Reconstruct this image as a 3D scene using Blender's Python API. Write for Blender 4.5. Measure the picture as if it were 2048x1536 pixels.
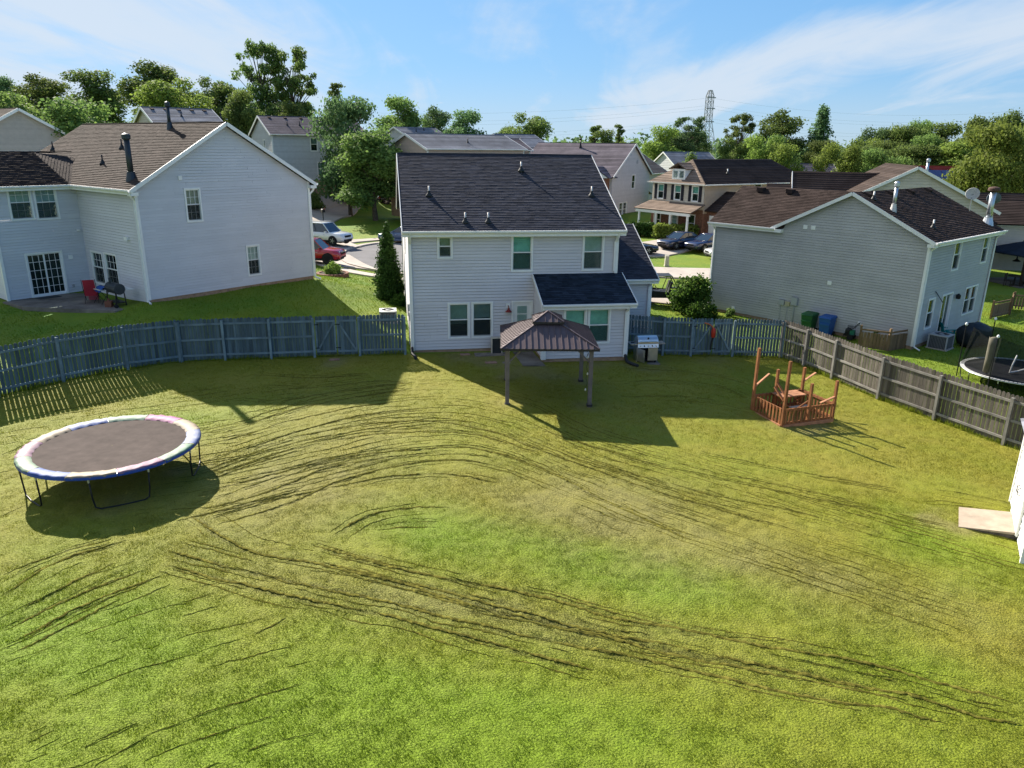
import bpy, math, random
import numpy as np
from mathutils import Matrix, Vector

# ---------------------------------------------------------------- camera, sky, sun, exposure
for o in list(bpy.data.objects): bpy.data.objects.remove(o, do_unlink=True)
scene = bpy.context.scene
COL = scene.collection
random.seed(7); RNG = np.random.default_rng(7)
R_ = math.radians

cam_data = bpy.data.cameras.new('camera'); cam = bpy.data.objects.new('camera', cam_data); COL.objects.link(cam)
cam_data.sensor_width = 36.0; cam_data.lens = 36.0*1500/2048
cam_data.clip_start = 0.1; cam_data.clip_end = 6000
cam.matrix_world = Matrix.Translation((0, 0, 8.7)) @ Matrix.Rotation(R_(90-17.7), 4, 'X') @ Matrix.Rotation(R_(0.71), 4, 'Z')
scene.camera = cam

SUN_EL, SUN_AZ = R_(31.2), R_(-36.0)          # azimuth measured from +Y towards +X
world = bpy.data.worlds.new('World'); scene.world = world; world.use_nodes = True
def build_world():
    nt = world.node_tree; N = nt.nodes; L = nt.links; N.clear()
    out = N.new('ShaderNodeOutputWorld'); bg = N.new('ShaderNodeBackground'); bg.inputs[1].default_value = 0.15
    sky = N.new('ShaderNodeTexSky'); sky.sky_type = 'NISHITA'; sky.sun_disc = False
    sky.sun_elevation = SUN_EL; sky.sun_rotation = SUN_AZ
    sky.altitude = 200; sky.air_density = 1.0; sky.dust_density = 0.35; sky.ozone_density = 2.2
    def m(op, a, b=None, c=None, clamp=False):
        n = N.new('ShaderNodeMath'); n.operation = op; n.use_clamp = clamp
        for i, v in enumerate((a, b, c)):
            if v is None: continue
            if isinstance(v, (int, float)): n.inputs[i].default_value = v
            else: L.new(v, n.inputs[i])
        return n.outputs[0]
    def ramp(v, lo, hi):
        n = N.new('ShaderNodeMapRange'); n.interpolation_type = 'SMOOTHSTEP'; L.new(v, n.inputs[0])
        n.inputs[1].default_value = lo; n.inputs[2].default_value = hi
        return n.outputs[0]
    tc = N.new('ShaderNodeTexCoord'); sp = N.new('ShaderNodeSeparateXYZ'); L.new(tc.outputs['Generated'], sp.inputs[0])
    x, y, z = sp.outputs
    zz = m('ADD', m('MAXIMUM', z, 0.0), 0.10)
    px, py = m('DIVIDE', x, zz), m('DIVIDE', y, zz)
    # thin cirrus on a flat high layer: streaked noise, three scales
    def noise(sx, sy, rot, detail, dist, w):
        cb = N.new('ShaderNodeCombineXYZ'); L.new(px, cb.inputs[0]); L.new(py, cb.inputs[1]); cb.inputs[2].default_value = w
        mp = N.new('ShaderNodeMapping'); L.new(cb.outputs[0], mp.inputs[0]); mp.inputs['Rotation'].default_value = (0, 0, rot); mp.inputs['Scale'].default_value = (sx, sy, 1)
        n = N.new('ShaderNodeTexNoise'); n.inputs['Scale'].default_value = 1; n.inputs['Detail'].default_value = detail
        n.inputs['Roughness'].default_value = 0.58; n.inputs['Distortion'].default_value = dist
        L.new(mp.outputs[0], n.inputs['Vector']); return n.outputs[0]
    az = m('ARCTAN2', x, y)
    n1 = noise(0.42, 0.13, 0.55, 8, 1.6, 1.7); n2 = noise(1.5, 0.34, 0.42, 9, 1.2, 4.1); n3 = noise(3.2, 1.5, 0.1, 7, 0.4, 9.3)
    # a broad veil to the right of the view axis and another to the left, clear blue between
    el = m('ARCSINE', z)
    line = m('MULTIPLY_ADD', az, -0.21, el)                     # rises towards the right
    band = m('MULTIPLY', ramp(m('ABSOLUTE', m('SUBTRACT', line, 0.015)), 0.075, 0.0), ramp(az, -0.12, 0.16))
    leftv = m('MULTIPLY', ramp(az, -0.10, -0.42), ramp(el, -0.02, 0.07))
    veil = m('MAXIMUM', band, leftv)
    c = m('ADD', m('MULTIPLY', n1, 0.9), m('MULTIPLY', n2, 0.75))
    c = m('ADD', c, m('MULTIPLY_ADD', veil, 0.30, -0.30))
    dens = ramp(c, 0.50, 0.92)
    puff = m('MULTIPLY', ramp(n3, 0.63, 0.76), ramp(m('ABSOLUTE', m('SUBTRACT', line, 0.075)), 0.06, 0.0))
    dens = m('MAXIMUM', m('MULTIPLY', dens, 0.80), m('MULTIPLY', puff, 0.75))
    horizon = m('MULTIPLY', ramp(el, 0.10, -0.01), 0.42)
    dens = m('MAXIMUM', dens, horizon)
    hsv = N.new('ShaderNodeHueSaturation'); hsv.inputs['Saturation'].default_value = 1.12; hsv.inputs['Value'].default_value = 1.0
    # the sky's long bright horizon is rolled off evenly over the whole dome: c / (1 + k c)
    mulk = N.new('ShaderNodeVectorMath'); mulk.operation = 'MULTIPLY_ADD'; L.new(sky.outputs[0], mulk.inputs[0]); mulk.inputs[1].default_value = (.26,)*3; mulk.inputs[2].default_value = (1, 1, 1)
    dv = N.new('ShaderNodeVectorMath'); dv.operation = 'DIVIDE'; L.new(sky.outputs[0], dv.inputs[0]); L.new(mulk.outputs[0], dv.inputs[1])
    L.new(dv.outputs[0], hsv.inputs['Color'])
    tintn = N.new('ShaderNodeMix'); tintn.data_type = 'RGBA'; tintn.blend_type = 'MULTIPLY'; tintn.inputs[0].default_value = 1
    L.new(hsv.outputs[0], tintn.inputs[6]); tintn.inputs[7].default_value = (0.35, 0.585, 0.875, 1)
    mix = N.new('ShaderNodeMix'); mix.data_type = 'RGBA'; L.new(dens, mix.inputs[0])
    L.new(tintn.outputs[2], mix.inputs[6]); mix.inputs[7].default_value = (1.72, 1.90, 2.12, 1)
    L.new(mix.outputs[2], bg.inputs[0]); L.new(bg.outputs[0], out.inputs[0])
build_world()

sd = bpy.data.lights.new('sun', 'SUN'); sd.energy = 4.5; sd.angle = R_(0.55); sd.color = (1.0, 0.92, 0.80)
sun = bpy.data.objects.new('sun', sd); COL.objects.link(sun)
sun_dir = Vector((math.sin(SUN_AZ)*math.cos(SUN_EL), math.cos(SUN_AZ)*math.cos(SUN_EL), math.sin(SUN_EL)))
sun.rotation_euler = (-sun_dir).to_track_quat('-Z', 'Y').to_euler(); sun.location = sun_dir*60

vs = scene.view_settings
vs.view_transform = 'Standard'; vs.look = 'None'; vs.gamma = 1.0; vs.use_curve_mapping = False; vs.exposure = 1.50
scene.render.engine = 'CYCLES'
scene.cycles.max_bounces = 6; scene.cycles.transparent_max_bounces = 12
scene.cycles.sample_clamp_indirect = 6

# ---------------------------------------------------------------- helpers
def tag(o, label=None, cat=None, group=None, kind=None):
    if label: o['label'] = label
    if cat: o['category'] = cat
    if group: o['group'] = group
    if kind: o['kind'] = kind
    return o
def empty(name, loc=(0, 0, 0), rz=0.0, label=None, cat=None, group=None):
    o = bpy.data.objects.new(name, None); COL.objects.link(o)
    o.location = loc; o.rotation_euler = (0, 0, rz); o.empty_display_size = 0.3
    return tag(o, label, cat, group)
def copy_tree(o, parent=None):
    c = o.copy(); COL.objects.link(c); c.parent = parent
    for ch in list(o.children): copy_tree(ch, c)
    return c
class MB:
    def __init__(s): s.v = []; s.f = []; s.t = []
    def face(s, pts, t=None):
        n = len(s.v); s.v += [tuple(p) for p in pts]; s.f.append(tuple(range(n, n+len(pts)))); s.t.append(t if t is not None else 0.5); return s
    def hexa(s, p, t=None):      # p: 4 bottom (ccw) + 4 top
        n = len(s.v); s.v += [tuple(q) for q in p]
        for f in ((3, 2, 1, 0), (4, 5, 6, 7), (0, 1, 5, 4), (1, 2, 6, 5), (2, 3, 7, 6), (3, 0, 4, 7)):
            s.f.append(tuple(n+i for i in f)); s.t.append(t if t is not None else 0.5)
        return s
    def box(s, x0, x1, y0, y1, z0, z1, M=None, t=None):
        p = [(x0, y0, z0), (x1, y0, z0), (x1, y1, z0), (x0, y1, z0), (x0, y0, z1), (x1, y0, z1), (x1, y1, z1), (x0, y1, z1)]
        if M: p = [M @ Vector(q) for q in p]
        return s.hexa(p, t)
    def bar(s, a, b, w, h, up=(0, 0, 1), t=None):     # rectangular bar from a to b
        a = Vector(a); b = Vector(b); d = (b-a).normalized(); u = Vector(up)
        if abs(d.dot(u)) > 0.98: u = Vector((0, 1, 0))
        sx = d.cross(u).normalized(); sy = sx.cross(d).normalized()
        q = [sx*(-w/2)+sy*(-h/2), sx*(w/2)+sy*(-h/2), sx*(w/2)+sy*(h/2), sx*(-w/2)+sy*(h/2)]
        return s.hexa([a+k for k in q]+[b+k for k in q], t)
    def tube(s, pts, r, n=8, cap=True, closed=False):
        pts = [Vector(p) for p in pts]; rr = r if isinstance(r, (list, tuple)) else [r]*len(pts)
        base = len(s.v); prev = None; m = len(pts)
        for i, p in enumerate(pts):
            if closed: d = pts[(i+1) % m]-pts[(i-1) % m]
            else: d = pts[min(i+1, m-1)]-pts[max(i-1, 0)]
            d.normalize()
            if prev is None:
                u = Vector((0, 0, 1)) if abs(d.z) < 0.9 else Vector((1, 0, 0)); sx = d.cross(u).normalized()
            else: sx = (prev - d*prev.dot(d)).normalized()
            prev = sx; sy = d.cross(sx)
            for k in range(n):
                a = 2*math.pi*k/n; s.v.append(tuple(p+sx*(rr[i]*math.cos(a))+sy*(rr[i]*math.sin(a))))
        for i in range(m if closed else m-1):
            j = (i+1) % m
            for k in range(n):
                k2 = (k+1) % n
                s.f.append((base+i*n+k, base+i*n+k2, base+j*n+k2, base+j*n+k)); s.t.append(0.5)
        if cap and not closed:
            s.f.append(tuple(base+k for k in range(n))[::-1]); s.f.append(tuple(base+(m-1)*n+k for k in range(n))); s.t += [0.5, 0.5]
        return s
    def lathe(s, prof, n=16, c=(0, 0, 0), M=None):
        base = len(s.v)
        for r, z in prof:
            for k in range(n):
                a = 2*math.pi*k/n; p = Vector((c[0]+r*math.cos(a), c[1]+r*math.sin(a), c[2]+z))
                s.v.append(tuple(M @ p if M else p))
        for i in range(len(prof)-1):
            for k in range(n):
                k2 = (k+1) % n; s.f.append((base+i*n+k, base+i*n+k2, base+(i+1)*n+k2, base+(i+1)*n+k)); s.t.append(0.5)
        s.f.append(tuple(base+k for k in range(n))[::-1]); s.t.append(0.5)
        q = base+(len(prof)-1)*n; s.f.append(tuple(q+k for k in range(n))); s.t.append(0.5)
        return s
    def loft(s, rings, cap=True, closed=True):
        base = len(s.v); n = len(rings[0])
        for r in rings: s.v += [tuple(p) for p in r]
        for i in range(len(rings)-1):
            for k in range(n if closed else n-1):
                k2 = (k+1) % n; s.f.append((base+i*n+k, base+i*n+k2, base+(i+1)*n+k2, base+(i+1)*n+k)); s.t.append(0.5)
        if cap and closed:
            s.f.append(tuple(base+k for k in range(n))[::-1]); q = base+(len(rings)-1)*n; s.f.append(tuple(q+k for k in range(n))); s.t += [0.5, 0.5]
        return s
    def prism(s, poly, h0, h1, fn):     # poly of 2-D points, fn(u, v, h) -> 3-D
        n = len(poly); base = len(s.v)
        s.v += [tuple(fn(u, v, h0)) for u, v in poly]+[tuple(fn(u, v, h1)) for u, v in poly]
        s.f.append(tuple(range(base, base+n))[::-1]); s.f.append(tuple(range(base+n, base+2*n))); s.t += [0.5, 0.5]
        for k in range(n):
            k2 = (k+1) % n; s.f.append((base+k, base+k2, base+n+k2, base+n+k)); s.t.append(0.5)
        return s
    def mesh(s, name):
        me = bpy.data.meshes.new(name); me.from_pydata(s.v, [], s.f)
        return me
    def build(s, name, mat, parent=None, smooth=False, kind=None, tint=False, loc=None, label=None, cat=None, group=None, rz=None):
        me = s.mesh(name)
        if mat: me.materials.append(mat)
        if tint:
            a = me.attributes.new('tint', 'FLOAT', 'FACE'); a.data.foreach_set('value', s.t)
        if smooth: me.polygons.foreach_set('use_smooth', [True]*len(me.polygons))
        return link(name, me, parent, kind, loc, label, cat, group, rz)
def link(name, me, parent=None, kind=None, loc=None, label=None, cat=None, group=None, rz=None):
    o = bpy.data.objects.new(name, me); COL.objects.link(o)
    if parent: o.parent = parent
    if loc is not None: o.location = loc
    if rz is not None: o.rotation_euler = (0, 0, rz)
    return tag(o, label, cat, group, kind)
def np_mesh(name, V, Fc, k, mat, attrs=None):        # V (n,3), Fc (m,k)
    me = bpy.data.meshes.new(name); n, m = len(V), len(Fc)
    me.vertices.add(n); me.vertices.foreach_set('co', np.ascontiguousarray(V, np.float32).ravel())
    me.loops.add(m*k); me.loops.foreach_set('vertex_index', np.ascontiguousarray(Fc, np.int32).ravel())
    me.polygons.add(m); me.polygons.foreach_set('loop_start', np.arange(0, m*k, k, dtype=np.int32))
    if mat: me.materials.append(mat)
    for an, arr in (attrs or {}).items():
        if arr.ndim == 2:
            a = me.attributes.new(an, 'FLOAT_COLOR', 'POINT'); full = np.ones((n, 4), np.float32); full[:, :arr.shape[1]] = arr; a.data.foreach_set('color', full.ravel())
        else:
            a = me.attributes.new(an, 'FLOAT', 'POINT'); a.data.foreach_set('value', arr.astype(np.float32))
    me.update(calc_edges=True); me.validate()
    return me
def sm_all(me): me.polygons.foreach_set('use_smooth', [True]*len(me.polygons)); return me

# ---------------------------------------------------------------- materials
def new_mat(name):
    m = bpy.data.materials.new(name); m.use_nodes = True; nt = m.node_tree
    return m, nt.nodes, nt.links, nt.nodes['Principled BSDF']
def rgba(c): return (c[0], c[1], c[2], 1)
def mat(name, col, rough=0.6, var=0.12, scale=3.0, bump=0.0, bscale=40.0, metal=0.0, objrand=0.0, tint=0.0, col2=None, aniso=None, spec=0.22, coat=0.0, detail=5):
    m, N, L, B = new_mat(name)
    B.inputs['Roughness'].default_value = rough; B.inputs['Metallic'].default_value = metal
    B.inputs['Specular IOR Level'].default_value = spec; B.inputs['Coat Weight'].default_value = coat
    g = N.new('ShaderNodeNewGeometry'); tc = N.new('ShaderNodeTexCoord')
    mp = N.new('ShaderNodeMapping'); L.new(tc.outputs['Object'], mp.inputs[0])
    if aniso: mp.inputs['Scale'].default_value = aniso
    oi = N.new('ShaderNodeObjectInfo')
    ad = N.new('ShaderNodeVectorMath'); ad.operation = 'ADD'; L.new(mp.outputs[0], ad.inputs[0])
    cm = N.new('ShaderNodeMath'); cm.operation = 'MULTIPLY'; L.new(oi.outputs['Random'], cm.inputs[0]); cm.inputs[1].default_value = 37.0
    L.new(cm.outputs[0], ad.inputs[1])
    no = N.new('ShaderNodeTexNoise'); no.inputs['Scale'].default_value = scale; no.inputs['Detail'].default_value = detail; no.inputs['Roughness'].default_value = 0.62
    L.new(ad.outputs[0], no.inputs['Vector'])
    mr = N.new('ShaderNodeMapRange'); L.new(no.outputs[0], mr.inputs[0]); mr.inputs[1].default_value = 0.28; mr.inputs[2].default_value = 0.72
    c2 = col2 or tuple(min(1, x*(1-2*var)) for x in col); c1 = col if col2 else tuple(min(1, x*(1+var)) for x in col)
    mix = N.new('ShaderNodeMix'); mix.data_type = 'RGBA'; L.new(mr.outputs[0], mix.inputs[0]); mix.inputs[6].default_value = rgba(c2); mix.inputs[7].default_value = rgba(c1)
    last = mix.outputs[2]
    def mul(last, src, amt):
        q = N.new('ShaderNodeMath'); q.operation = 'MULTIPLY_ADD'; L.new(src, q.inputs[0]); q.inputs[1].default_value = 2*amt; q.inputs[2].default_value = 1-amt
        x = N.new('ShaderNodeMix'); x.data_type = 'RGBA'; x.blend_type = 'MULTIPLY'; x.inputs[0].default_value = 1
        L.new(last, x.inputs[6]); L.new(q.outputs[0], x.inputs[7]); return x.outputs[2]
    if objrand: last = mul(last, oi.outputs['Random'], objrand)
    if tint:
        at = N.new('ShaderNodeAttribute'); at.attribute_name = 'tint'; last = mul(last, at.outputs['Fac'], tint)
    L.new(last, B.inputs['Base Color'])
    if bump:
        n2 = N.new('ShaderNodeTexNoise'); n2.inputs['Scale'].default_value = bscale; n2.inputs['Detail'].default_value = 4; L.new(ad.outputs[0], n2.inputs['Vector'])
        bp = N.new('ShaderNodeBump'); bp.inputs['Strength'].default_value = bump; bp.inputs['Distance'].default_value = 0.02
        L.new(n2.outputs[0], bp.inputs['Height']); L.new(bp.outputs[0], B.inputs['Normal'])
    return m
def glass_mat(name, tint=(0.80, 0.88, 0.87), gloss=0.24):
    m, N, L, B = new_mat(name); N.remove(B); out = N['Material Output']
    tr = N.new('ShaderNodeBsdfTransparent'); tr.inputs[0].default_value = rgba(tint)
    gl = N.new('ShaderNodeBsdfGlossy'); gl.inputs['Roughness'].default_value = 0.03; gl.inputs[0].default_value = (0.9, 0.95, 0.95, 1)
    lw = N.new('ShaderNodeLayerWeight'); lw.inputs[0].default_value = gloss
    mx = N.new('ShaderNodeMixShader'); L.new(lw.outputs['Fresnel'], mx.inputs[0]); L.new(tr.outputs[0], mx.inputs[1]); L.new(gl.outputs[0], mx.inputs[2])
    L.new(mx.outputs[0], out.inputs[0]); return m
def leaf_mat(name, c1, c2, trans=0.45):
    m, N, L, B = new_mat(name); out = N['Material Output']
    at = N.new('ShaderNodeAttribute'); at.attribute_name = 'tint'; oi = N.new('ShaderNodeObjectInfo')
    mix = N.new('ShaderNodeMix'); mix.data_type = 'RGBA'; L.new(at.outputs['Fac'], mix.inputs[0]); mix.inputs[6].default_value = rgba(c1); mix.inputs[7].default_value = rgba(c2)
    hs = N.new('ShaderNodeHueSaturation'); L.new(mix.outputs[2], hs.inputs['Color'])
    q = N.new('ShaderNodeMath'); q.operation = 'MULTIPLY_ADD'; L.new(oi.outputs['Random'], q.inputs[0]); q.inputs[1].default_value = 0.03; q.inputs[2].default_value = 0.495; L.new(q.outputs[0], hs.inputs['Hue'])
    q2 = N.new('ShaderNodeMath'); q2.operation = 'MULTIPLY_ADD'; L.new(oi.outputs['Random'], q2.inputs[0]); q2.inputs[1].default_value = 0.5; q2.inputs[2].default_value = 0.75; L.new(q2.outputs[0], hs.inputs['Value'])
    L.new(hs.outputs[0], B.inputs['Base Color']); B.inputs['Roughness'].default_value = 0.7; B.inputs['Specular IOR Level'].default_value = 0.12
    tl = N.new('ShaderNodeBsdfTranslucent'); L.new(hs.outputs[0], tl.inputs[0])
    mx = N.new('ShaderNodeMixShader'); mx.inputs[0].default_value = trans; L.new(B.outputs[0], mx.inputs[1]); L.new(tl.outputs[0], mx.inputs[2]); L.new(mx.outputs[0], out.inputs[0])
    return m

WHITE = mat('white_trim', (0.78, 0.78, 0.76), 0.45, 0.04, 2.0)
SID_MAIN = mat('siding_lavender_grey', (0.60, 0.578, 0.595), 0.55, 0.035, 0.5, bump=0.05, bscale=60, tint=0.035)
SID_LEFT = mat('siding_blue_grey', (0.595, 0.595, 0.62), 0.55, 0.035, 0.5, bump=0.05, bscale=60, tint=0.035)
SID_RIGHT = mat('siding_stone_grey', (0.43, 0.425, 0.415), 0.55, 0.07, 0.6, bump=0.05, bscale=60, tint=0.045)
SH_DARK = mat('shingles_charcoal', (0.055, 0.057, 0.072), 0.85, 0.13, 1.2, bump=0.5, bscale=55, tint=0.22, spec=0.04)
SH_BLUE = mat('shingles_slate_blue', (0.030, 0.042, 0.062), 0.85, 0.2, 1.2, bump=0.5, bscale=55, tint=0.32, spec=0.04)
SH_BROWN = mat('shingles_brown', (0.072, 0.055, 0.047), 0.88, 0.15, 0.7, bump=0.5, bscale=55, tint=0.22, spec=0.04)
SH_DBROWN = mat('shingles_dark_brown', (0.056, 0.041, 0.036), 0.88, 0.2, 0.6, bump=0.5, bscale=55, tint=0.22, spec=0.04)
SH_GREY = mat('shingles_grey', (0.23, 0.235, 0.26), 0.88, 0.15, 0.7, bump=0.4, bscale=50, tint=0.3, spec=0.04)
SH_MAUVE = mat('shingles_mauve', (0.15, 0.13, 0.145), 0.88, 0.15, 0.7, bump=0.4, bscale=50, tint=0.3, spec=0.04)
SH_TAN = mat('shingles_tan', (0.20, 0.155, 0.125), 0.88, 0.15, 0.7, bump=0.4, bscale=50, tint=0.3, spec=0.04)
SH_RED = mat('shingles_red', (0.30, 0.05, 0.04), 0.85, 0.15, 0.7, tint=0.2, spec=0.04)
BRICKF = mat('foundation_clay', (0.36, 0.24, 0.16), 0.9, 0.18, 5.0, bump=0.3)
BRICK = mat('brick_red', (0.24, 0.12, 0.08), 0.9, 0.3, 9.0, bump=0.4)
CONC = mat('concrete', (0.42, 0.37, 0.32), 0.9, 0.10, 0.8, bump=0.15)
CONC_D = mat('concrete_stained', (0.19, 0.165, 0.14), 0.9, 0.3, 1.0, bump=0.2)
ASPH = mat('asphalt', (0.15, 0.145, 0.15), 0.92, 0.12, 0.7, bump=0.25)
GLASS = glass_mat('window_glass')
GLASS_G = glass_mat('window_glass_green_reflection', (0.80, 0.92, 0.89), 0.2)  # green tint stands for greenish reflections in the panes
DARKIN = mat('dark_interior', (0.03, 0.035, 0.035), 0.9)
BLIND_W = mat('blind_white', (0.66, 0.70, 0.66), 0.6)
BLIND_REFL = mat('blind_teal_reflection', (0.42, 0.66, 0.60), 0.6)  # teal puts the panes' reflections into the blind colour
BLIND_B = mat('blind_beige', (0.50, 0.48, 0.36), 0.6)
BLIND_G = mat('blind_grey', (0.30, 0.34, 0.34), 0.6)
BLACKM = mat('black_metal', (0.022, 0.022, 0.025), 0.4, 0.1, metal=0.3)
DKMET = mat('dark_metal_pipe', (0.05, 0.06, 0.07), 0.45, 0.1, metal=0.5)
GALV = mat('galvanised', (0.50, 0.53, 0.56), 0.38, 0.10, 4.0, metal=0.75)
STEEL = mat('stainless', (0.62, 0.60, 0.58), 0.30, 0.06, 3.0, metal=0.9)
GREYM = mat('grey_box', (0.36, 0.37, 0.38), 0.5, 0.06)
LEAD = mat('pipe_flashing', (0.62, 0.60, 0.58), 0.55, 0.1, metal=0.2)
RUBBER = mat('tyre_rubber', (0.02, 0.02, 0.02), 0.8)
WOODGREY = mat('fence_wood_grey', (0.135, 0.118, 0.098), 0.9, 0.22, 2.0, bump=0.4, bscale=30, objrand=0.34, aniso=(6, 6, 0.6))
WOODSHADE = mat('fence_wood_sky_shade', (0.095, 0.135, 0.155), 0.9, 0.2, 2.0, bump=0.4, bscale=30, objrand=0.32, aniso=(6, 6, 0.6))  # grey wood with the blue of sky-lit shade put into its colour
RAILGREY = mat('fence_rail_grey', (0.26, 0.245, 0.22), 0.9, 0.2, 2.0, bump=0.3, objrand=0.12)
RAILSHADE = mat('fence_rail_sky_shade', (0.165, 0.225, 0.25), 0.9, 0.2, 2.0, bump=0.3, objrand=0.12)  # rails carry the same painted blue shade
WOODBRN = mat('fence_wood_brown', (0.20, 0.13, 0.075), 0.9, 0.2, 2.0, bump=0.3, objrand=0.2, aniso=(6, 6, 0.6))
REDWOOD = mat('stained_redwood', (0.30, 0.12, 0.045), 0.75, 0.25, 3.0, bump=0.3, objrand=0.18, aniso=(4, 4, 1))
REDWOOD2 = mat('faded_redwood', (0.40, 0.19, 0.10), 0.8, 0.2, 3.0, bump=0.3, objrand=0.15)
PLY = mat('weathered_plywood', (0.34, 0.28, 0.215), 0.9, 0.14, 2.5, bump=0.2)
BLACKP = mat('black_plastic', (0.025, 0.028, 0.03), 0.5)

def screen_mat():
    m, N, L, B = new_mat('insect_screen'); N.remove(B); tr = N.new('ShaderNodeBsdfTransparent'); df = N.new('ShaderNodeBsdfDiffuse'); df.inputs[0].default_value = (.035, .045, .045, 1)
    mx = N.new('ShaderNodeMixShader'); mx.inputs[0].default_value = .58; L.new(tr.outputs[0], mx.inputs[1]); L.new(df.outputs[0], mx.inputs[2]); L.new(mx.outputs[0], N['Material Output'].inputs[0]); return m
SCREEN = screen_mat()
# ---------------------------------------------------------------- terrain
CTRL = np.array([(-20,25,-.4),(-11,19,-.35),(0,12,-.35),(0,25,-.3),(-9,31,-.36),(-14.3,31,-.38),(-4.5,32,-.28),(4.8,32,-.36),(6.2,32.5,-.5),(7,33.9,-.62),(12.9,34.6,-.87),(15,29,-1.02),(17.3,24.4,-1.14),(12.5,16,-.78),
 (0,0,-.35),(-25,0,-.4),(25,0,-1.2),(9.7,25.6,-.8),(12,18,-.78),(-26,20,-.3),
 (-17.4,35.1,1.28),(-14,40,1.3),(-11.3,43.2,1.22),(-19,36.5,1.15),(-22.3,39.3,1.1),(-24.7,36.2,1.05),(-20,33.3,.75),(-30,38,1.3),(-30,30,.4),(-24,30,.35),(-16.5,32,.45),(-12.5,34.5,.25),(-9,35,-.1),
 (-5,38,-.22),(-5,45,-.18),(-7.3,43.5,-.1),(5,45,-.5),(8,39,-.6),(10.7,43.9,-.78),
 (12,45.6,-.88),(20,36.5,-.9),(27,42.7,-.9),(21,32,-.98),(30,46,-.95),(38,57,-.95),(35,35,-1.05),(17,40,-.9),
 (-12,63,-.1),(-14,65,-.05),(-16,74,.05),(-19.5,81,.45),(-15.2,84.3,.75),(-22,94,.75),(-16.5,104,.9),(-26,92,1.6),(-29,93,4.9),(-23,97,5.4),(-33,75,4.0),(-12.5,49.5,.3),(-13,57,-.15),(-8.5,54,-.2),
 (12,57,-.7),(15,62,-.7),(16,70,-.65),(14.5,81,-.35),(18,75,-.1),(9.6,88,.35),(15.6,90,1.1),(0,60,-.3),(0,70,-.2),(-35,55,2.8),(-40,80,4.5),(-40,105,5.5),(-10,112,2.5),(0,122,2.2),(25,112,.3),(33,62,-.95),(42,75,-1.0),(55,100,-1.0),
 (0,200,2.5),(80,150,-.5),(-80,110,7.5),(-80,200,9.5),(-50,130,7.5),(60,210,0),(120,120,-2),(-120,60,6)], float)
def _phi(r): return r
_d = np.hypot(CTRL[:, None, 0]-CTRL[None, :, 0], CTRL[:, None, 1]-CTRL[None, :, 1])
_n = len(CTRL); _A = np.zeros((_n+1, _n+1)); _A[:_n, :_n] = -_phi(_d)-0.05*np.eye(_n)*-1; _A[:_n, _n] = 1; _A[_n, :_n] = 1
_w = np.linalg.solve(_A, np.append(CTRL[:, 2], 0))
def T(x, y):
    x = np.asarray(x, float); y = np.asarray(y, float); sh = x.shape; xf, yf = x.ravel(), y.ravel(); out = np.empty(len(xf))
    for i in range(0, len(xf), 60000):
        r = np.hypot(xf[i:i+60000, None]-CTRL[None, :, 0], yf[i:i+60000, None]-CTRL[None, :, 1]); out[i:i+60000] = -_phi(r) @ _w[:_n]+_w[_n]
    rad = np.hypot(xf, yf-60); k = np.clip((rad-170)/260, 0, 1); k = k*k*(3-2*k)
    return (out*(1-k)+(-1.0)*k).reshape(sh)
def Tz(x, y): return float(T(np.array([x]), np.array([y]))[0])
def vnoise(x, y, scale, seed):
    rg = np.random.default_rng(seed).random((256, 256)); x = x/scale; y = y/scale
    xi = np.floor(x).astype(int); yi = np.floor(y).astype(int); fx = x-xi; fy = y-yi; fx = fx*fx*(3-2*fx); fy = fy*fy*(3-2*fy)
    a = rg[xi & 255, yi & 255]; b = rg[(xi+1) & 255, yi & 255]; c = rg[xi & 255, (yi+1) & 255]; d = rg[(xi+1) & 255, (yi+1) & 255]
    return (a*(1-fx)+b*fx)*(1-fy)+(c*(1-fx)+d*fx)*fy
# back-yard outline (inside the fence)
FL = [(-20.6, 23.9), (-18.85, 26.0), (-17.4, 27.65), (-15.75, 29.35), (-14.25, 31.0), (-12.4, 31.22), (-10.5, 31.5), (-8.7, 31.85), (-6.75, 32.1), (-4.78, 32.32)]
FR = [(5.30, 33.72), (7.0, 33.92), (8.35, 34.08), (10.4, 34.4), (12.85, 34.7), (13.5, 33.3), (14.1, 31.55), (15.0, 29.1), (16.1, 26.85), (17.3, 24.5), (18.6, 22.0), (19.7, 19.6)]
def in_poly(x, y, poly):
    r = np.zeros(x.shape, bool); n = len(poly)
    for i in range(n):
        x0, y0 = poly[i]; x1, y1 = poly[(i+1) % n]
        c = ((y0 > y) != (y1 > y)) & (x < (x1-x0)*(y-y0)/(y1-y0+1e-12)+x0); r ^= c
    return r
YARD = [(-26, 2), (-24, 20)]+FL+FR+[(26, 2)]
# ---- mowing: windrows of cut grass as polylines on the lawn (metres)
GX0, GX1, GY0, GY1, GS = -21.0, 20.0, 6.0, 36.0, 0.05
NGX, NGY = int((GX1-GX0)/GS), int((GY1-GY0)/GS)
MOW = np.zeros((NGX, NGY), np.float32)
def smooth_curve(P, step=0.04):
    P = np.array(P, float); n = len(P); t = np.concatenate([[0], np.cumsum(np.hypot(*np.diff(P, axis=0).T))])
    m = np.gradient(P, t, axis=0); q = np.arange(0, t[-1], step); i = np.clip(np.searchsorted(t, q, 'right')-1, 0, n-2)
    h = t[i+1]-t[i]; u = ((q-t[i])/h)[:, None]; h = h[:, None]
    return (2*u**3-3*u**2+1)*P[i]+(u**3-2*u**2+u)*h*m[i]+(-2*u**3+3*u**2)*P[i+1]+(u**3-u**2)*h*m[i+1]
def fade(C):           # wheel tracks press harder on the left-hand turns
    return np.clip(1.0-.09*(C[:, 0]-1.5), .42, 1.0)
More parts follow.
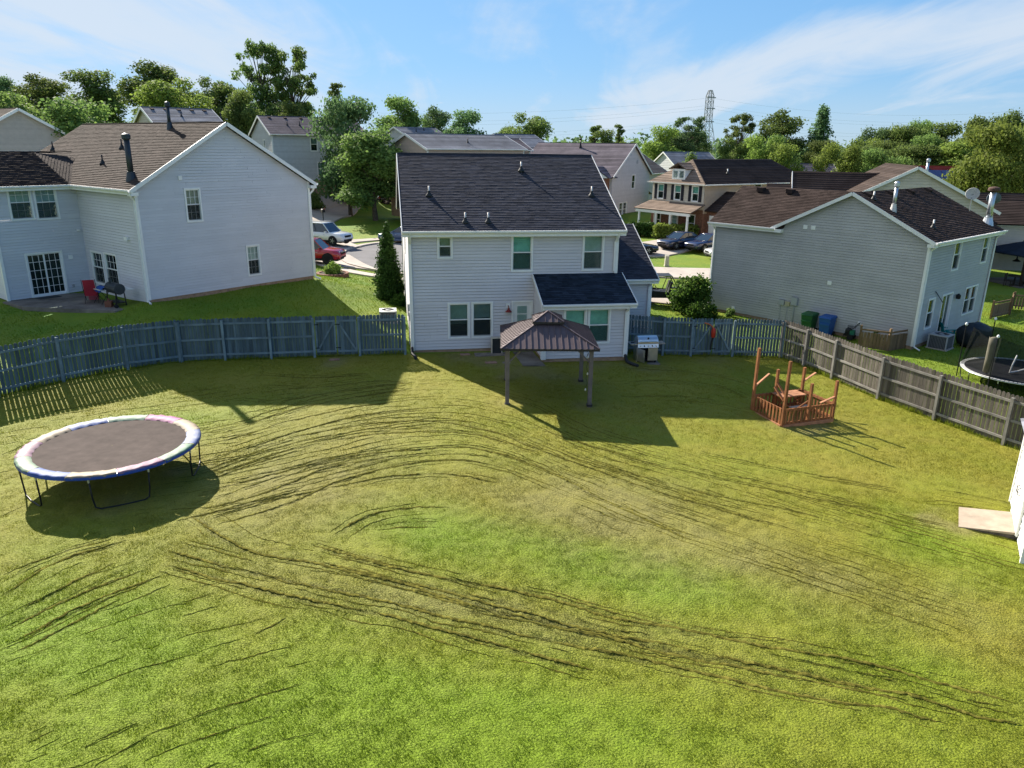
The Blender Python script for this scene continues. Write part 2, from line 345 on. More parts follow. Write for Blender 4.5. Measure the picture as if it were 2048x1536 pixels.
def stamp(C, amp, width, rg, gap=0.35):
    L = np.arange(len(C))*0.04; ph = rg.random(4)*50
    a = vnoise(L+ph[0], L*0+ph[1], 1.6, 11)*0.8+vnoise(L+ph[2], L*0+ph[1], 0.35, 12)*0.45
    a = np.clip((a-gap)*1.8, 0, 1)*amp*np.clip(np.minimum(L, L[::-1])/.7, 0, 1)
    off = (vnoise(L+ph[3], L*0, 0.8, 13)-0.5)*0.10
    tn = np.gradient(C, axis=0); tn /= np.hypot(*tn.T)[:, None]+1e-9
    C = C+np.stack([-tn[:, 1], tn[:, 0]], 1)*off[:, None]
    ix = np.round((C[:, 0]-GX0)/GS).astype(int); iy = np.round((C[:, 1]-GY0)/GS).astype(int); K = 4
    for dx in range(-K, K+1):
        for dy in range(-K, K+1):
            jx, jy = ix+dx, iy+dy; ok = (jx >= 0) & (jx < NGX) & (jy >= 0) & (jy < NGY)
            d = np.hypot((jx*GS+GX0)-C[:, 0], (jy*GS+GY0)-C[:, 1]); v = a*np.exp(-(d/width)**2)
            np.maximum.at(MOW, (jx[ok], jy[ok]), v[ok].astype(np.float32))
rg = np.random.default_rng(3)
TRACK_T = [[(-4.72,15.68),(-2.92,14.84),(-1.30,14.26),(0.54,13.73),(2.14,13.06),(4.13,12.50),(6.49,11.99),(9.12,10.89)], [(-8.13,17.09),(-5.93,15.33),(-4.04,14.73),(-1.45,13.87),(0.80,12.93),(3.52,12.05),(6.23,11.36),(8.81,10.41)], [(-8.00,15.37),(-6.04,14.58),(-4.34,14.02),(-2.51,13.41),(-0.81,12.76),(1.78,11.97),(4.34,11.22),(7.57,10.45)], [(-7.71,14.72),(-5.86,14.06),(-4.81,13.65),(-1.86,12.69),(-0.26,12.05),(1.66,11.38)], [(-4.29,14.91),(-2.83,14.33),(-1.24,13.60),(0.81,12.78),(2.69,12.11),(5.30,11.36)]]
TRACK_F = [[(-11.09,14.24),(-10.36,15.20),(-9.44,15.91)], [(-10.57,13.45),(-10.16,14.86),(-9.02,15.81)], [(-10.02,12.61),(-9.51,13.73),(-8.90,14.89)], [(-9.83,12.32),(-9.05,13.52),(-8.07,14.61)], [(-9.48,11.79),(-8.71,13.09),(-7.60,14.38)], [(-9.23,11.52),(-8.69,12.35),(-7.98,13.45)], [(-4.98,12.26),(-4.39,12.89)], [(-7.56,9.45),(-7.23,9.82)], [(-6.31,9.02),(-5.63,9.69)], [(-6.84,13.21),(-6.09,13.68)]]
TRACK_A = [[(-7.99,17.37),(-6.34,18.74),(-5.32,20.12),(-3.72,20.90),(-2.14,21.34)], [(-7.30,16.59),(-5.99,17.62),(-4.92,19.04),(-3.32,20.36),(-1.68,20.77),(-0.63,20.55)], [(-8.10,16.95),(-6.52,17.9),(-4.90,18.75),(-3.49,19.51),(-2.00,19.76),(-0.29,19.24)], [(-8.39,18.38),(-7.09,19.37),(-5.99,20.27),(-4.27,21.27),(-2.59,21.60),(-1.34,21.76),(0.33,20.87),(2.43,18.53),(4.62,16.26)], [(-4.25,16.12),(-3.65,17.10),(-2.49,17.63),(-1.51,17.65)], [(-3.32,16.43),(-2.36,16.66),(-1.74,16.60)], [(-8.43,21.14),(-6.97,23.08),(-5.58,24.32),(-3.95,24.99),(-3.08,25.08)], [(-9.10,22.13),(-7.83,23.75),(-6.12,25.18),(-4.29,26.07)], [(-9.09,23.47),(-7.75,25.28),(-6.03,26.46),(-3.76,27.63)], [(-8.53,26.07),(-6.43,27.46),(-3.76,28.40)], [(-8.82,20.19),(-7.37,22.19),(-5.41,23.51),(-2.96,24.07),(-1.05,23.38),(1.20,21.44),(3.91,19.20),(7.37,17.07)], [(-8.63,19.33),(-7.07,21.18),(-5.20,22.48),(-2.85,23.04),(-1.02,22.75),(0.89,21.43)]]
TRACK_R = [[(-0.39,23.77),(1.98,21.47),(4.68,19.55),(7.77,18.18),(10.41,16.74)], [(0.63,23.81),(3.53,21.52),(6.91,19.83),(9.97,18.53)], [(2.86,22.53),(5.69,20.81),(8.92,19.38),(11.63,17.81)], [(6.02,22.21),(8.79,20.99),(11.42,20.09)], [(1.16,20.49),(3.75,18.26),(5.95,16.60)], [(1.73,18.20),(3.46,16.61)], [(4.38,29.07),(6.75,29.72),(8.92,29.31),(9.64,28.31)], [(4.12,27.15),(6.54,27.73),(8.42,27.49)], [(4.84,30.88),(7.05,31.21),(9.09,30.71),(9.94,29.97)], [(7.86,26.82),(9.05,26.38)], [(11.65,19.12),(12.99,19.01),(13.70,18.58)], [(12.47,20.12),(13.61,19.82),(14.33,19.35)]]
TRACK_L = [[(-15.45,20.91),(-15.17,21.93),(-14.51,23.28)], [(-14.74,19.83),(-14.48,20.56)], [(-12.87,16.97),(-12.55,17.67)], [(-7.82,17.94),(-6.99,19.05),(-6.11,19.91)], [(-8.64,19.00),(-7.66,20.22),(-6.51,21.40)], [(-8.83,19.83),(-7.97,21.15),(-6.92,22.29)], [(-8.34,16.69),(-7.06,17.67),(-5.79,18.76)], [(-10.77,29.47),(-8.21,29.09),(-5.82,29.33)], [(-9.83,27.83),(-7.48,27.80),(-5.27,28.54),(-3.83,28.20)], [(-10.18,26.59),(-8.53,26.07)]]
def shifted(C, d):
    tn = np.gradient(C, axis=0); tn /= np.hypot(*tn.T)[:, None]+1e-9; return C+np.stack([-tn[:, 1], tn[:, 0]], 1)*d
def taper(C, amp, width, gap):            # marks start and stop softly
    stamp(C, amp, width, rg, gap)
for group_, amp, wd, gap, extra in ((TRACK_T, .6, .046, .0, 2), (TRACK_F, .5, .042, .05, 1), (TRACK_A, .5, .042, .05, 1), (TRACK_R, .4, .036, .12, 1), (TRACK_L, .4, .04, .12, 1)):
    for P_ in group_:
        C = smooth_curve(P_); taper(C, amp*rg.uniform(.8, 1), wd*rg.uniform(.85, 1.25), gap)
        for k in range(extra): taper(shifted(C, rg.choice([-1, 1])*rg.uniform(.10, .50)), amp*rg.uniform(.35, .75), wd*.8, rg.uniform(.3, .5))
def mow_at(x, y):
    ix = np.clip(np.round((x-GX0)/GS).astype(int), 0, NGX-1); iy = np.clip(np.round((y-GY0)/GS).astype(int), 0, NGY-1)
    ok = (x > GX0) & (x < GX1) & (y > GY0) & (y < GY1); return np.where(ok, MOW[ix, iy], 0)
def blob(x, y, cx, cy, rx, ry, rot=0.0):
    c, s = math.cos(rot), math.sin(rot); u = (x-cx)*c+(y-cy)*s; v = -(x-cx)*s+(y-cy)*c
    return np.exp(-((u/rx)**2+(v/ry)**2))
WEAR = [(-.24, 25.86, .45), (2.73, 25.92, .45), (2.86, 28.91, .4), (-.2, 28.9, .4), (-2.2, 31.9, .8), (-.9, 31.6, .9), (1.0, 29.9, 1.1), (3.4, 31.2, .7), (5.8, 31.3, .8), (-7.7, 31.2, .8), (9.4, 33.3, .8), (11.6, 18.0, .7), (10.6, 25.6, 1.2), (-10.3, 17.6, .5), (-9.3, 19.9, .5)]
def lawn_attr(x, y):         # r: lushness, g: clippings, b: neighbouring lawns
    n1 = vnoise(x, y, 2.6, 21); n2 = vnoise(x, y, .7, 22); n3 = vnoise(x, y, .16, 23)
    lush = blob(x, y, -.9, 16.4, 3.2, 1.5, -.25)+blob(x, y, 3.3, 14.7, 2.6, 1.2, -.3)+1.15*blob(x, y, -7.0, 11.0, 5.5, 2.5, -.2)+1.1*blob(x, y, -1, 9.3, 6, 2.0)
    lush += .8*blob(x, y, -11, 24.3, 2.6, 1.5, .5)+.6*blob(x, y, 11.3, 16.5, 2.2, 2.0)+.45*blob(x, y, 7.5, 11, 3.5, 2.0)+.5*blob(x, y, 10.5, 31, 2.0, 2.2)
    lush = .85*lush*(.65+.7*n1)+.26*(n1-.5)+.24*(n2-.5)+.12
    dry = .8*blob(x, y, 2.4, 18.0, 3.4, 2.6, -.5)+.75*blob(x, y, -6.0, 18.8, 3.0, 3.0)+.6*blob(x, y, 6.2, 15.2, 4, 1.6, -.4)+.55*blob(x, y, -1, 13.2, 5, .9, -.25)+.35*blob(x, y, -6, 24, 4, 3)
    for px, py, pr in WEAR: dry = dry+1.1*blob(x, y, px, py, pr, pr)*(.4+1.2*n2)
    dry = dry*(.5+n2)+.22*(n3-.5)
    mw = mow_at(x, y)
    inside = in_poly(x, y, YARD)
    return np.stack([np.clip(lush, 0, 1), np.clip(dry, 0, 1), np.where(inside, 0., 1.), np.clip(mw*1.15, 0, 1)], 1).astype(np.float32), mw, inside

def lawn_material(name, ground):
    m, N, L, B = new_mat(name)
    at = N.new('ShaderNodeAttribute'); at.attribute_name = 'lawn'; sp = N.new('ShaderNodeSeparateColor'); L.new(at.outputs['Color'], sp.inputs[0])
    g = N.new('ShaderNodeNewGeometry')
    def mixc(f, a, b):
        x = N.new('ShaderNodeMix'); x.data_type = 'RGBA'
        if isinstance(f, float): x.inputs[0].default_value = f
        else: L.new(f, x.inputs[0])
        for i, c in ((6, a), (7, b)):
            if isinstance(c, tuple): x.inputs[i].default_value = rgba(c)
            else: L.new(c, x.inputs[i])
        return x.outputs[2]
    def noise(s, d=4):
        n = N.new('ShaderNodeTexNoise'); n.inputs['Scale'].default_value = s; n.inputs['Detail'].default_value = d; L.new(g.outputs['Position'], n.inputs['Vector']); return n.outputs[0]
    def rng(v, a, b):
        n = N.new('ShaderNodeMapRange'); L.new(v, n.inputs[0]); n.inputs[1].default_value = a; n.inputs[2].default_value = b; return n.outputs[0]
    base = mixc(rng(noise(.35, 3), .35, .65), (.232, .226, .022), (.268, .244, .033))     # sun-bleached olive
    col = mixc(sp.outputs[0], base, (.182, .270, .016))                               # lush
    neigh = mixc(rng(noise(.5, 4), .3, .7), (.125, .23, .018), (.21, .27, .022))
    col = mixc(sp.outputs[2], col, neigh)
    dm = N.new('ShaderNodeMath'); dm.operation = 'MULTIPLY'; L.new(sp.outputs[1], dm.inputs[0]); dm.inputs[1].default_value = .75
    col = mixc(dm.outputs[0], col, (.258, .228, .080))                                 # dry straw-coloured turf
    col = mixc(at.outputs['Alpha'], col, (.026, .020, .006))                           # darker along the mower lines
    fine = rng(noise(22 if ground else 9, 5), .3, .7)
    col = mixc(fine, mixc(0.42, col, (.03, .032, .008)) if ground else mixc(0.2, col, (.05, .06, .012)), col)
    L.new(col, B.inputs['Base Color']); B.inputs['Roughness'].default_value = 0.8; B.inputs['Specular IOR Level'].default_value = 0.15
    if ground:
        bp = N.new('ShaderNodeBump'); bp.inputs['Strength'].default_value = 0.9; bp.inputs['Distance'].default_value = 0.05; L.new(noise(26, 6), bp.inputs['Height']); L.new(bp.outputs[0], B.inputs['Normal'])
    else:
        out = N['Material Output']; tl = N.new('ShaderNodeBsdfTranslucent'); L.new(col, tl.inputs[0]); mx = N.new('ShaderNodeMixShader'); mx.inputs[0].default_value = 0.35
        L.new(B.outputs[0], mx.inputs[1]); L.new(tl.outputs[0], mx.inputs[2]); L.new(mx.outputs[0], out.inputs[0])
    return m
def axis(segs):
    a = []
    for s0, s1, st in segs: a += list(np.arange(s0, s1-1e-6, st))
    return np.array(a)
def geo(a, b, n): return list(a*(b/a)**(np.arange(n)/n))
def build_ground():
    xs = np.concatenate([-np.array(geo(70, 2600, 22))[::-1]-0.0, axis([(-69.2, -20, .8), (-20, 18.5, .075), (18.5, 69.5, .8)]), np.array(geo(70, 2600, 22)), [2600]])
    xs = np.unique(np.concatenate([[-2600], xs]))
    ys = np.unique(np.concatenate([[-400, -120, -40, -15, -5, 0, 3], axis([(5, 7.4, .4), (7.4, 34.6, .075), (34.6, 130, .8)]), np.array(geo(130, 3200, 30)), [3200]]))
    X, Y = np.meshgrid(xs, ys, indexing='ij'); x, y = X.ravel(), Y.ravel()
    z = T(x, y); at, mw, ins = lawn_attr(x, y)
    bump = (vnoise(x, y, .17, 31)-.5)*.030+(vnoise(x, y, .45, 32)-.5)*.024+(vnoise(x, y, 1.7, 33)-.5)*.02
    fine = ins & (y > 6.5) & (y < 35)
    mw2 = mow_at(x-.03, y+.07)
    z = z+np.where(fine, bump-mw*.045, 0)
    nx, ny = len(xs), len(ys); I = np.arange(nx*ny).reshape(nx, ny)
    Fc = np.stack([I[:-1, :-1], I[1:, :-1], I[1:, 1:], I[:-1, 1:]], -1).reshape(-1, 4)
    me = np_mesh('ground', np.stack([x, y, z], 1), Fc, 4, lawn_material('ground_grass', True), {'lawn': at}); sm_all(me)
    link('ground', me, kind='structure')
build_ground()
def house_mask(x, y):
    bad = np.zeros(x.shape, bool)
    for o, yaw, a0, a1, b0, b1 in HOUSE_RECTS:
        c, s = math.cos(yaw), math.sin(yaw); a = (x-o[0])*c+(y-o[1])*s; b = -(x-o[0])*s+(y-o[1])*c
        bad |= (a > a0) & (a < a1) & (b > b0) & (b < b1)
    return bad
HOUSE_RECTS = [((-4.49, 32.59), R_(9.62), 0, 9.3, 0, 12.4), ((-4.49, 32.59), R_(9.62), 5.5, 9.3, -2.1, 0), ((-4.49, 32.59), R_(9.62), 9.2, 12.3, 3.3, 12),
   ((-17.44, 35.44), R_(51.7), 0, 9.7, 0, 15.4), ((-17.44, 35.44), R_(51.7), -6, 0, 6.2, 12), ((-17.44, 35.44), R_(51.7), -3.6, 0, .2, 6.2), ((20.07, 36.55), R_(41.4), 0, 9.4, 0, 12.2),
   ((0.05, 33.2), R_(8.0), 0, .93, -2.4, .3), ((5.4, 31.9), R_(10), 0, 1.6, 0, 1.4)]
def blades(name, n, xr, yr, hgt, wid, keep, mat_, dens=None, label=None):
    x = RNG.uniform(*xr, n); y = RNG.uniform(*yr, n)
    k = keep(x, y)
    if dens is not None: k &= RNG.random(n) < dens(x, y)
    x, y = x[k], y[k]; n = len(x)
    k2 = RNG.random(n) > 1.2*mow_at(x, y); x, y = x[k2], y[k2]; n = len(x)
    at, mw, ins = lawn_attr(x, y); z = T(x, y)+(vnoise(x, y, .45, 32)-.5)*.024-.012
    lay = np.clip(at[:, 1]*.6+at[:, 3], 0, 1)
    h = hgt*RNG.uniform(.55, 1.25, n)*(1-.35*lay)*(1+.25*at[:, 0]); a = RNG.uniform(0, 2*np.pi, n); w = wid*RNG.uniform(.7, 1.3, n)
    lean = RNG.uniform(.25, 1.0, n)*h*(1+.9*lay); b = a+RNG.uniform(-1.2, 1.2, n)+np.pi/2
    dx, dy = np.cos(a)*w/2, np.sin(a)*w/2
    V = np.empty((n, 3, 3), np.float32)
    V[:, 0] = np.stack([x-dx, y-dy, z], 1); V[:, 1] = np.stack([x+dx, y+dy, z], 1); V[:, 2] = np.stack([x+np.cos(b)*lean, y+np.sin(b)*lean, z+h], 1)
    jit = np.repeat(np.clip(at+RNG.normal(0, .10, (n, 1))*np.array([1, .5, 0, 0]), 0, 1), 3, axis=0)
    me = np_mesh(name, V.reshape(-1, 3), np.arange(3*n).reshape(-1, 3), 3, mat_, {'lawn': jit})
    link(name, me, kind='stuff', label=label, cat='grass')
BLADE = lawn_material('grass_blade', False)
inyard = lambda x, y: in_poly(x, y, YARD) & ~house_mask(x, y) & (np.abs(x) < .74*y+1.5)
blades('lawn_grass', 860000, (-16, 16), (8.6, 21), .040, .0105, inyard, BLADE, lambda x, y: np.clip(1.15-(y-9)*.045, .3, 1), 'mown olive green back yard grass with curved mower marks, nearest the viewer')
blades('lawn_grass', 300000, (-20, 19.5), (21, 34.6), .045, .017, inyard, BLADE, None, 'shaded and sunlit mown grass in front of the back fences and the house')
side = lambda x, y: ~in_poly(x, y, YARD) & ~house_mask(x, y) & (np.abs(x) < .74*y+1.5)
blades('neighbour_grass', 90000, (-30, -4.6), (26, 56), .09, .035, side, BLADE, None, 'bright green grass on the slope below the left neighbour house')
blades('neighbour_grass', 90000, (7, 40), (26, 52), .09, .035, side, BLADE, None, 'green side yard grass around the right neighbour house')
def fence_grass():
    P = []
    for pl in (FL, FR):
        for a, c in zip(pl[:-1], pl[1:]):
            n = int(math.hypot(c[0]-a[0], c[1]-a[1])*330); t = RNG.random(n); P.append(np.stack([a[0]+(c[0]-a[0])*t, a[1]+(c[1]-a[1])*t], 1)+RNG.normal(0, .07, (n, 2)))
    P = np.concatenate(P); x, y = P[:, 0], P[:, 1]; n = len(x); at, mw, ins = lawn_attr(x, y); z = T(x, y)-.02; h = RNG.uniform(.07, .24, n)*(.5+vnoise(x, y, .6, 77)); a = RNG.uniform(0, 6.28, n); dx, dy = np.cos(a)*.012, np.sin(a)*.012
    V = np.stack([np.stack([x-dx, y-dy, z], 1), np.stack([x+dx, y+dy, z], 1), np.stack([x+RNG.normal(0, .05, n), y+RNG.normal(0, .05, n), z+h], 1)], 1); at[:, 0] = .6; at[:, 3] = 0
    link('fence_line_grass', np_mesh('fence_line_grass', V.reshape(-1, 3), np.arange(3*n).reshape(-1, 3), 3, BLADE, {'lawn': np.repeat(at, 3, axis=0)}), kind='stuff', label='uncut longer grass along the foot of the fences', cat='grass')
fence_grass()
def clippings():
    # low, ragged windrows of clippings pushed up along each mower pass
    CL = mat('dried_clippings', (.145, .132, .026), .95, .3, 9.0, spec=.02, tint=.35); rg = np.random.default_rng(21); m = MB(); rr = random.Random(9)
    IN2 = np.array([(-9.55,17.0),(-6.4,18.1),(-5.0,18.95),(-3.3,20.1),(-1.7,20.5),(-.64,20.25),(1.05,19.0),(3.5,16.85),(6.5,14.7),(9.3,12.6)]); OU2 = np.array([(-10.6,23.3),(-8.9,25.2),(-7.3,26.9),(-4.9,28.2),(-2.3,28.5),(.5,26.9),(2.9,23.7),(5.9,21.6),(9.9,18.6),(13.0,16.2)])
    runs = []
    for grp, w, gap, n in ((TRACK_T, .034, .20, 3), (TRACK_F, .028, .26, 2), (TRACK_A, .028, .26, 2), (TRACK_R, .022, .38, 2), (TRACK_L, .024, .34, 2)):
        for P_ in grp:
            C = smooth_curve(P_, .06); runs.append((C, w, gap))
            for k in range(n): runs.append((shifted(C, rg.choice([-1, 1])*rg.uniform(.10, .55)), w*.65, rg.uniform(.42, .6)))
    for i in range(26): t = (i+rg.uniform(-.4, .4))/25; runs.append((smooth_curve(IN2*(1-t)+OU2*t, .06), .020, rg.uniform(.38, .58)))
    for i in range(12): y = 20.4+i*.62; runs.append((smooth_curve([(-17.2, y-3.0), (-14, y-1.0), (-10.6, y+.9), (-8, y+1.9)], .06), .019, rg.uniform(.46, .6)))
    for i in range(10): y = 13.4-i*.45; runs.append((smooth_curve([(-9.5+i*.35, y-1.6), (-8+i*.4, y-.2), (-6+i*.4, y+.8)], .06), .018, rg.uniform(.58, .68)))
    for C, w, gap in runs:
        n = len(C); L_ = np.arange(n)*.06; ph = rg.random(3)*60
        a = vnoise(L_+ph[0], L_*0+ph[1], 1.5, 41)*.75+vnoise(L_+ph[2], L_*0+ph[1], .3, 42)*.45-gap; a = np.clip(a*3.2, 0, 1)*np.clip(np.minimum(L_, L_[::-1])/.5, 0, 1)
        tn = np.gradient(C, axis=0); tn /= np.hypot(*tn.T)[:, None]+1e-9; nr = np.stack([-tn[:, 1], tn[:, 0]], 1)
        c = C+nr*((vnoise(L_+ph[1], L_*0, .9, 43)-.5)*.12+(rg.random(n)-.5)*.03)[:, None]; zg = T(c[:, 0], c[:, 1])+(vnoise(c[:, 0], c[:, 1], .45, 32)-.5)*.024+(vnoise(c[:, 0], c[:, 1], .17, 31)-.5)*.03
        wl = w*a*rg.uniform(.55, 1.45, n); wr = w*a*rg.uniform(.55, 1.45, n); hh = .011+.003*a*rg.uniform(.4, 1.2, n)
        ok = in_poly(c[:, 0], c[:, 1], YARD) & (a > .04)
        for i in range(n-1):
            if not (ok[i] and ok[i+1]): continue
            p, q = c[i], c[i+1]; t = rr.random()
            A0 = (p[0]+nr[i][0]*wl[i], p[1]+nr[i][1]*wl[i], zg[i]+.004); A1 = (p[0], p[1], zg[i]+hh[i]); A2 = (p[0]-nr[i][0]*wr[i], p[1]-nr[i][1]*wr[i], zg[i]+.004)
            j = i+1; B0 = (q[0]+nr[j][0]*wl[j], q[1]+nr[j][1]*wl[j], zg[j]+.004); B1 = (q[0], q[1], zg[j]+hh[j]); B2 = (q[0]-nr[j][0]*wr[j], q[1]-nr[j][1]*wr[j], zg[j]+.004)
            m.face([A0, A1, B1, B0], t); m.face([A1, A2, B2, B1], t)
    m.build('grass_clippings', CL, None, kind='stuff', tint=True, label='thin dark windrows of grass clippings left in curved rows by the mower', cat='clippings')
clippings()
# ---------------------------------------------------------------- street, pavements, drives
def sheet(name, polyfn, mat_, lift, thick=.1):
    b = MB(); polyfn(b, lift, thick); o = b.build(name, mat_, kind='structure'); return o
def ring_sheet(name, cx, cy, r0, r1, a0, a1, n, mat_, lift):
    m = MB(); rows = max(1, int((r1-r0)/1.5)+1); V = []
    for i in range(n+1):
        a = a0+(a1-a0)*i/n
        for j in range(rows+1):
            r = r0+(r1-r0)*j/rows; x, y = cx+r*math.cos(a), cy+r*math.sin(a); V.append((x, y, Tz(x, y)+lift))
    m.v = V; k = rows+1
    for i in range(n):
        for j in range(rows): m.f.append((i*k+j, i*k+j+1, (i+1)*k+j+1, (i+1)*k+j))
    # edges dropping into the soil
    for i in range(n):
        for j, s in ((0, 1), (rows, -1)):
            p, q = V[i*k+j], V[(i+1)*k+j]; b = len(m.v); m.v += [(p[0], p[1], p[2]-.3), (q[0], q[1], q[2]-.3)]; m.f.append((i*k+j, (i+1)*k+j, b+1, b) if s > 0 else (b, b+1, (i+1)*k+j, i*k+j))
    m.t = [.5]*len(m.f); return m.build(name, mat_, kind='structure', smooth=False)
def strip_sheet(name, left, right, mat_, lift, nu=16, nv=4, joints=None):
    A = np.array(left, float); Bq = np.array(right, float)
    def samp(P, n):
        t = np.concatenate([[0], np.cumsum(np.hypot(*np.diff(P, axis=0).T))]); q = np.linspace(0, t[-1], n); return np.stack([np.interp(q, t, P[:, 0]), np.interp(q, t, P[:, 1])], 1)
    A = samp(A, nu+1); Bq = samp(Bq, nu+1); m = MB()
    for i in range(nu+1):
        for j in range(nv+1):
            p = A[i]*(1-j/nv)+Bq[i]*(j/nv); m.v.append((p[0], p[1], Tz(p[0], p[1])+lift))
    k = nv+1
    for i in range(nu):
        for j in range(nv): m.f.append((i*k+j, i*k+j+1, (i+1)*k+j+1, (i+1)*k+j))
    for i in range(nu):
        for j in (0, nv):
            p, q = m.v[i*k+j], m.v[(i+1)*k+j]; b = len(m.v); m.v += [(p[0], p[1], p[2]-.3), (q[0], q[1], q[2]-.3)]; m.f.append((i*k+j, (i+1)*k+j, b+1, b))
    m.t = [.5]*len(m.f); return m.build(name, mat_, kind='structure')
CX, CY = -2.6, 63.0
ring_sheet('road', CX, CY, .01, 11.3, 0, 2*math.pi, 72, ASPH, .07)
ring_sheet('kerb', CX, CY, 11.3, 11.75, 0, 2*math.pi, 96, CONC, .18)
ring_sheet('pavement', CX, CY, 13.1, 14.3, R_(95), R_(172), 40, CONC, .10)
ring_sheet('pavement', CX, CY, 13.1, 14.3, R_(188), R_(255), 40, CONC, .10)
strip_sheet('driveway', [(-13.3, 66.2), (-17.5, 71.5), (-19.3, 80.5), (-19.0, 94), (-15.5, 105)], [(-14.6, 62.8), (-20.4, 70), (-24.0, 82), (-24.5, 93), (-22.5, 100)], CONC, .13, 24, 6)
strip_sheet('driveway', [(-9.6, 54.0), (-12.5, 55.0), (-20, 56.0)], [(-13.3, 61.0), (-15.5, 60.5), (-20, 60.5)], CONC, .11, 12, 6)
strip_sheet('driveway', [(8.0, 66.5), (13, 66.4), (18, 72.5)], [(7.0, 71.5), (12.5, 74.5), (16, 77.5)], CONC, .11, 14, 6)
strip_sheet('driveway', [(7.0, 56.0), (11.2, 56.0), (16.5, 55.5)], [(8.4, 61.0), (12, 60.4), (18, 60.8)], CONC, .11, 12, 6)
strip_sheet('driveway', [(5.0, 46.8), (8, 46.8), (10.5, 46.2)], [(5, 51.5), (8, 52), (10.5, 50)], CONC, .08, 8, 4)
# ---------------------------------------------------------------- house kit
def clip_strip(poly, ax, lo, hi):
    def half(P, val, sgn):
        out = []
        for i in range(len(P)):
            a, b = P[i], P[(i+1) % len(P)]; da, db = sgn*(a[ax]-val), sgn*(b[ax]-val)
            if da >= -1e-9: out.append(a)
            if (da > 1e-9 and db < -1e-9) or (da < -1e-9 and db > 1e-9):
                t = da/(da-db); out.append((a[0]+t*(b[0]-a[0]), a[1]+t*(b[1]-a[1])))
        return out
    P = half(poly, lo, 1)
    return half(P, hi, -1) if len(P) > 2 else []
def xs_at(poly, z):
    r = []
    for i in range(len(poly)):
        (s0, z0), (s1, z1) = poly[i], poly[(i+1) % len(poly)]
        if abs(z1-z0) < 1e-9:
            if abs(z-z0) < 1e-6: r += [s0, s1]
        elif min(z0, z1)-1e-6 <= z <= max(z0, z1)+1e-6: r.append(s0+(s1-s0)*(z-z0)/(z1-z0))
    return (min(r), max(r)) if r else None
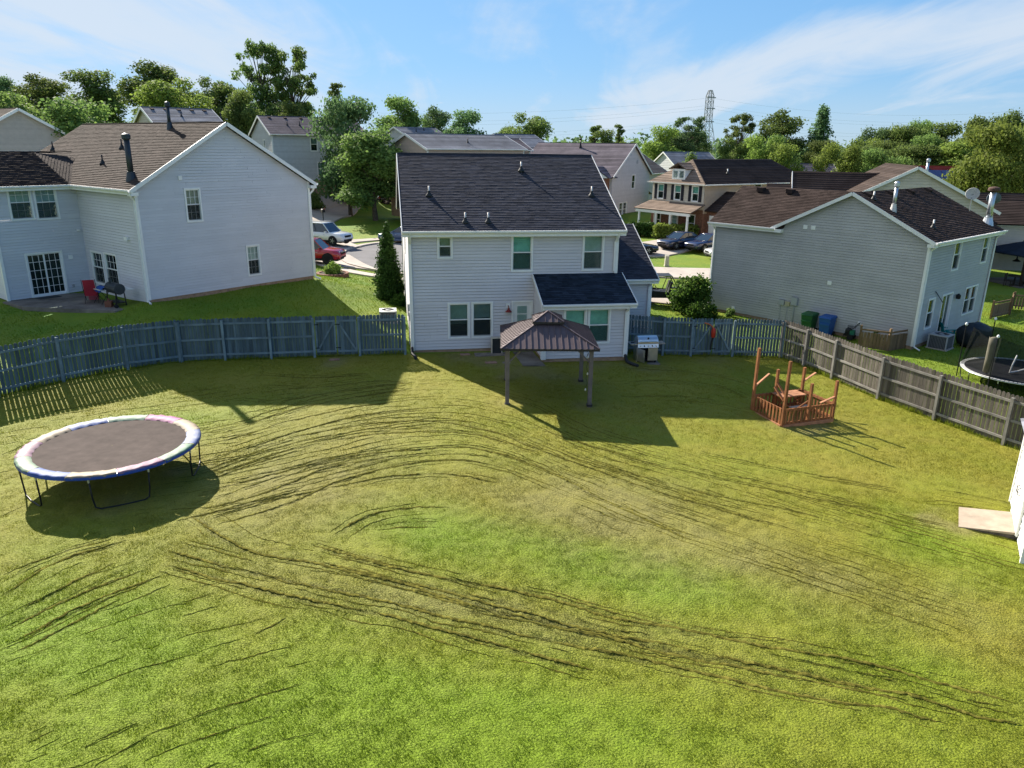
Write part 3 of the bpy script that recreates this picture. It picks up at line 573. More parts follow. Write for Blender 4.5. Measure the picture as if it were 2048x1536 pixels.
class House:
    def __init__(s, name, label, org, yaw, z0, siding, roofm, cat='house', group=None, course=.138, detail=2):
        s.root = empty(name, (org[0], org[1], z0), yaw, label, cat, group); s.sid = siding; s.rm = roofm; s.course = course; s.detail = detail; s.rnd = random.Random(name+label)
    def frame(s, p0, p1):
        d = Vector((p1[0]-p0[0], p1[1]-p0[1])); ln = d.length; d /= ln; n = Vector((d.y, -d.x))
        return (lambda u, z, o=0.0: Vector((p0[0]+d.x*u+n.x*o, p0[1]+d.y*u+n.y*o, z))), ln
    def wall(s, p0, p1, z0, z1, gable=None, wins=(), mat_=None, course=None, lap=.027):
        """wins: (u0, u1, z0, z1, kind, blind, glass) ; gable: list of extra (u, z) points over the top"""
        F, ln = s.frame(p0, p1); poly = [(0, z0), (ln, z0), (ln, z1)]+[(u, z) for u, z in (gable or [])]+[(0, z1)]
        c = course or s.course; zt = max(p[1] for p in poly); m = MB(); k = 0
        cuts = set()
        z = z0
        while z < zt-1e-6: cuts.add(round(z, 4)); z += c
        cuts.add(round(zt, 4))
        for w in wins: cuts |= {round(w[2], 4), round(w[3], 4)}
        for q in poly: cuts.add(round(q[1], 4))
        cuts = sorted(cuts); seam = 1.2
        for za, zb in zip(cuts[:-1], cuts[1:]):
            if zb-za < 1e-4: continue
            ra, rb = xs_at(poly, za+1e-5), xs_at(poly, zb-1e-5)
            if not ra or not rb: continue
            i = math.floor((za-z0)/c+1e-4); fa = (za-z0)/c-i; fb = (zb-z0)/c-i; oa, ob = lap*(1-fa), lap*(1-fb)
            segs = [(0.0, 1.0)]
            iv = []
            for w in wins:
                if w[2] < zb-1e-5 and w[3] > za+1e-5: iv.append((w[0], w[1]))
            lo = (ra[0], rb[0]); hi = (ra[1], rb[1]); parts = []; cur = lo
            for u0, u1 in sorted(iv): parts.append((cur, (u0, u0))); cur = (u1, u1)
            parts.append((cur, hi)); t = s.rnd.random()
            if s.detail > 1:                        # siding comes in lengths: staggered panel joints
                if fa < 1e-3: seam = s.rnd.uniform(0, 3.6)
                split = []
                for (la, lb), (ha, hb) in parts:
                    x = seam
                    while x < ln:
                        if max(la, lb)+.15 < x < min(ha, hb)-.15: split.append(((la, lb), (x-.0015, x-.0015))); la = lb = x+.0015
                        x += 3.66
                    split.append(((la, lb), (ha, hb)))
                parts = split
            for (la, lb), (ha, hb) in parts:
                if s.detail > 1: t = s.rnd.random()
                if ha-la < 1e-4 and hb-lb < 1e-4: continue
                if fa < 1e-3 and zb-za > c*.5:          # slot added under each course to deepen its shade line
                    g = .13*c; q = g/(zb-za); lg, hg = la+(lb-la)*q, ha+(hb-ha)*q; og = oa+(ob-oa)*q; d = -.03
                    m.face([F(lg, za+g, og), F(hg, za+g, og), F(hb, zb, ob), F(lb, zb, ob)], t)
                    m.face([F(lg, za+g, d), F(hg, za+g, d), F(hg, za+g, og), F(lg, za+g, og)], t)
                    m.face([F(la, za, d), F(ha, za, d), F(hg, za+g, d), F(lg, za+g, d)], t)
                    m.face([F(la, za, 0.0), F(ha, za, 0.0), F(ha, za, d), F(la, za, d)], t)
                else: m.face([F(la, za, oa), F(ha, za, oa), F(hb, zb, ob), F(lb, zb, ob)], t)
        o = m.build('siding', mat_ or s.sid, s.root, tint=True, kind='stuff')
        for w in wins: s.window(F, *w)
        return F
    def window(s, F, u0, u1, z0, z1, kind='dh', blind=None, glass=None):
        P = s.root; glass = glass or GLASS
        def wb(m, a, b, c, d, o0, o1): m.hexa([F(a, c, o1), F(b, c, o1), F(b, c, o0), F(a, c, o0), F(a, d, o1), F(b, d, o1), F(b, d, o0), F(a, d, o0)])
        m = MB(); k = .065
        for a, b, c, d in ((u0-k, u0+.012, z0-k, z1+k), (u1-.012, u1+k, z0-k, z1+k), (u0+.012, u1-.012, z1-.012, z1+k), (u0+.012, u1-.012, z0-k, z0+.012)): wb(m, a, b, c, d, -.11, .042)
        if kind == 'slider' or kind == 'door':
            fr = m.build('door', WHITE, P)
        else: fr = m.build('window', WHITE, P)
        def sub(mm, n, mt): return mm.build(n, mt, fr)
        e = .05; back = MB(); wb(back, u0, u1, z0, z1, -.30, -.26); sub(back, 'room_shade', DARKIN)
        if kind in ('dh', 'dhg'):
            zm = (z0+z1)/2
            for i, (a, b, off) in enumerate(((zm, z1-.01, -.02), (z0+.01, zm+.03, -.05))):
                q = MB()
                for r in ((u0, u0+e, a, b), (u1-e, u1, a, b), (u0+e, u1-e, b-e, b), (u0+e, u1-e, a, a+e)): wb(q, *r, off-.03, off+.012)
                if kind == 'dhg':
                    for j in (1, 2): x = u0+(u1-u0)*j/3; wb(q, x-.009, x+.009, a+e, b-e, off-.012, off-.002)
                    y = (a+b)/2; wb(q, u0+e, u1-e, y-.009, y+.009, off-.012, off-.002)
                sub(q, 'sash', WHITE); g = MB(); wb(g, u0+e, u1-e, a+e, b-e, off-.026, off-.014); sub(g, 'pane', glass)
                if i == 1 and s.detail > 1: g = MB(); g.face([F(u0+e, a+.02, .004), F(u1-e, a+.02, .004), F(u1-e, b-.02, .004), F(u0+e, b-.02, .004)]); sub(g, 'insect_screen', SCREEN)
        elif kind == 'slider':
            um = (u0+u1)/2
            for a, b, off in ((u0, um+.03, -.02), (um-.03, u1, -.06)):
                q = MB(); ee = .07
                for r in ((a, a+ee, z0, z1), (b-ee, b, z0, z1), (a+ee, b-ee, z1-ee, z1), (a+ee, b-ee, z0, z0+ee)): wb(q, *r, off-.03, off+.012)
                if blind == 'grid':
                    for j in (1, 2): x = a+(b-a)*j/3; wb(q, x-.01, x+.01, z0+ee, z1-ee, off-.012, off-.002)
                    for j in range(1, 5): y = z0+(z1-z0)*j/5; wb(q, a+ee, b-ee, y-.01, y+.01, off-.012, off-.002)
                sub(q, 'sash', WHITE); g = MB(); wb(g, a+ee, b-ee, z0+ee, z1-ee, off-.026, off-.014); sub(g, 'pane', glass)
        elif kind == 'door':
            q = MB(); wb(q, u0+.012, u1-.012, z0, z1-.012, -.07, -.03)
            sub(q, 'leaf', WHITE); g = MB(); wb(g, u0+.2, u1-.2, z0+.95, z1-.2, -.028, -.018); sub(g, 'pane', glass)
            q = MB(); wb(q, u0+.2, u1-.2, (z0+.95+z1-.2)/2+.05, (z0+.95+z1-.2)/2+.09, -.017, -.008); sub(q, 'muntin', WHITE)
            return fr
        elif kind == 'fixed':
            g = MB(); wb(g, u0+.012, u1-.012, z0+.012, z1-.012, -.05, -.04); sub(g, 'pane', glass)
            q = MB(); wb(q, u0, u1, (z0+z1)/2-.02, (z0+z1)/2+.02, -.04, -.02); sub(q, 'sash', WHITE)
        if blind and blind != 'grid':
            bm_, cov = blind if isinstance(blind, tuple) else (blind, 1.0)
            q = MB(); n = max(6, int((z1-z0)*cov/.055))
            for i in range(n):
                zz = z1-(z1-z0)*cov*(i+.5)/n; h = (z1-z0)*cov/n*.62
                q.face([F(u0+.03, zz-h, -.11), F(u1-.03, zz-h, -.11), F(u1-.03, zz+h*.9, -.135), F(u0+.03, zz+h*.9, -.135)])
            sub(q, 'blind', bm_)
        return fr
    def roof(s, pts, mat_=None, tab=.30, expo=.145, thick=.10, deck=True):
        """pts: planar polygon, pts[0]->pts[1] is the eave; outward normal from that order (ccw seen from outside)"""
        P = [Vector(p) for p in pts]; ex = (P[1]-P[0]).normalized(); nrm = ex.cross(P[2]-P[0]).normalized(); ey = nrm.cross(ex)
        st = [((p-P[0]).dot(ex), (p-P[0]).dot(ey)) for p in P]; tmax = max(q[1] for q in st)
        def G(u, v, o): return P[0]+ex*u+ey*v+nrm*o
        d = MB(); d.prism(st, -thick, 0.0, lambda u, v, h: G(u, v, h)); dk = d.build('roof_deck', mat_ or s.rm, s.root)
        m = MB(); v = 0.0; tsk = .024 if s.detail > 1 else .03; row = 0; rnd = s.rnd
        while v < tmax-1e-4:
            band = clip_strip(st, 1, v, min(v+expo, tmax))
            if len(band) > 2:
                lo, hi = min(q[0] for q in band), max(q[0] for q in band)
                if s.detail > 1:
                    x = lo-rnd.random()*tab; edges = []
                    while x < hi: w = tab*rnd.uniform(.55, 1.35); edges.append((x, x+w)); x += w
                else: edges = [(lo-1, hi+1)]
                for a, b in edges:
                    c = clip_strip(band, 0, max(a, lo), min(b, hi)) if s.detail > 1 else band
                    if len(c) < 3: continue
                    hh = tsk*(rnd.uniform(.75, 1.2) if s.detail > 1 else 1.0); t = rnd.random()
                    m.face([G(q[0], q[1], .004+hh*(1-(q[1]-v)/expo)) for q in c], t)
                    bl = [q for q in c if q[1] < v+1e-6]
                    if len(bl) >= 2:
                        u0, u1 = min(q[0] for q in bl), max(q[0] for q in bl)
                        m.face([G(u0, v, -.005), G(u1, v, -.005), G(u1, v, .004+hh), G(u0, v, .004+hh)], t*.4)
            v += expo; row += 1
        m.build('shingles', mat_ or s.rm, dk, tint=True, kind='stuff')
        return G
    def box(s, name, mat_, *b, par=None):
        m = MB(); m.box(*b); return m.build(name, mat_, par or s.root)
    def bar(s, name, mat_, a, b, w, h): m = MB(); m.bar(a, b, w, h); return m.build(name, mat_, s.root)
    def gutter(s, p0, p1, z):            # K-profile gutter hanging outside the eave line p0->p1
        F, ln = s.frame(p0, p1); m = MB(); prof = [(0, 0), (.07, 0), (.115, .055), (.115, .12), (.10, .12), (.095, .065), (.06, .02), (.012, .02), (.012, .12), (0, .12)]
        m.loft([[F(u, z-.12+h, o) for o, h in prof] for u in (0, ln)]); return m.build('gutter', WHITE, s.root)
    def downspout(s, pts, w=.075): m = MB(); [m.bar(a, b, w, w*.8, up=(.3, 1, .1)) for a, b in zip(pts[:-1], pts[1:])]; return m.build('downspout', WHITE, s.root)
    def foundation(s, pts, h=.16, depth=.9, m_=None):
        m = MB(); n = len(pts); cx = sum(p[0] for p in pts)/n; cy = sum(p[1] for p in pts)/n
        m.prism(pts, -depth, h, lambda u, v, k: (u+(.02 if u < cx else -.02)*1, v+(.02 if v < cy else -.02), k)); return m.build('foundation', m_ or BRICKF, s.root)
    def corner(s, x, y, z0, z1, w=.09, mt=None): return s.box('corner_trim', mt or WHITE, x-w/2, x+w/2, y-w/2, y+w/2, z0, z1)
    def vent_pipe(s, G3, h=.42, r=.04, mt=None):
        x, y, z = G3; q = MB(); q.lathe([(.17, -.06), (.15, .02), (r+.045, .10), (r+.01, .2), (r+.008, .22)], 12, (x, y, z)); b = q.build('vent_boot', BLACKP, s.root, smooth=True)
        q = MB(); q.lathe([(r, -.1), (r, h), (r*.8, h)], 12, (x, y, z)); q.build('vent_pipe', mt or LEAD, b, smooth=True)
    def flue(s, G3, h, r, body, base, cap=True, lean=0):
        x, y, z = G3; q = MB(); q.lathe([(r*2.3, -.25), (r*1.9, .0), (r*1.35, .28), (r*1.35, .32)], 12, (x, y, z)); b = q.build('flue_boot', base, s.root, smooth=False)
        q = MB(); q.lathe([(r, .1), (r, h), (r*.7, h)], 14, (x, y, z)); q.build('flue_pipe', body, b, smooth=True)
        if cap: q = MB(); q.lathe([(r*1.1, h-.02), (r*1.5, h+.04), (r*1.5, h+.2), (r*1.2, h+.24), (r*.3, h+.28)], 14, (x, y, z)); q.build('flue_cap', body, b, smooth=False)
    def slot_vent(s, G3, ang):
        m = MB(); M = Matrix.Translation(G3) @ Matrix.Rotation(ang, 4, 'X'); m.hexa([M @ Vector(p) for p in ((-.2, -.2, 0), (.2, -.2, 0), (.2, .2, 0), (-.2, .2, 0), (-.16, -.2, .13), (.16, -.2, .13), (.16, .14, .10), (-.16, .14, .10))]); return m.build('roof_vent', SH_DBROWN, s.root)
    def wallbox(s, name, F, u0, u1, z0, z1, dep, mt): m = MB(); m.hexa([F(u0, z0, dep), F(u1, z0, dep), F(u1, z0, 0), F(u0, z0, 0), F(u0, z1, dep), F(u1, z1, dep), F(u1, z1, 0), F(u0, z1, 0)]); return m.build(name, mt, s.root)

def quad_gable_roof(h, a0, a1, b0, b1, ze, zr, ov=.3, oe=.35, axis='a', mat_=None, tab=.30, expo=.145):
    """gable roof over a0..a1 x b0..b1, ridge parallel to axis; ze at wall line"""
    if axis == 'a':
        bm = (b0+b1)/2; k = (zr-ze)/(bm-b0); zz = ze-k*oe
        h.roof([(a0-ov, b0-oe, zz), (a1+ov, b0-oe, zz), (a1+ov, bm, zr), (a0-ov, bm, zr)], mat_, tab, expo)
        h.roof([(a1+ov, b1+oe, zz), (a0-ov, b1+oe, zz), (a0-ov, bm, zr), (a1+ov, bm, zr)], mat_, tab, expo)
        m = MB(); m.tube([(a0-ov, bm, zr+.01), (a1+ov, bm, zr+.01)], .055, 6); m.build('ridge_cap', mat_ or h.rm, h.root)
    else:
        am = (a0+a1)/2; k = (zr-ze)/(am-a0); zz = ze-k*oe
        h.roof([(a0-oe, b1+ov, zz), (a0-oe, b0-ov, zz), (am, b0-ov, zr), (am, b1+ov, zr)], mat_, tab, expo)
        h.roof([(a1+oe, b0-ov, zz), (a1+oe, b1+ov, zz), (am, b1+ov, zr), (am, b0-ov, zr)], mat_, tab, expo)
        m = MB(); m.tube([(am, b0-ov, zr+.01), (am, b1+ov, zr+.01)], .055, 6); m.build('ridge_cap', mat_ or h.rm, h.root)
def rake(h, p0, p1, w=.17, t=.03):      # white board along a gable edge
    m = MB(); m.bar((p0[0], p0[1], p0[2]-w/2+.035), (p1[0], p1[1], p1[2]-w/2+.035), t, w); return m.build('rake_board', WHITE, h.root)

# ---------------------------------------------------------------- the house in the middle
def main_house():
    W, D, E, RZ = 9.27, 12.35, 5.42, 8.42
    h = House('house', 'pale grey sided two-storey house with charcoal shingle roof in the middle of the photo', (-4.49, 32.59), R_(9.62), -.21, SID_MAIN, SH_DARK)
    h.foundation([(0, 0), (W, 0), (W, D), (0, D)], .03); h.foundation([(5.55, -2.1), (W, -2.1), (W, 0), (5.55, 0)], .02)
    wins = [(1.25, 1.80, 4.20, 5.08, 'dh', BLIND_B), (4.50, 5.36, 3.58, 5.10, 'dh', (BLIND_REFL, 1.0), GLASS_G), (7.74, 8.62, 3.58, 5.10, 'dh', (BLIND_W, 1.0)),
            (1.67, 2.53, .60, 2.13, 'dh', (BLIND_G, .62), GLASS_G), (2.73, 3.58, .60, 2.14, 'dh', (BLIND_G, .45)), (4.56, 5.40, .14, 2.15, 'door')]
    F = h.wall((0, 0), (W, 0), .03, E, wins=wins)
    gs = [(D/2, RZ-.12)]
    h.wall((W, 0), (W, D), .03, E, gable=gs); h.wall((0, D), (0, 0), .03, E, gable=gs, mat_=SID_MAIN, wins=[(5.5, 6.3, 3.6, 5.0, 'dh', BLIND_W)]); h.wall((W, D), (0, D), .03, E)
    k = (RZ-E)/(D/2)
    quad_gable_roof(h, 0, W, 0, D, E+.08, RZ)
    zz = E+.08-k*.35
    h.box('fascia', WHITE, -.3, W+.3, -.37, -.34, zz-.22, zz-.02); h.box('soffit', WHITE, -.28, W+.28, -.34, .02, zz-.20, zz-.17)
    h.box('frieze', WHITE, .05, W-.05, -.03, -.005, E-.12, E-.02)
    h.gutter((-.3, -.37), (W+.3, -.37), zz+.03)
    for a in (-.31, W+.31):
        rake(h, (a, -.35, zz+.01), (a, D/2, RZ)); rake(h, (a, D+.35, zz+.01), (a, D/2, RZ))
    for x, y in ((0, 0), (W, 0), (0, D), (W, D)): h.corner(x, y, .03, E, .14)
    h.downspout([(.02, -.42, zz-.06), (.02, -.30, zz-.30), (.03, -.07, zz-.55), (.05, -.07, .05)])
    h.downspout([(W-.02, -.42, zz-.06), (W-.02, -.30, zz-.30), (W-.10, -.07, zz-.50), (W-.10, -.07, 3.50)])
    Gz = lambda a, b: (a, b, zz+k*(b+.35)+.01)
    for a, b in ((1.02, 2.37), (5.64, 4.52), (8.65, 2.38), (2.45, .30), (3.46, .30)): h.vent_pipe(Gz(a, b))
    # lean-to at the back
    B0, BD, BE, BT = 5.55, -2.1, 2.52, 3.38
    Fb = h.wall((B0, BD), (W, BD), .02, BE, wins=[(6.47, 7.40, .74, 2.2, 'dh', (BLIND_REFL, 1.0), GLASS_G), (7.57, 8.47, .74, 2.2, 'dh', (BLIND_REFL, 1.0), GLASS_G)]) if False else None
    F2, _ = h.frame((B0, BD), (W, BD))
    h.wall((B0, BD), (W, BD), .02, BE, wins=[(.93, 1.83, .72, 2.2, 'dh', (BLIND_REFL, 1.0), GLASS_G), (2.0, 2.9, .72, 2.2, 'dh', (BLIND_REFL, 1.0), GLASS_G)])
    h.wall((W, BD), (W, 0), .02, BE, gable=[(2.1, BT)]); h.wall((B0, 0), (B0, BD), .02, BE, gable=[(0, BT)])
    kb = (BT-BE)/2.1; ze = BE+.06-kb*.3
    h.roof([(B0-.12, BD-.3, ze), (W+.3, BD-.3, ze), (W+.3, -.02, ze+kb*2.28), (B0-.12, -.02, ze+kb*2.28)], SH_BLUE)
    h.gutter((B0-.12, BD-.32), (W+.3, BD-.32), ze+.03); h.box('fascia', WHITE, B0-.12, W+.3, BD-.32, BD-.29, ze-.2, ze-.02)
    h.box('soffit', WHITE, B0-.1, W+.28, BD-.29, BD+.02, ze-.18, ze-.15)
    rake(h, (B0-.13, BD-.3, ze+.01), (B0-.13, -.02, ze+kb*2.28)); rake(h, (W+.31, BD-.3, ze+.01), (W+.31, -.02, ze+kb*2.28))
    h.corner(B0, BD, .02, BE, .2); h.corner(W, BD, .02, BE, .13)
    h.downspout([(W-.02, BD-.38, ze-.06), (W-.04, BD-.2, ze-.26), (W-.09, BD-.07, ze-.40), (W-.09, BD-.07, .02)])
    h.wallbox('security_camera', F2, 3.22, 3.30, 2.34, 2.42, .12, BLACKM)
    # red barn wall lamp, meter boxes, access panel
    l = MB(); l.lathe([(.16, 0), (.13, .03), (.05, .11), (.04, .17)], 12, F(4.33, 1.74, .18)); l.bar(F(4.33, 1.93, .18), F(4.33, 2.0, .02), .03, .03); lo = l.build('wall_lamp', mat('lamp_red', (.22, .03, .025), .45), h.root)
    h.wallbox('lamp_plate', F, 4.24, 4.42, 1.90, 2.1, .03, WHITE)
    FL_, _ = h.frame((0, D), (0, 0))
    h.wallbox('meter_box', FL_, D-1.5, D-1.2, 1.35, 1.9, .14, GREYM); h.wallbox('meter_box', FL_, D-1.05, D-.85, 1.2, 1.6, .10, GREYM)
    c = MB(); c.tube([FL_(D-1.35, 1.35, .08), FL_(D-1.35, -.2, .08)], .03, 6); c.build('conduit', GREYM, h.root)
    # attached single-storey garage wing
    A1, G0, GE = 12.2, 3.3, 2.62
    h.foundation([(W, G0), (A1, G0), (A1, 12), (W, 12)], .0, 1.1)
    h.wall((W, G0), (A1, G0), -.3, GE); h.wall((A1, G0), (A1, 12), -.3, GE, gable=[(4.35, 4.65)]); h.wall((A1, 12), (W, 12), -.3, GE)
    kg = (4.75-GE)/4.35; zg = GE+.06-kg*.32
    h.roof([(W+.02, G0-.32, zg), (A1+.3, G0-.32, zg), (A1+.3, G0+4.35, zg+kg*4.67), (W+.02, G0+4.35, zg+kg*4.67)])
    h.roof([(A1+.3, 12.32, zg), (W+.02, 12.32, zg), (W+.02, G0+4.35, zg+kg*4.67), (A1+.3, G0+4.35, zg+kg*4.67)])
    h.gutter((W+.1, G0-.34), (A1+.3, G0-.34), zg+.03); h.box('fascia', WHITE, W+.1, A1+.3, G0-.34, G0-.31, zg-.2, zg-.02)
    rake(h, (A1+.31, G0-.32, zg), (A1+.31, G0+4.35, zg+kg*4.67)); h.corner(A1, G0, -.3, GE, .13)
    h.downspout([(A1-.05, G0-.4, zg-.06), (A1-.07, G0-.2, zg-.24), (A1-.1, G0-.07, zg-.4), (A1-.1, G0-.07, -.25)])
main_house()

# ---------------------------------------------------------------- left neighbour
def left_house():
    A, B, E, RZ = 9.62, 15.3, 5.28, 8.22
    h = House('house', 'blue-grey sided two-storey house with brown roof and tall dark flue at the left', (-17.44, 35.44), R_(51.7), 1.35, SID_LEFT, SH_BROWN)
    h.foundation([(0, 0), (A, 0), (A, B), (0, B)], .03, 1.6)
    F = h.wall((0, 0), (A, 0), .03, E, gable=[(A/2, RZ-.12)], wins=[(2.42, 3.14, 3.60, 5.10, 'dhg', (BLIND_B, .5)), (5.47, 6.15, .57, 2.08, 'dhg', (BLIND_W, .5))])
    h.wall((A, 0), (A, B), .03, E); h.wall((A, B), (0, B), .03, E, gable=[(A/2, RZ-.12)])
    G = h.wall((0, B), (0, 0), -.25, E, wins=[(B-5.55, B-4.38, .27, 1.85, 'dhg', BLIND_W), (B-4.08, B-2.85, .32, 1.9, 'dhg', BLIND_W)])
    quad_gable_roof(h, 0, A, 0, B, E+.08, RZ, axis='b')
    k = (RZ-E-.08)/(A/2); zz = E+.08-k*.35
    h.box('fascia', WHITE, -.37, -.34, -.3, 6.2, zz-.2, zz-.02); h.gutter((-.37, 6.0), (-.37, -.3), zz+.03)
    h.gutter((A+.37, -.3), (A+.37, 9), zz+.03); h.box('fascia', WHITE, A+.34, A+.37, -.3, 9, zz-.2, zz-.02)
    rake(h, (-.35, -.31, zz), (A/2, -.31, RZ)); rake(h, (A+.35, -.31, zz), (A/2, -.31, RZ))
    h.box('eave_return', WHITE, -.36, .02, -.3, .02, zz-.24, zz-.08); h.box('eave_return', WHITE, A-.02, A+.36, -.3, .02, zz-.24, zz-.08)
    for x, y in ((0, 0), (A, 0)): h.corner(x, y, .03, E, .13)
    h.downspout([(-.43, -.1, zz-.06), (-.25, -.1, zz-.3), (-.07, .05, zz-.45), (-.07, .05, .0), (-.1, -.3, -.1)])
    h.downspout([(A+.43, -.1, zz-.08), (A+.25, -.1, zz-.35), (A+.07, -.03, zz-.55), (A+.07, -.03, -.05), (A+.3, -.25, -.15)], .085)
    h.wallbox('attic_vent', F, 2.15, 2.33, 5.55, 5.75, .06, WHITE)
    m = MB(); m.box(-.12, 0, B-1.5, B-1.1, 2.8, 2.94); h.wallbox('floodlight', G, B-1.45, B-1.15, 2.78, 2.94, .14, WHITE)
    Gz = lambda a, b: (a, b, zz+k*(a+.35)+.01)
    h.flue(Gz(.42, 1.0), 1.75, .13, DKMET, DKMET); h.flue(Gz(4.35, 4.3), 1.05, .085, DKMET, DKMET)
    for a, b in ((2.63, 6.25), (1.35, 5.84), (2.33, 14.2)): h.vent_pipe(Gz(a, b), .45, .035, BLACKM)
    # rear wing towards the left edge
    C, b0, b1 = -3.92, 6.2, 12.4; zw = zz
    h.foundation([(C, b0), (0, b0), (0, b1), (C, b1)], -.22, 1.3)
    Fw = h.wall((C, b0), (0, b0), -.25, E, wins=[(C*-1-3.1, C*-1-2.17, 3.62, 5.13, 'dhg', BLIND_W), (C*-1-1.96, C*-1-1.02, 3.57, 5.10, 'dhg', BLIND_W), (C*-1-2.82, C*-1-1.22, -.18, 1.90, 'slider', 'grid', GLASS_G)])
    h.wall((C, b1), (C, b0), -.25, E); h.wall((0, b1), (C, b1), -.25, E)
    zr = E+.08+k*2.2; bm = (b0+b1)/2
    h.roof([(C-.15, b0-.3, zw), (-.34, b0-.3, zw), (-.85, b0+2.2, zr), (C-.15, b0+2.2, zr)], SH_DBROWN)  # darker shingles paint in the shade of this slope, turned from the sun
    h.roof([(-.34, b0-.3, zw), (1.75, b0+4.0, zw+k*2.08+.02), (-.85, b0+2.2, zr)], SH_BROWN, thick=.02)
    h.roof([(C-.15, b0+2.2, zr), (-.85, b0+2.2, zr), (1.75, b0+4.0, zr+.02), (C-.15, b0+4.0, zr+.02)], SH_DBROWN, thick=.02)
    h.gutter((C-.35, b0-.32), (-.30, b0-.32), zw+.03); h.box('fascia', WHITE, C-.35, -.30, b0-.32, b0-.29, zw-.2, zw-.02)
    h.corner(C, b0, -.25, E, .13)
    o = -C
    h.wallbox('exhaust_vent', Fw, o-.89, o-.70, 1.48, 1.68, .07, WHITE); h.wallbox('outlet_box', Fw, o-.95, o-.83, .02, .16, .06, GREYM); h.wallbox('security_camera', Fw, o-.3, o-.18, 2.86, 2.94, .16, WHITE)
left_house()

# ---------------------------------------------------------------- right neighbour
def right_house():
    A, B, ST, E, RZ = 9.3, 12.12, 8.0, 5.28, 7.33
    h = House('house', 'stone-grey sided two-storey house with dark brown roof and metal flues at the right', (20.07, 36.55), R_(41.41), -.75, SID_RIGHT, SH_DBROWN)
    h.foundation([(0, 0), (A, 0), (A, B), (0, B)], .03, 1.0)
    F = h.wall((0, 0), (A, 0), .03, E, wins=[(3.33, 4.17, 3.55, 5.02, 'dh', (BLIND_G, .0)), (7.46, 8.28, 3.56, 5.02, 'dh', (BLIND_G, .0), GLASS_G), (1.12, 1.88, .78, 2.25, 'dh', (BLIND_REFL, .0), GLASS_G), (2.92, 4.20, .2, 2.26, 'slider'), (6.14, 6.96, .82, 2.28, 'dh', (BLIND_G, .5)), (7.04, 7.84, .82, 2.28, 'dh', (BLIND_G, .5))])
    h.wall((A, 0), (A, B), .03, E, gable=[(ST/2, RZ-.1)])
    S = h.wall((0, B), (0, 0), .03, E, gable=[(B-ST/2, RZ-.12), (B-ST, E)]); h.wall((A, B), (0, B), .03, E)
    k = (RZ-E-.08)/(ST/2); zz = E+.08-k*.32
    h.roof([(-.3, -.32, zz), (A+.3, -.32, zz), (A+.3, ST/2, RZ), (-.3, ST/2, RZ)])
    kf = (7.2-E-.08)/3.0; zf = E+.08-kf*.3
    h.roof([(-.3, B+.3, zf), (-.3, ST-.06, zf), (3.0, ST/2+.3, zf+kf*3.3), (3.0, B+.3, zf+kf*3.3)])
    h.roof([(A+.3, ST+.32, zz), (3.0, ST+.32, zz), (3.0, ST/2, RZ), (A+.3, ST/2, RZ)])
    h.roof([(6.3, ST-.06, zf), (6.3, B+.3, zf), (3.0, B+.3, zf+kf*3.3), (3.0, ST/2+.3, zf+kf*3.3)])
    h.roof([(3.0, ST+.32, zz), (-.3, ST+.32, zz), (-.3, ST/2, RZ), (3.0, ST/2, RZ)])
    rake(h, (-.31, -.32, zz), (-.31, ST/2, RZ)); rake(h, (-.31, ST+.32, zz), (-.31, ST/2, RZ))
    h.box('eave_return', WHITE, -.3, .02, -.36, .02, zz-.22, zz-.06); h.box('eave_return', WHITE, -.31, .02, ST-.3, ST+.1, zf-.2, zf-.02)
    h.gutter((-.3, -.34), (A+.3, -.34), zz+.03); h.gutter((-.32, B+.3), (-.32, ST+.05), zf+.03)
    h.box('fascia', WHITE, -.3, A+.3, -.34, -.31, zz-.2, zz-.02); h.box('fascia', WHITE, -.32, -.29, ST, B+.3, zf-.2, zf-.02)
    for x, y in ((0, 0), (A, 0), (0, B)): h.corner(x, y, .03, E, .12)
    h.downspout([(.12, -.42, zz-.08), (.08, -.2, zz-.28), (.06, -.07, zz-.4), (.06, -.07, .0), (-.05, -.4, -.1)])
    h.downspout([(A-.1, -.42, zz-.08), (A-.1, -.2, zz-.25), (A-.1, -.07, zz-.4), (A-.1, -.07, .0)])
    h.downspout([(-.4, B-.02, zf-.08), (-.2, B-.02, zf-.25), (-.07, B-.04, zf-.4), (-.07, B-.04, 0)])
    u = lambda b: B-b
    for b0, b1, z0, z1 in ((6.55, 6.32, 5.28, 5.5), (6.1, 5.86, 5.28, 5.5), (4.78, 4.55, 2.49, 2.69)): h.wallbox('wall_vent', S, u(b0), u(b1), z0, z1, .05, WHITE)
    for n, b0, b1, z0, z1, m_, dp in (('meter_box', 6.67, 6.30, 1.08, 1.52, GREYM, .16), ('junction_box', 7.41, 7.1, .98, 1.27, GREYM, .12), ('junction_box', 7.03, 6.76, .98, 1.22, mat('box_beige', (.45, .40, .28), .6), .1), ('outlet_box', 10.44, 10.26, .2, .38, WHITE, .06), ('outlet_box', 2.84, 2.66, .65, .8, WHITE, .06)): h.wallbox(n, S, u(b0), u(b1), z0, z1, dp, m_)
    for b, w in ((6.5, .05), (7.3, .022), (6.9, .022)): c = MB(); c.tube([S(u(b), 1.05, .08), S(u(b), -.2, .08)], w*.8, 8); c.build('conduit', GREYM, h.root)
    h.wallbox('outlet_box', F, .12, .26, 3.12, 3.32, .05, WHITE)
    lm = MB(); lm.lathe([(.03, 0), (.11, .03), (.12, .22), (.03, .3)], 10, F(4.72, 1.88, .16)); lm.bar(F(4.72, 2.1, .02), F(4.72, 2.1, .16), .03, .03); lm.build('wall_lamp', BLACKM, h.root)
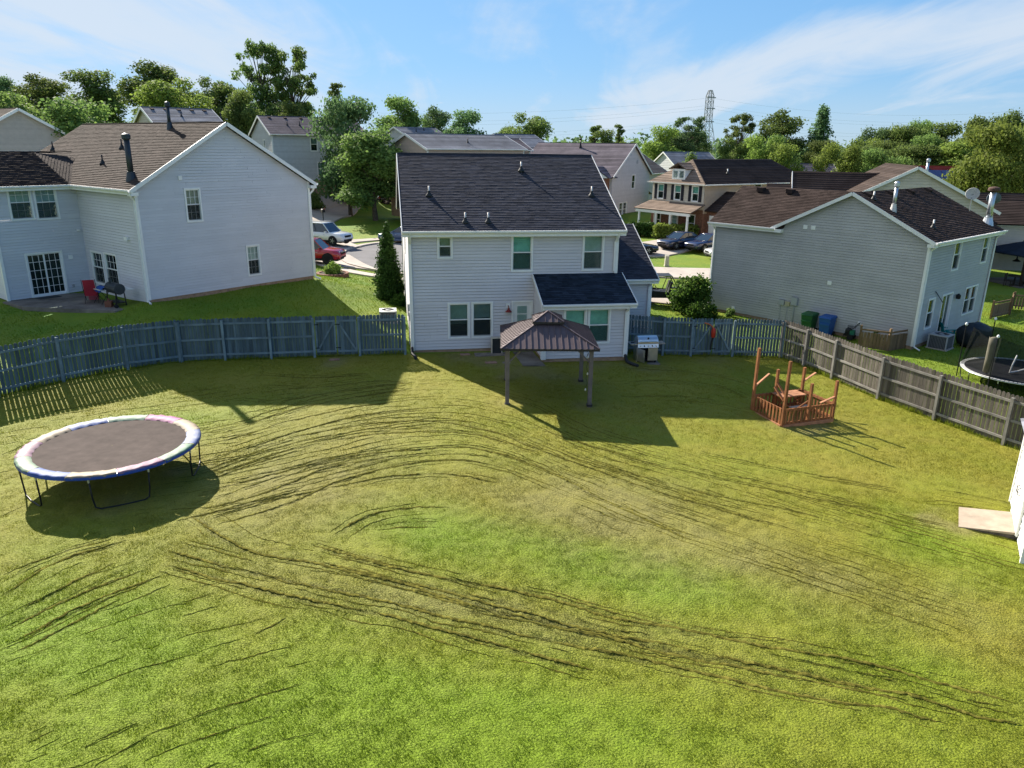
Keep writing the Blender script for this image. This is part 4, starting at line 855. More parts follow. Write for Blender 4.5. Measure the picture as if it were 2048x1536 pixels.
    hs = MB(); hs.tube([F(1.75, 2.62, .03), F(2.2, 2.25, .12), F(2.55, 1.95, .2)], .022, 6); hs.build('awning_bracket', DKMET, h.root)
    Gz = lambda a, b: (a, b, zz+k*(b+.32)+.02)
    h.flue(Gz(.75, 2.3), 1.15, .085, GALV, LEAD, True); h.flue(Gz(8.95, .45), 1.75, .15, GALV, GALV, False)
    q = MB(); x, y, z = Gz(8.95, .45); q.lathe([(.17, 1.66), (.30, 1.74), (.30, 1.86), (.24, 1.92), (.06, 1.96)], 16, (x, y, z)); q.build('flue_cap', mat('rusty_cap', (.10, .06, .045), .8), h.root)
    for a, b in ((.6, 3.3), (1.9, .7)): h.vent_pipe(Gz(a, b), .4, .04, WHITE)
    for a in (.75, 3.4, 6.0, 8.5): h.slot_vent(Gz(a, 3.72), math.atan(k))
    for b in (9.0, 10.9): m = MB(); m.box(2.4, 2.8, b-.2, b+.2, zf+kf*2.9-.02, zf+kf*3.1+.10); m.build('roof_vent', SH_DBROWN, h.root)
right_house()
# ---------------------------------------------------------------- fences
def picket_mesh(name, w, hgt, t, mat_, ear=.04):
    m = MB(); m.prism([(-w/2, 0), (w/2, 0), (w/2, hgt-ear), (w/2-ear, hgt), (-w/2+ear, hgt), (-w/2, hgt-ear)], -t/2, t/2, lambda u, v, k: (u, k, v)); me = m.mesh(name); me.materials.append(mat_); return me
PK_B = [picket_mesh('picket', w, 1.80, .017, WOODSHADE) for w in (.132, .136, .14)]
PK_G = [picket_mesh('picket', w, 1.82, .017, WOODGREY) for w in (.132, .136, .14)]
PK_BR = [picket_mesh('picket', .136, 1.2, .017, WOODBRN, .03)]
def fence(name, label, pts, pk, railm, side, hgt=1.82, gapf=None, skip=(), pitch=.147, rails=(.25, .93, 1.60), postw=.10, drop=.0):
    """pickets on the far side, rails and posts on the side of the yard; side=+1: yard lies to the right of the run"""
    root = empty(name, (pts[0][0], pts[0][1], Tz(*pts[0])), 0, label, 'fence'); o0 = root.location
    rnd = random.Random(label)
    for i, p in enumerate(pts):
        q = pts[min(i+1, len(pts)-1)]; r = pts[max(i-1, 0)]; d = Vector((q[0]-r[0], q[1]-r[1])).normalized(); n = Vector((d.y, -d.x))*side
        c = Vector(p)+n*.075; z = Tz(*p); m = MB(); m.box(-postw/2, postw/2, -postw/2, postw/2, -.3, hgt-.07); 
        m.build('post', railm, root, loc=(c.x-o0.x, c.y-o0.y, z-o0.z), rz=math.atan2(d.y, d.x)+rnd.uniform(-.02, .02))
    for i in range(len(pts)-1):
        if i in skip: continue
        a, b = Vector(pts[i]), Vector(pts[i+1]); d = (b-a); ln = d.length; d /= ln; n = Vector((d.y, -d.x))*side; za, zb = Tz(*a), Tz(*b); rz = math.atan2(d.y, d.x)
        for zr in rails:
            m = MB(); ca, cb = a+n*.03, b+n*.03; m.bar((ca.x-o0.x, ca.y-o0.y, za+zr-o0.z), (cb.x-o0.x, cb.y-o0.y, zb+zr-o0.z), .038, .085); m.build('rail', railm, root)
        k = int(ln/pitch); st = ln/k
        for j in range(k):
            u = (j+.5)*st; f = u/ln; c = a+d*u; gp = gapf(i, f) if gapf else 1.0
            o = link('picket', pk[rnd.randrange(len(pk))], root, loc=(c.x-o0.x, c.y-o0.y, za*(1-f)+zb*f-o0.z+.03+rnd.uniform(-.012, .012)+drop), rz=rz+rnd.uniform(-.05, .05))
            o.scale = (gp, 1, rnd.uniform(.99, 1.01)*hgt/1.82)
    return root
def gate(label, p0, p1, hgt, pk, railm, side, zs=None):
    """one leaf hung between two points, frame and brace on the yard side; brace climbs towards p1"""
    a, b = Vector(p0), Vector(p1); d = b-a; ln = d.length; d /= ln; z = (Tz(*p0)+Tz(*p1))/2
    root = empty('gate', (a.x, a.y, z), math.atan2(d.y, d.x), label, 'gate'); s = -side; rnd = random.Random(label)
    for n, za in (('rail', .24), ('rail', 1.60)): m = MB(); m.box(.03, ln-.03, s*.012, s*.05, za-.04, za+.04); m.build(n, railm, root)
    for x in (.05, ln-.05): m = MB(); m.box(x-.035, x+.035, s*.012, s*.048, .28, 1.56); m.build('stile', railm, root)
    m = MB(); m.bar((.08, s*.032, .28), (ln-.08, s*.032, 1.56), .036, .075); m.build('brace', railm, root)
    k = int(ln/.147); st = (ln-.04)/k
    for j in range(k): link('picket', pk[j % 3], root, loc=(.02+(j+.5)*st, 0, .07+rnd.uniform(-.01, .01)), rz=rnd.uniform(-.03, .03)).scale = (1.0, 1, .97)
    for za in (.4, 1.45): m = MB(); m.box(-.06, .16, s*.05, s*.056, za-.02, za+.02); m.build('hinge', BLACKM, root)
    return root
gl = lambda i, f: .86 if (i <= 2 and f < 2) else 1.0
fence('fence', 'blue-grey picket fence running diagonally beside the trampoline at the left', FL[:5], PK_B, RAILSHADE, 1, gapf=lambda i, f: .90 if i < 3 else .985)
fence('fence', 'blue-grey picket fence along the back between the diagonal fence and the double gate', FL[4:8], PK_B, RAILSHADE, 1, gapf=lambda i, f: 1.04)
fence('fence', 'short blue-grey fence panel between the double gate and the middle house', FL[8:10], PK_B, RAILSHADE, 1, gapf=lambda i, f: 1.0 if f < .5 else .90)
mid = lambda p, q, t: (p[0]+(q[0]-p[0])*t, p[1]+(q[1]-p[1])*t)
gL0, gL1 = FL[7], FL[8]
gate('left leaf of the blue-grey double gate near the air conditioner', mid(gL0, gL1, .04), mid(gL0, gL1, .495), 1.8, PK_B, RAILSHADE, 1)
def gate_r(label, p0, p1, pk, railm):      # right leaf: brace climbs towards the middle
    g = gate(label, p0, p1, 1.8, pk, railm, 1); ln = (Vector(p1)-Vector(p0)).length
    for c in list(g.children):
        if c.name.startswith('brace'): bpy.data.objects.remove(c)
    m = MB(); m.bar((.08, -.032, 1.56), (ln-.08, -.032, .28), .036, .075); m.build('brace', railm, g); return g
gate_r('right leaf of the blue-grey double gate near the air conditioner', mid(gL0, gL1, .505), mid(gL0, gL1, .96), PK_B, RAILSHADE)
fence('fence', 'blue-grey fence behind the stainless grill, right of the middle house', FR[:3], PK_B, RAILSHADE, 1, gapf=lambda i, f: .99 if i == 0 else .96)
gate('left leaf of the gate with the red tool hanging on it', mid(FR[2], FR[3], .03), mid(FR[2], FR[3], .5), 1.8, PK_B, RAILSHADE, 1)
gate_r('right leaf of the gate with the red tool hanging on it', mid(FR[2], FR[3], .51), mid(FR[2], FR[3], .965), PK_B, RAILSHADE)
fence('fence', 'blue-grey gappy fence panel between the red-tool gate and the right corner', FR[3:5], PK_B, RAILSHADE, 1, gapf=lambda i, f: .88)
fence('fence', 'weathered grey picket fence with light rails along the right side of the yard', FR[4:12], PK_G, RAILGREY, 1, gapf=lambda i, f: .93 if i < 2 else .985)
# ---------------------------------------------------------------- gazebo
def gazebo():
    gx, gy = 1.30, 27.36; z = Tz(gx, gy); r = empty('gazebo', (gx, gy, z), R_(1.2), 'brown metal-roofed gazebo with grey-brown posts standing behind the house', 'gazebo')
    ROOFM = mat('bronze_roof_panel', (.115, .085, .088), .5, .10, 2.0, metal=.2); POST = mat('gazebo_post', (.16, .135, .125), .6, .15, 4.0, bump=.2); FR_ = mat('gazebo_frame', (.035, .03, .03), .5)
    hs, ez, hp = 1.75, 2.17, 1.5; ti, tz = .42, 2.80
    for sx in (-1, 1):
        for sy in (-1, 1):
            m = MB(); m.box(sx*hp-.07, sx*hp+.07, sy*hp-.07, sy*hp+.07, -.15, 2.12); p = m.build('post', POST, r)
            m = MB(); m.box(sx*hp-.10, sx*hp+.10, sy*hp-.10, sy*hp+.10, -.02, .05); m.build('base_plate', FR_, p)
            for dx, dy in ((-sx, 0), (0, -sy)): m = MB(); m.bar((sx*hp+dx*.05, sy*hp+dy*.05, 1.62), (sx*hp+dx*.5, sy*hp+dy*.5, 2.08), .05, .05); m.build('corner_brace', POST, r)
    for s in (-1, 1):
        m = MB(); m.box(-hp-.06, hp+.06, s*hp-.045, s*hp+.045, 2.05, 2.17); m.build('beam', POST, r)
        m = MB(); m.box(s*hp-.045, s*hp+.045, -hp+.05, hp-.05, 2.052, 2.168); m.build('beam', POST, r)
    def hip(hs, ez, ti, tz, n, nm, th=.02):
        for q in range(4):
            M = Matrix.Rotation(q*math.pi/2, 4, 'Z')
            P0, P1, P2, P3 = [M @ Vector(p) for p in ((-hs, -hs, ez), (hs, -hs, ez), (ti, -ti, tz), (-ti, -ti, tz))]
            nr = (P1-P0).cross(P3-P0).normalized()
            # separate standing-seam panels
            for j in range(n):
                u0, u1 = -hs+2*hs*j/n, -hs+2*hs*(j+1)/n
                poly = clip_strip([(-hs, 0), (hs, 0), (ti, 1), (-ti, 1)], 0, u0+.004, u1-.004)
                if len(poly) < 3: continue
                f = lambda u, v, k: M @ Vector((u, -hs+(hs-ti)*v, ez+(tz-ez)*v))+nr*k
                m = MB(); m.prism(poly, -th, 0, f); pn = m.build(nm, ROOFM, r)
                um = u0; lim = 1.0 if abs(um) <= ti else (hs-abs(um))/(hs-ti)
                if j > 0 and lim > .03:
                    s = MB(); a, b = f(um, 0, .012), f(um, lim, .012); s.bar(a, b, .022, .03, up=nr); s.build('seam', ROOFM, pn)
            m = MB(); m.bar(P1+Vector((0, 0, .02)), P2+Vector((0, 0, .02)), .06, .035); m.build('hip_cap', ROOFM, r)
            m = MB(); m.bar(P0-Vector((0, 0, .03)), P1-Vector((0, 0, .03)), .03, .08); m.build('eave_trim', FR_, r)
    hip(hs, ez, ti, tz, 16, 'roof_panel'); hip(.56, tz+.07, .015, tz+.36, 5, 'cupola_panel')
    m = MB(); 
    for s in (-1, 1): m.box(-.40, .40, s*.40-.015, s*.40+.015, tz-.03, tz+.09); m.box(s*.40-.015, s*.40+.015, -.38, .38, tz-.03, tz+.09)
    m.build('cupola_frame', FR_, r)
    m = MB()
    for sx in (-1, 1):
        for sy in (-1, 1): m.bar((sx*(hs-.1), sy*(hs-.1), ez-.03), (sx*ti, sy*ti, tz-.04), .05, .05)
    m.build('rafter', FR_, r)
    # string of bulbs slung round the inside
    BULB = mat('bulb', (.8, .78, .7), .3)
    st = empty('string_lights', (gx, gy, z), R_(1.2), 'string of small white bulbs slung under the gazebo roof', 'string lights'); path = []
    cs = [(-1.43, -1.40), (-1.43, 1.43), (1.43, 1.43), (1.43, -1.43)]
    for (xa, ya), (xb, yb) in zip(cs[:-1], cs[1:]):
        for j in range(13): t = j/12; path.append((xa+(xb-xa)*t, ya+(yb-ya)*t, 2.02-.30*math.sin(3*math.pi*t)**2))
    for j in range(1, 8): path.append((1.40-.05*(j % 2), -1.41, 2.02-.2*j))
    m = MB(); m.tube(path, .007, 5); m.build('cable', BLACKM, st)
    for i in range(3, len(path), 3): m = MB(); x, y, q = path[i]; m.lathe([(.008, -.10), (.028, -.08), (.032, -.05), (.018, -.02), (.014, 0)], 8, (x, y, q)); m.build('bulb', BULB, st, smooth=True)
gazebo()
# ---------------------------------------------------------------- trampoline
def trampoline(label, x, y, zr, rad, angs, net=False, pad=None, seg=12):
    z = Tz(x, y); r = empty('trampoline', (x, y, z), 0, label, 'trampoline'); H_ = zr-z
    MATM = mat('trampoline_mat', (.085, .066, .058) if pad else (.03, .03, .032), .8, .15, 3.0, bump=.2, spec=.04)
    m = MB(); n = 64; ri = rad-.27 if pad else rad-.14
    m.lathe([(.01, -.035), (ri*.5, -.025), (ri, 0)], n, (0, 0, H_-.02)); m.f = m.f[:-2]; m.t = m.t[:-2]; m.build('jumping_mat', MATM, r, smooth=True)
    m = MB(); m.tube([(rad*math.cos(2*math.pi*i/n), rad*math.sin(2*math.pi*i/n), H_-.03) for i in range(n)], .024, 6, closed=True); m.build('rim_frame', GALV, r, smooth=True)
    for k in range(72):
        a = 2*math.pi*k/72; s = MB(); s.bar((ri*math.cos(a), ri*math.sin(a), H_-.02), ((rad-.02)*math.cos(a), (rad-.02)*math.sin(a), H_-.03), .014, .014); s.build('spring', GALV, r)
    if pad:
        rnd = random.Random(5)
        for k in range(seg):
            a0, a1 = 2*math.pi*k/seg+.004, 2*math.pi*(k+1)/seg-.004; m = MB(); nn = 14; rows = []
            for i in range(nn+1):
                a = a0+(a1-a0)*i/nn; ring = []
                for rr, zz in ((rad-.36, -.03), (rad-.29, .012), (rad-.17, .022), (rad-.05, .020), (rad+.022, .006), (rad+.032, -.025), (rad+.024, -.075)):
                    w = .010*math.sin(a*37+rr*11)+.009*rnd.uniform(-1, 1); ring.append(((rr+(w if zz < 0 else w*.5))*math.cos(a), (rr+(w if zz < 0 else w*.5))*math.sin(a), H_+zz+w*.8+.012))
                rows.append(ring)
            m.loft(rows, cap=False, closed=False); pm = m.build('edge_pad', pad[k % len(pad)], r, smooth=True)
            q = MB(); q.loft([[((rad+e)*math.cos(a0+(a1-a0)*i/nn), (rad+e)*math.sin(a0+(a1-a0)*i/nn), H_+zz) for e, zz in ((.036, .004), (.042, -.035), (.036, -.07))] for i in range(nn+1)], cap=False, closed=False); q.build('pad_skirt', BLUEP, pm, smooth=True)
    else:
        for k in range(90):
            a0, a1 = 2*math.pi*(k+.1)/90, 2*math.pi*(k+.9)/90; m = MB(); m.face([((rad-.14)*math.cos(a0), (rad-.14)*math.sin(a0), H_+.0), ((rad+.02)*math.cos(a0), (rad+.02)*math.sin(a0), H_+.012), ((rad+.02)*math.cos(a1), (rad+.02)*math.sin(a1), H_+.012), ((rad-.14)*math.cos(a1), (rad-.14)*math.sin(a1), H_+.0)]) ; m.build('edge_strip', STRIPW, r)
    for ang in angs:
        pts = []; w = .31; rl = rad-.02
        for da, zz, rr in ((-w, H_-.05, rl), (-w*.98, .35, rl-.03), (-w*.93, .08, rl-.05), (-w*.75, .022, rl-.06), (0, .02, rl-.09), (w*.75, .022, rl-.06), (w*.93, .08, rl-.05), (w*.98, .35, rl-.03), (w, H_-.05, rl)):
            a = R_(ang)+da; X, Y = rr*math.cos(a), rr*math.sin(a); pts.append((X, Y, zz+Tz(x+X, y+Y)-z if zz < .2 else zz))
        m = MB(); m.tube(pts, .022, 8); m.build('leg', BLACKM, r, smooth=True)
        for i in (0, -1): px, py, pz = pts[i]; m = MB(); m.lathe([(.026, -.12), (.026, .02)], 8, (px, py, pz)); m.build('leg_socket', GALV, r)
    return r, H_
BLUEP = mat('pad_blue_vinyl', (.02, .07, .34), .35, .1)
STRIPW = mat('trampoline_edge_white', (.62, .62, .60), .6)
def padm(n, c, c2): return mat(n, c, .6, .1, 2.2, bump=.3, bscale=9, col2=c2, spec=.15)
PADS = [padm('pad_pale_green', (.10, .21, .13), (.22, .25, .19)), padm('pad_pale_blue', (.04, .09, .30), (.22, .24, .28)), padm('pad_cream', (.22, .15, .11), (.25, .22, .14)), padm('pad_pink', (.27, .03, .19), (.24, .12, .17)),
        padm('pad_blue_faded', (.02, .06, .26), (.10, .14, .25)), padm('pad_pink_pale', (.22, .08, .16), (.25, .19, .20))]
order = [1, 2, 3, 0, 1, 2, 5, 0, 4, 2, 5, 0]
trampoline('large round trampoline with faded multicolour edge pad and grey mat at the left', -11.18, 19.45, .60, 2.28, (13, -59, -131, 157, 85), pad=[PADS[i] for i in order])
# ---------------------------------------------------------------- unfinished playhouse frame
def playhouse():
    ox, oy = 9.66, 25.14; yaw = math.atan2(.76, 2.1); z = Tz(ox, oy); r = empty('playhouse_frame', (ox, oy, z), yaw, 'reddish stained timber playhouse frame with picket sides and bare posts', 'playhouse')
    Lx, Ly = 2.24, 1.72
    def post(x, y, h, lx=0, ly=0): m = MB(); m.bar((x, y, -.05), (x+lx, y+ly, h), .09, .09, up=(0, 1, 0)); return m.build('post', REDWOOD, r)
    post(0, 0, 2.42, .04, 0); post(0, Ly, 2.45, .05, .02); post(Lx, 0, 1.50); post(Lx, Ly, 1.52); post(Lx*.5, 0, 1.50); post(Lx*.45, Ly, 1.55)
    def brace(a, b, m_=REDWOOD): m = MB(); m.bar(a, b, .085, .038); m.build('brace', m_, r)
    brace((.02, Ly, .98), (.62, Ly, 1.42), REDWOOD2); brace((.0, .05, .95), (.0, .6, 1.3)); brace((Lx-.02, .0, .90), (Lx-.65, .0, .72), REDWOOD2); brace((Lx, Ly-.02, .98), (Lx+.55, Ly, 1.26), REDWOOD2)
    brace((Lx*.5, .06, .85), (Lx*.5-.02, .6, .35), REDWOOD2); brace((Lx*.45, Ly-.05, 1.02), (Lx*.45+.02, Ly-.62, .62))
    def side(p, q, n, mt, skip=()):
        a, b = Vector(p), Vector(q); d = (b-a).normalized(); o = Vector((d.y, -d.x))
        for zz, hh in ((.60, .09), (.10, .09)): m = MB(); m.bar((a.x, a.y, zz), (b.x, b.y, zz), .038, hh); m.build('rail', mt, r)
        for j in range(n):
            if j in skip: continue
            c = a+(b-a)*((j+.7)/(n+.4))+o*.03; m = MB(); M = Matrix.Translation((c.x, c.y, 0)) @ Matrix.Rotation(math.atan2(d.y, d.x), 4, 'Z'); m.box(-.042, .042, -.009, .009, .03, .66, M); m.build('slat', mt, r)
        m = MB(); m.bar((a.x+o.x*.05, a.y+o.y*.05, .0), (b.x+o.x*.05, b.y+o.y*.05, .0), .05, .12); m.build('sill_beam', REDWOOD2, r)
    side((0, Ly), (0, 0), 9, REDWOOD); side((0, 0), (Lx, 0), 13, REDWOOD); side((Lx, 0), (Lx, Ly), 9, REDWOOD); side((Lx, Ly), (0, Ly), 13, REDWOOD)
    t = empty('picnic_table', (ox, oy, z), yaw, 'small pinkish wooden table inside the playhouse frame', 'table')
    for j in range(3): m = MB(); m.box(.75, 1.85, 1.02+j*.2, 1.2+j*.2, .66, .70); m.build('table_plank', REDWOOD2, t)
    for x in (.9, 1.7): m = MB(); m.bar((x, 1.05, .01), (x, 1.55, .66), .06, .04); m.bar((x, 1.58, .01), (x, 1.08, .66), .06, .04); m.build('table_leg', REDWOOD, t)
    m = MB(); m.box(.9, 1.7, .60, .78, .36, .40); m.build('bench', PLY, t)
    for x in (1.0, 1.6): m = MB(); m.box(x-.03, x+.03, .62, 1.2, .31, .36); m.build('bench_bearer', REDWOOD, t)
playhouse()
# ---------------------------------------------------------------- shed and ramp at the right edge
def shed():
    a = Vector((14.20, 19.32)); b = Vector((12.36, 15.98)); d = (b-a); ln = d.length; d /= ln
    h = House('garden_shed', 'white clapboard garden shed cut off by the right edge of the photo', (a.x, a.y), math.atan2(d.y, d.x), -.78, mat('shed_white', (.74, .74, .73), .55, .05), SH_GREY, cat='shed', course=.2)
    # local: +a along the door wall towards the viewer, outside is to the right hand (-b)
    S = h.wall((0, 0), (ln, 0), .0, 2.45); h.wall((ln, 0), (ln, 3.2), 0, 2.45); h.wall((ln, 3.2), (0, 3.2), 0, 2.45); h.wall((0, 3.2), (0, 0), 0, 2.45)
    h.roof([(-.15, -.2, 2.4), (ln+.15, -.2, 2.4), (ln+.15, 1.6, 3.2), (-.15, 1.6, 3.2)]); h.roof([(ln+.15, 3.4, 2.4), (-.15, 3.4, 2.4), (-.15, 1.6, 3.2), (ln+.15, 1.6, 3.2)])
    h.box('skid', mat('skid_blue_grey', (.2, .23, .27), .8), .0, ln, .05, .2, -.3, 0.0)
    for x in (0, ln): h.corner(x, 0, 0, 2.4, .1)
    for i, (u0, u1) in enumerate(((.95, 1.75), (1.77, 2.57))):
        q = MB(); q.box(u0, u1, -.07, -.022, .10, 2.0); dr = q.build('door', WHITE, h.root)
        for zz in (.16, 1.06, 1.94): t = MB(); t.box(u0, u1, -.085, -.07, zz-.045, zz+.045); t.build('batten', WHITE, dr)
        for uu in (u0+.045, u1-.045): t = MB(); t.box(uu-.045, uu+.045, -.084, -.07, .2, 1.9); t.build('batten', WHITE, dr)
        t = MB(); x = u1-.1 if i == 0 else u0+.1; t.tube([(x, -.09, .95), (x, -.15, .97), (x, -.15, 1.13), (x, -.09, 1.15)], .012, 6); t.build('handle', BLACKM, dr)
    r = empty('ramp', (a.x+d.x*1.1, a.y+d.y*1.1, -.78), math.atan2(d.y, d.x), 'worn plywood ramp leading up to the white shed door', 'ramp')
    m = MB(); m.hexa([(.1, -1.30, .0), (1.42, -1.32, .0), (1.42, -.02, .12), (.1, -.02, .12), (.1, -1.30, .022), (1.42, -1.32, .022), (1.42, -.02, .19), (.1, -.02, .19)]); m.build('deck', PLY, r)
    for x in (.16, 1.36): m = MB(); m.hexa([(x-.03, -1.2, -.1), (x+.03, -1.2, -.1), (x+.03, -.03, -.1), (x-.03, -.03, -.1), (x-.03, -1.2, .0), (x+.03, -1.2, .0), (x+.03, -.03, .118), (x-.03, -.03, .118)]); m.build('stringer', WOODGREY, r)
shed()
# ---------------------------------------------------------------- stainless grill
def grill():
    x, y = 5.95, 32.35; z = Tz(x, y)+.01; r = empty('gas_grill', (x, y, z), R_(8), 'stainless steel gas grill with its cabinet door open beside the house corner', 'grill')
    DK = BLACKM
    # local front is -y
    m = MB(); m.box(-.46, .46, -.24, .28, .08, .12); m.build('cabinet_floor', DK, r)
    for s in (-1, 1): m = MB(); m.box(s*.46-.012, s*.46+.012, -.25, .29, .05, .78); m.build('side_panel', STEEL, r)
    m = MB(); m.box(-.45, .45, .27, .29, .1, .78); m.build('back_panel', DK, r)
    m = MB(); m.box(.02, .445, -.275, -.252, .10, .66); d = m.build('cabinet_door', STEEL, r); m = MB(); m.tube([(.07, -.30, .3), (.07, -.32, .34), (.07, -.32, .52), (.07, -.30, .56)], .01, 6); m.build('handle', STEEL, d)
    M = Matrix.Translation((-.445, -.26, 0)) @ Matrix.Rotation(R_(-62), 4, 'Z'); m = MB(); m.box(0, .42, -.012, .012, .10, .66, M); d = m.build('cabinet_door', STEEL, r); m = MB(); m.box(.36, .375, -.05, -.012, .3, .55, M); m.build('handle', STEEL, d)
    m = MB(); m.hexa([(-.47, -.33, .70), (.47, -.33, .70), (.47, .29, .70), (-.47, .29, .70), (-.47, -.29, .86), (.47, -.29, .86), (.47, .29, .86), (-.47, .29, .86)]); c = m.build('control_panel', STEEL, r)
    for i in range(5): xx = -.36+.18*i; k = MB(); k.lathe([(.032, 0), (.03, .035), (.01, .04)], 10, (0, 0, 0), Matrix.Translation((xx, -.312, .78)) @ Matrix.Rotation(R_(95), 4, 'X')); k.build('knob', BLACKP if i % 2 else STEEL, c)
    rows = []
    for xx in (-.46, -.44, .44, .46):
        e = .0 if abs(xx) < .45 else .015; rows.append([(xx, .27*1-e*0-.0+yy, .87+zz-e) for yy, zz in ((-.56, 0), (-.56, .08), (-.52, .18), (-.42, .27), (-.27, .31), (-.12, .27), (-.02, .16), (0, 0))])
    m = MB(); m.loft(rows); l = m.build('lid', STEEL, r); m = MB(); m.tube([(-.38, -.34, .97), (-.38, -.37, .98), (.38, -.37, .98), (.38, -.34, .97)], .014, 8); m.build('lid_handle', STEEL, l)
    m = MB(); m.lathe([(.045, 0), (.045, .015), (.02, .02)], 12, (0, 0, 0), Matrix.Translation((0, -.245, 1.10)) @ Matrix.Rotation(R_(60), 4, 'X')); m.build('thermometer', BLACKP, l)
    m = MB(); m.box(-.78, -.475, -.28, .26, .83, .86); m.build('side_shelf', STEEL, r); m = MB(); m.lathe([(.09, 0), (.09, .02), (.05, .03)], 12, (-.63, 0, .86)); m.build('side_burner', DK, r)
    m = MB(); m.box(.475, .80, -.26, .24, .83, .86); m.build('side_shelf', mat('shelf_tan', (.32, .27, .21), .7), r)
    for xx in (-.4, .4):
        for yy in (-.18, .2): m = MB(); m.lathe([(.035, -.02), (.04, .0), (.04, .04), (.02, .06)], 10, (xx, yy, .0)); m.build('caster', BLACKP, r)
    p = MB(); p.box(-.62, .55, -.5, .42, -.06, .012); p.build('paver_pad', CONC_D, None, loc=(x, y, z-.02), rz=R_(8), label='flat paver pad under the stainless grill', cat='paver')
    # cooking tools hung on the fence rail
    for i in range(6):
        fx = 5.55+.165*i; fy = 33.72+(fx-5.3)*.118-.075; t = MB(); t.tube([(0, 0, 0), (.01, -.01, -.33)], .011, 6); t.lathe([(.03, -.38), (.035, -.33), (.01, -.31)], 6, (.01, -.01, 0)); t.build('grill_tool', STEEL, None, loc=(fx, fy-.02, Tz(fx, fy)+1.62), label='thin steel cooking tool, %s from the left, hung on the fence rail above the grill' % ('first', 'second', 'third', 'fourth', 'fifth', 'sixth')[i], cat='tool', group='cooking tools on the fence')
grill()
def red_tool():
    a = Vector(mid(FR[2], FR[3], .50)); x, y = a.x, a.y-.12; z = Tz(x, y); RED = mat('tool_red', (.50, .045, .02), .4); ORG = mat('strap_orange', (.60, .16, .06), .6)
    r = empty('leaf_blower', (x, y, z), 0, 'red garden blower hanging from the right-hand double gate', 'tool')
    m = MB(); m.lathe([(.03, .92), (.10, .96), (.11, 1.2), (.09, 1.33), (.04, 1.40)], 12); m.build('housing', RED, r, smooth=True)
    m = MB(); m.tube([(0, 0, .95), (-.05, 0, .7), (-.06, 0, .35)], [.05, .045, .04], 10); m.build('nozzle', BLACKP, r)
    m = MB(); m.tube([(.0, -.02, 1.36), (-.12, -.02, 1.5), (-.3, -.02, 1.60), (-.45, -.02, 1.63)], .03, 6); m.build('strap', ORG, r)
red_tool()
# ---------------------------------------------------------------- small yard things
def slab(name, label, pts, th, mat_, cat, up=.02):
    cx = sum(p[0] for p in pts)/len(pts); cy = sum(p[1] for p in pts)/len(pts); m = MB(); z = Tz(cx, cy)
    m.prism([(p[0]-cx, p[1]-cy) for p in pts], -th, up, lambda u, v, k: (u, v, k)); return m.build(name, mat_, None, loc=(cx, cy, z), label=label, cat=cat)
STONE = mat('patio_stone', (.24, .20, .165), .9, .25, 4.0, bump=.3); TERRA = mat('terracotta_paver', (.34, .20, .14), .9, .2, 5.0, bump=.2)
def rect(cx, cy, w, d, a): c, s = math.cos(a), math.sin(a); return [(cx+u*c-v*s, cy+u*s+v*c) for u, v in ((-w/2, -d/2), (w/2, -d/2), (w/2, d/2), (-w/2, d/2))]
slab('concrete_walk', 'stained concrete slab running from the back door under the gazebo', [(.02, 33.05), (.92, 33.15), (1.42, 30.85), (.46, 30.80)], .1, CONC_D, 'slab', .03)
slab('paving_stone', 'wide grey-tan paving stones against the house wall left of the gazebo', rect(-.95, 32.55, 1.5, .55, R_(9.6)), .1, STONE, 'paver', .03)
slab('paving_stone', 'reddish paving stone by the foundation under the kitchen windows', rect(-2.12, 32.45, .42, .28, R_(12)), .1, TERRA, 'paver', .035)
slab('paving_stone', 'tan paving stone alone on the grass left of the gazebo post', rect(-.92, 31.2, .5, .3, R_(14)), .1, TERRA, 'paver', .035)
slab('paving_stone', 'small pale stepping stone right next to the gazebo back post', rect(-.25, 31.25, .34, .2, R_(5)), .1, STONE, 'paver', .03)
slab('paving_stone', 'small paver lying before the left double gate', rect(-7.75, 31.45, .42, .24, R_(8)), .1, TERRA, 'paver', .03)
for lab, p in (('black corrugated drain pipe at the left corner of the middle house', [(-4.50, 32.42), (-4.42, 32.1), (-4.28, 31.75), (-4.2, 31.45)]), ('black corrugated drain pipe beside the grill at the right house corner', [(4.98, 32.0), (5.05, 31.75), (5.2, 31.45), (5.45, 31.2)])):
    r = empty('drain_pipe', (p[0][0], p[0][1], Tz(*p[0])), 0, lab, 'drain pipe'); C = smooth_curve(p, .02); pts = [(q[0]-p[0][0], q[1]-p[0][1], Tz(q[0], q[1])-Tz(*p[0])+.07+max(0, .22-i*.02)) for i, q in enumerate(C)]
    m = MB(); m.tube(pts, [.066+.008*(i % 2) for i in range(len(pts))], 10); m.build('hose', BLACKP, r)
cr = empty('wall_crate', (-.72, 32.83, Tz(-.72, 32.9)), R_(9.6), 'open cream-edged dark box standing at the wall behind the gazebo', 'box')
for b in ((-.24, -.21, -.16, .12, 0, .75), (.21, .24, -.16, .12, 0, .75), (-.21, .21, -.16, .12, .72, .75), (-.21, .21, -.16, .12, 0, .03)): m = MB(); m.box(*b); m.build('board', mat('crate_cream', (.58, .52, .42), .7), cr)
m = MB(); m.box(-.21, .21, -.12, .11, .03, .72); m.build('core', BLACKP, cr)
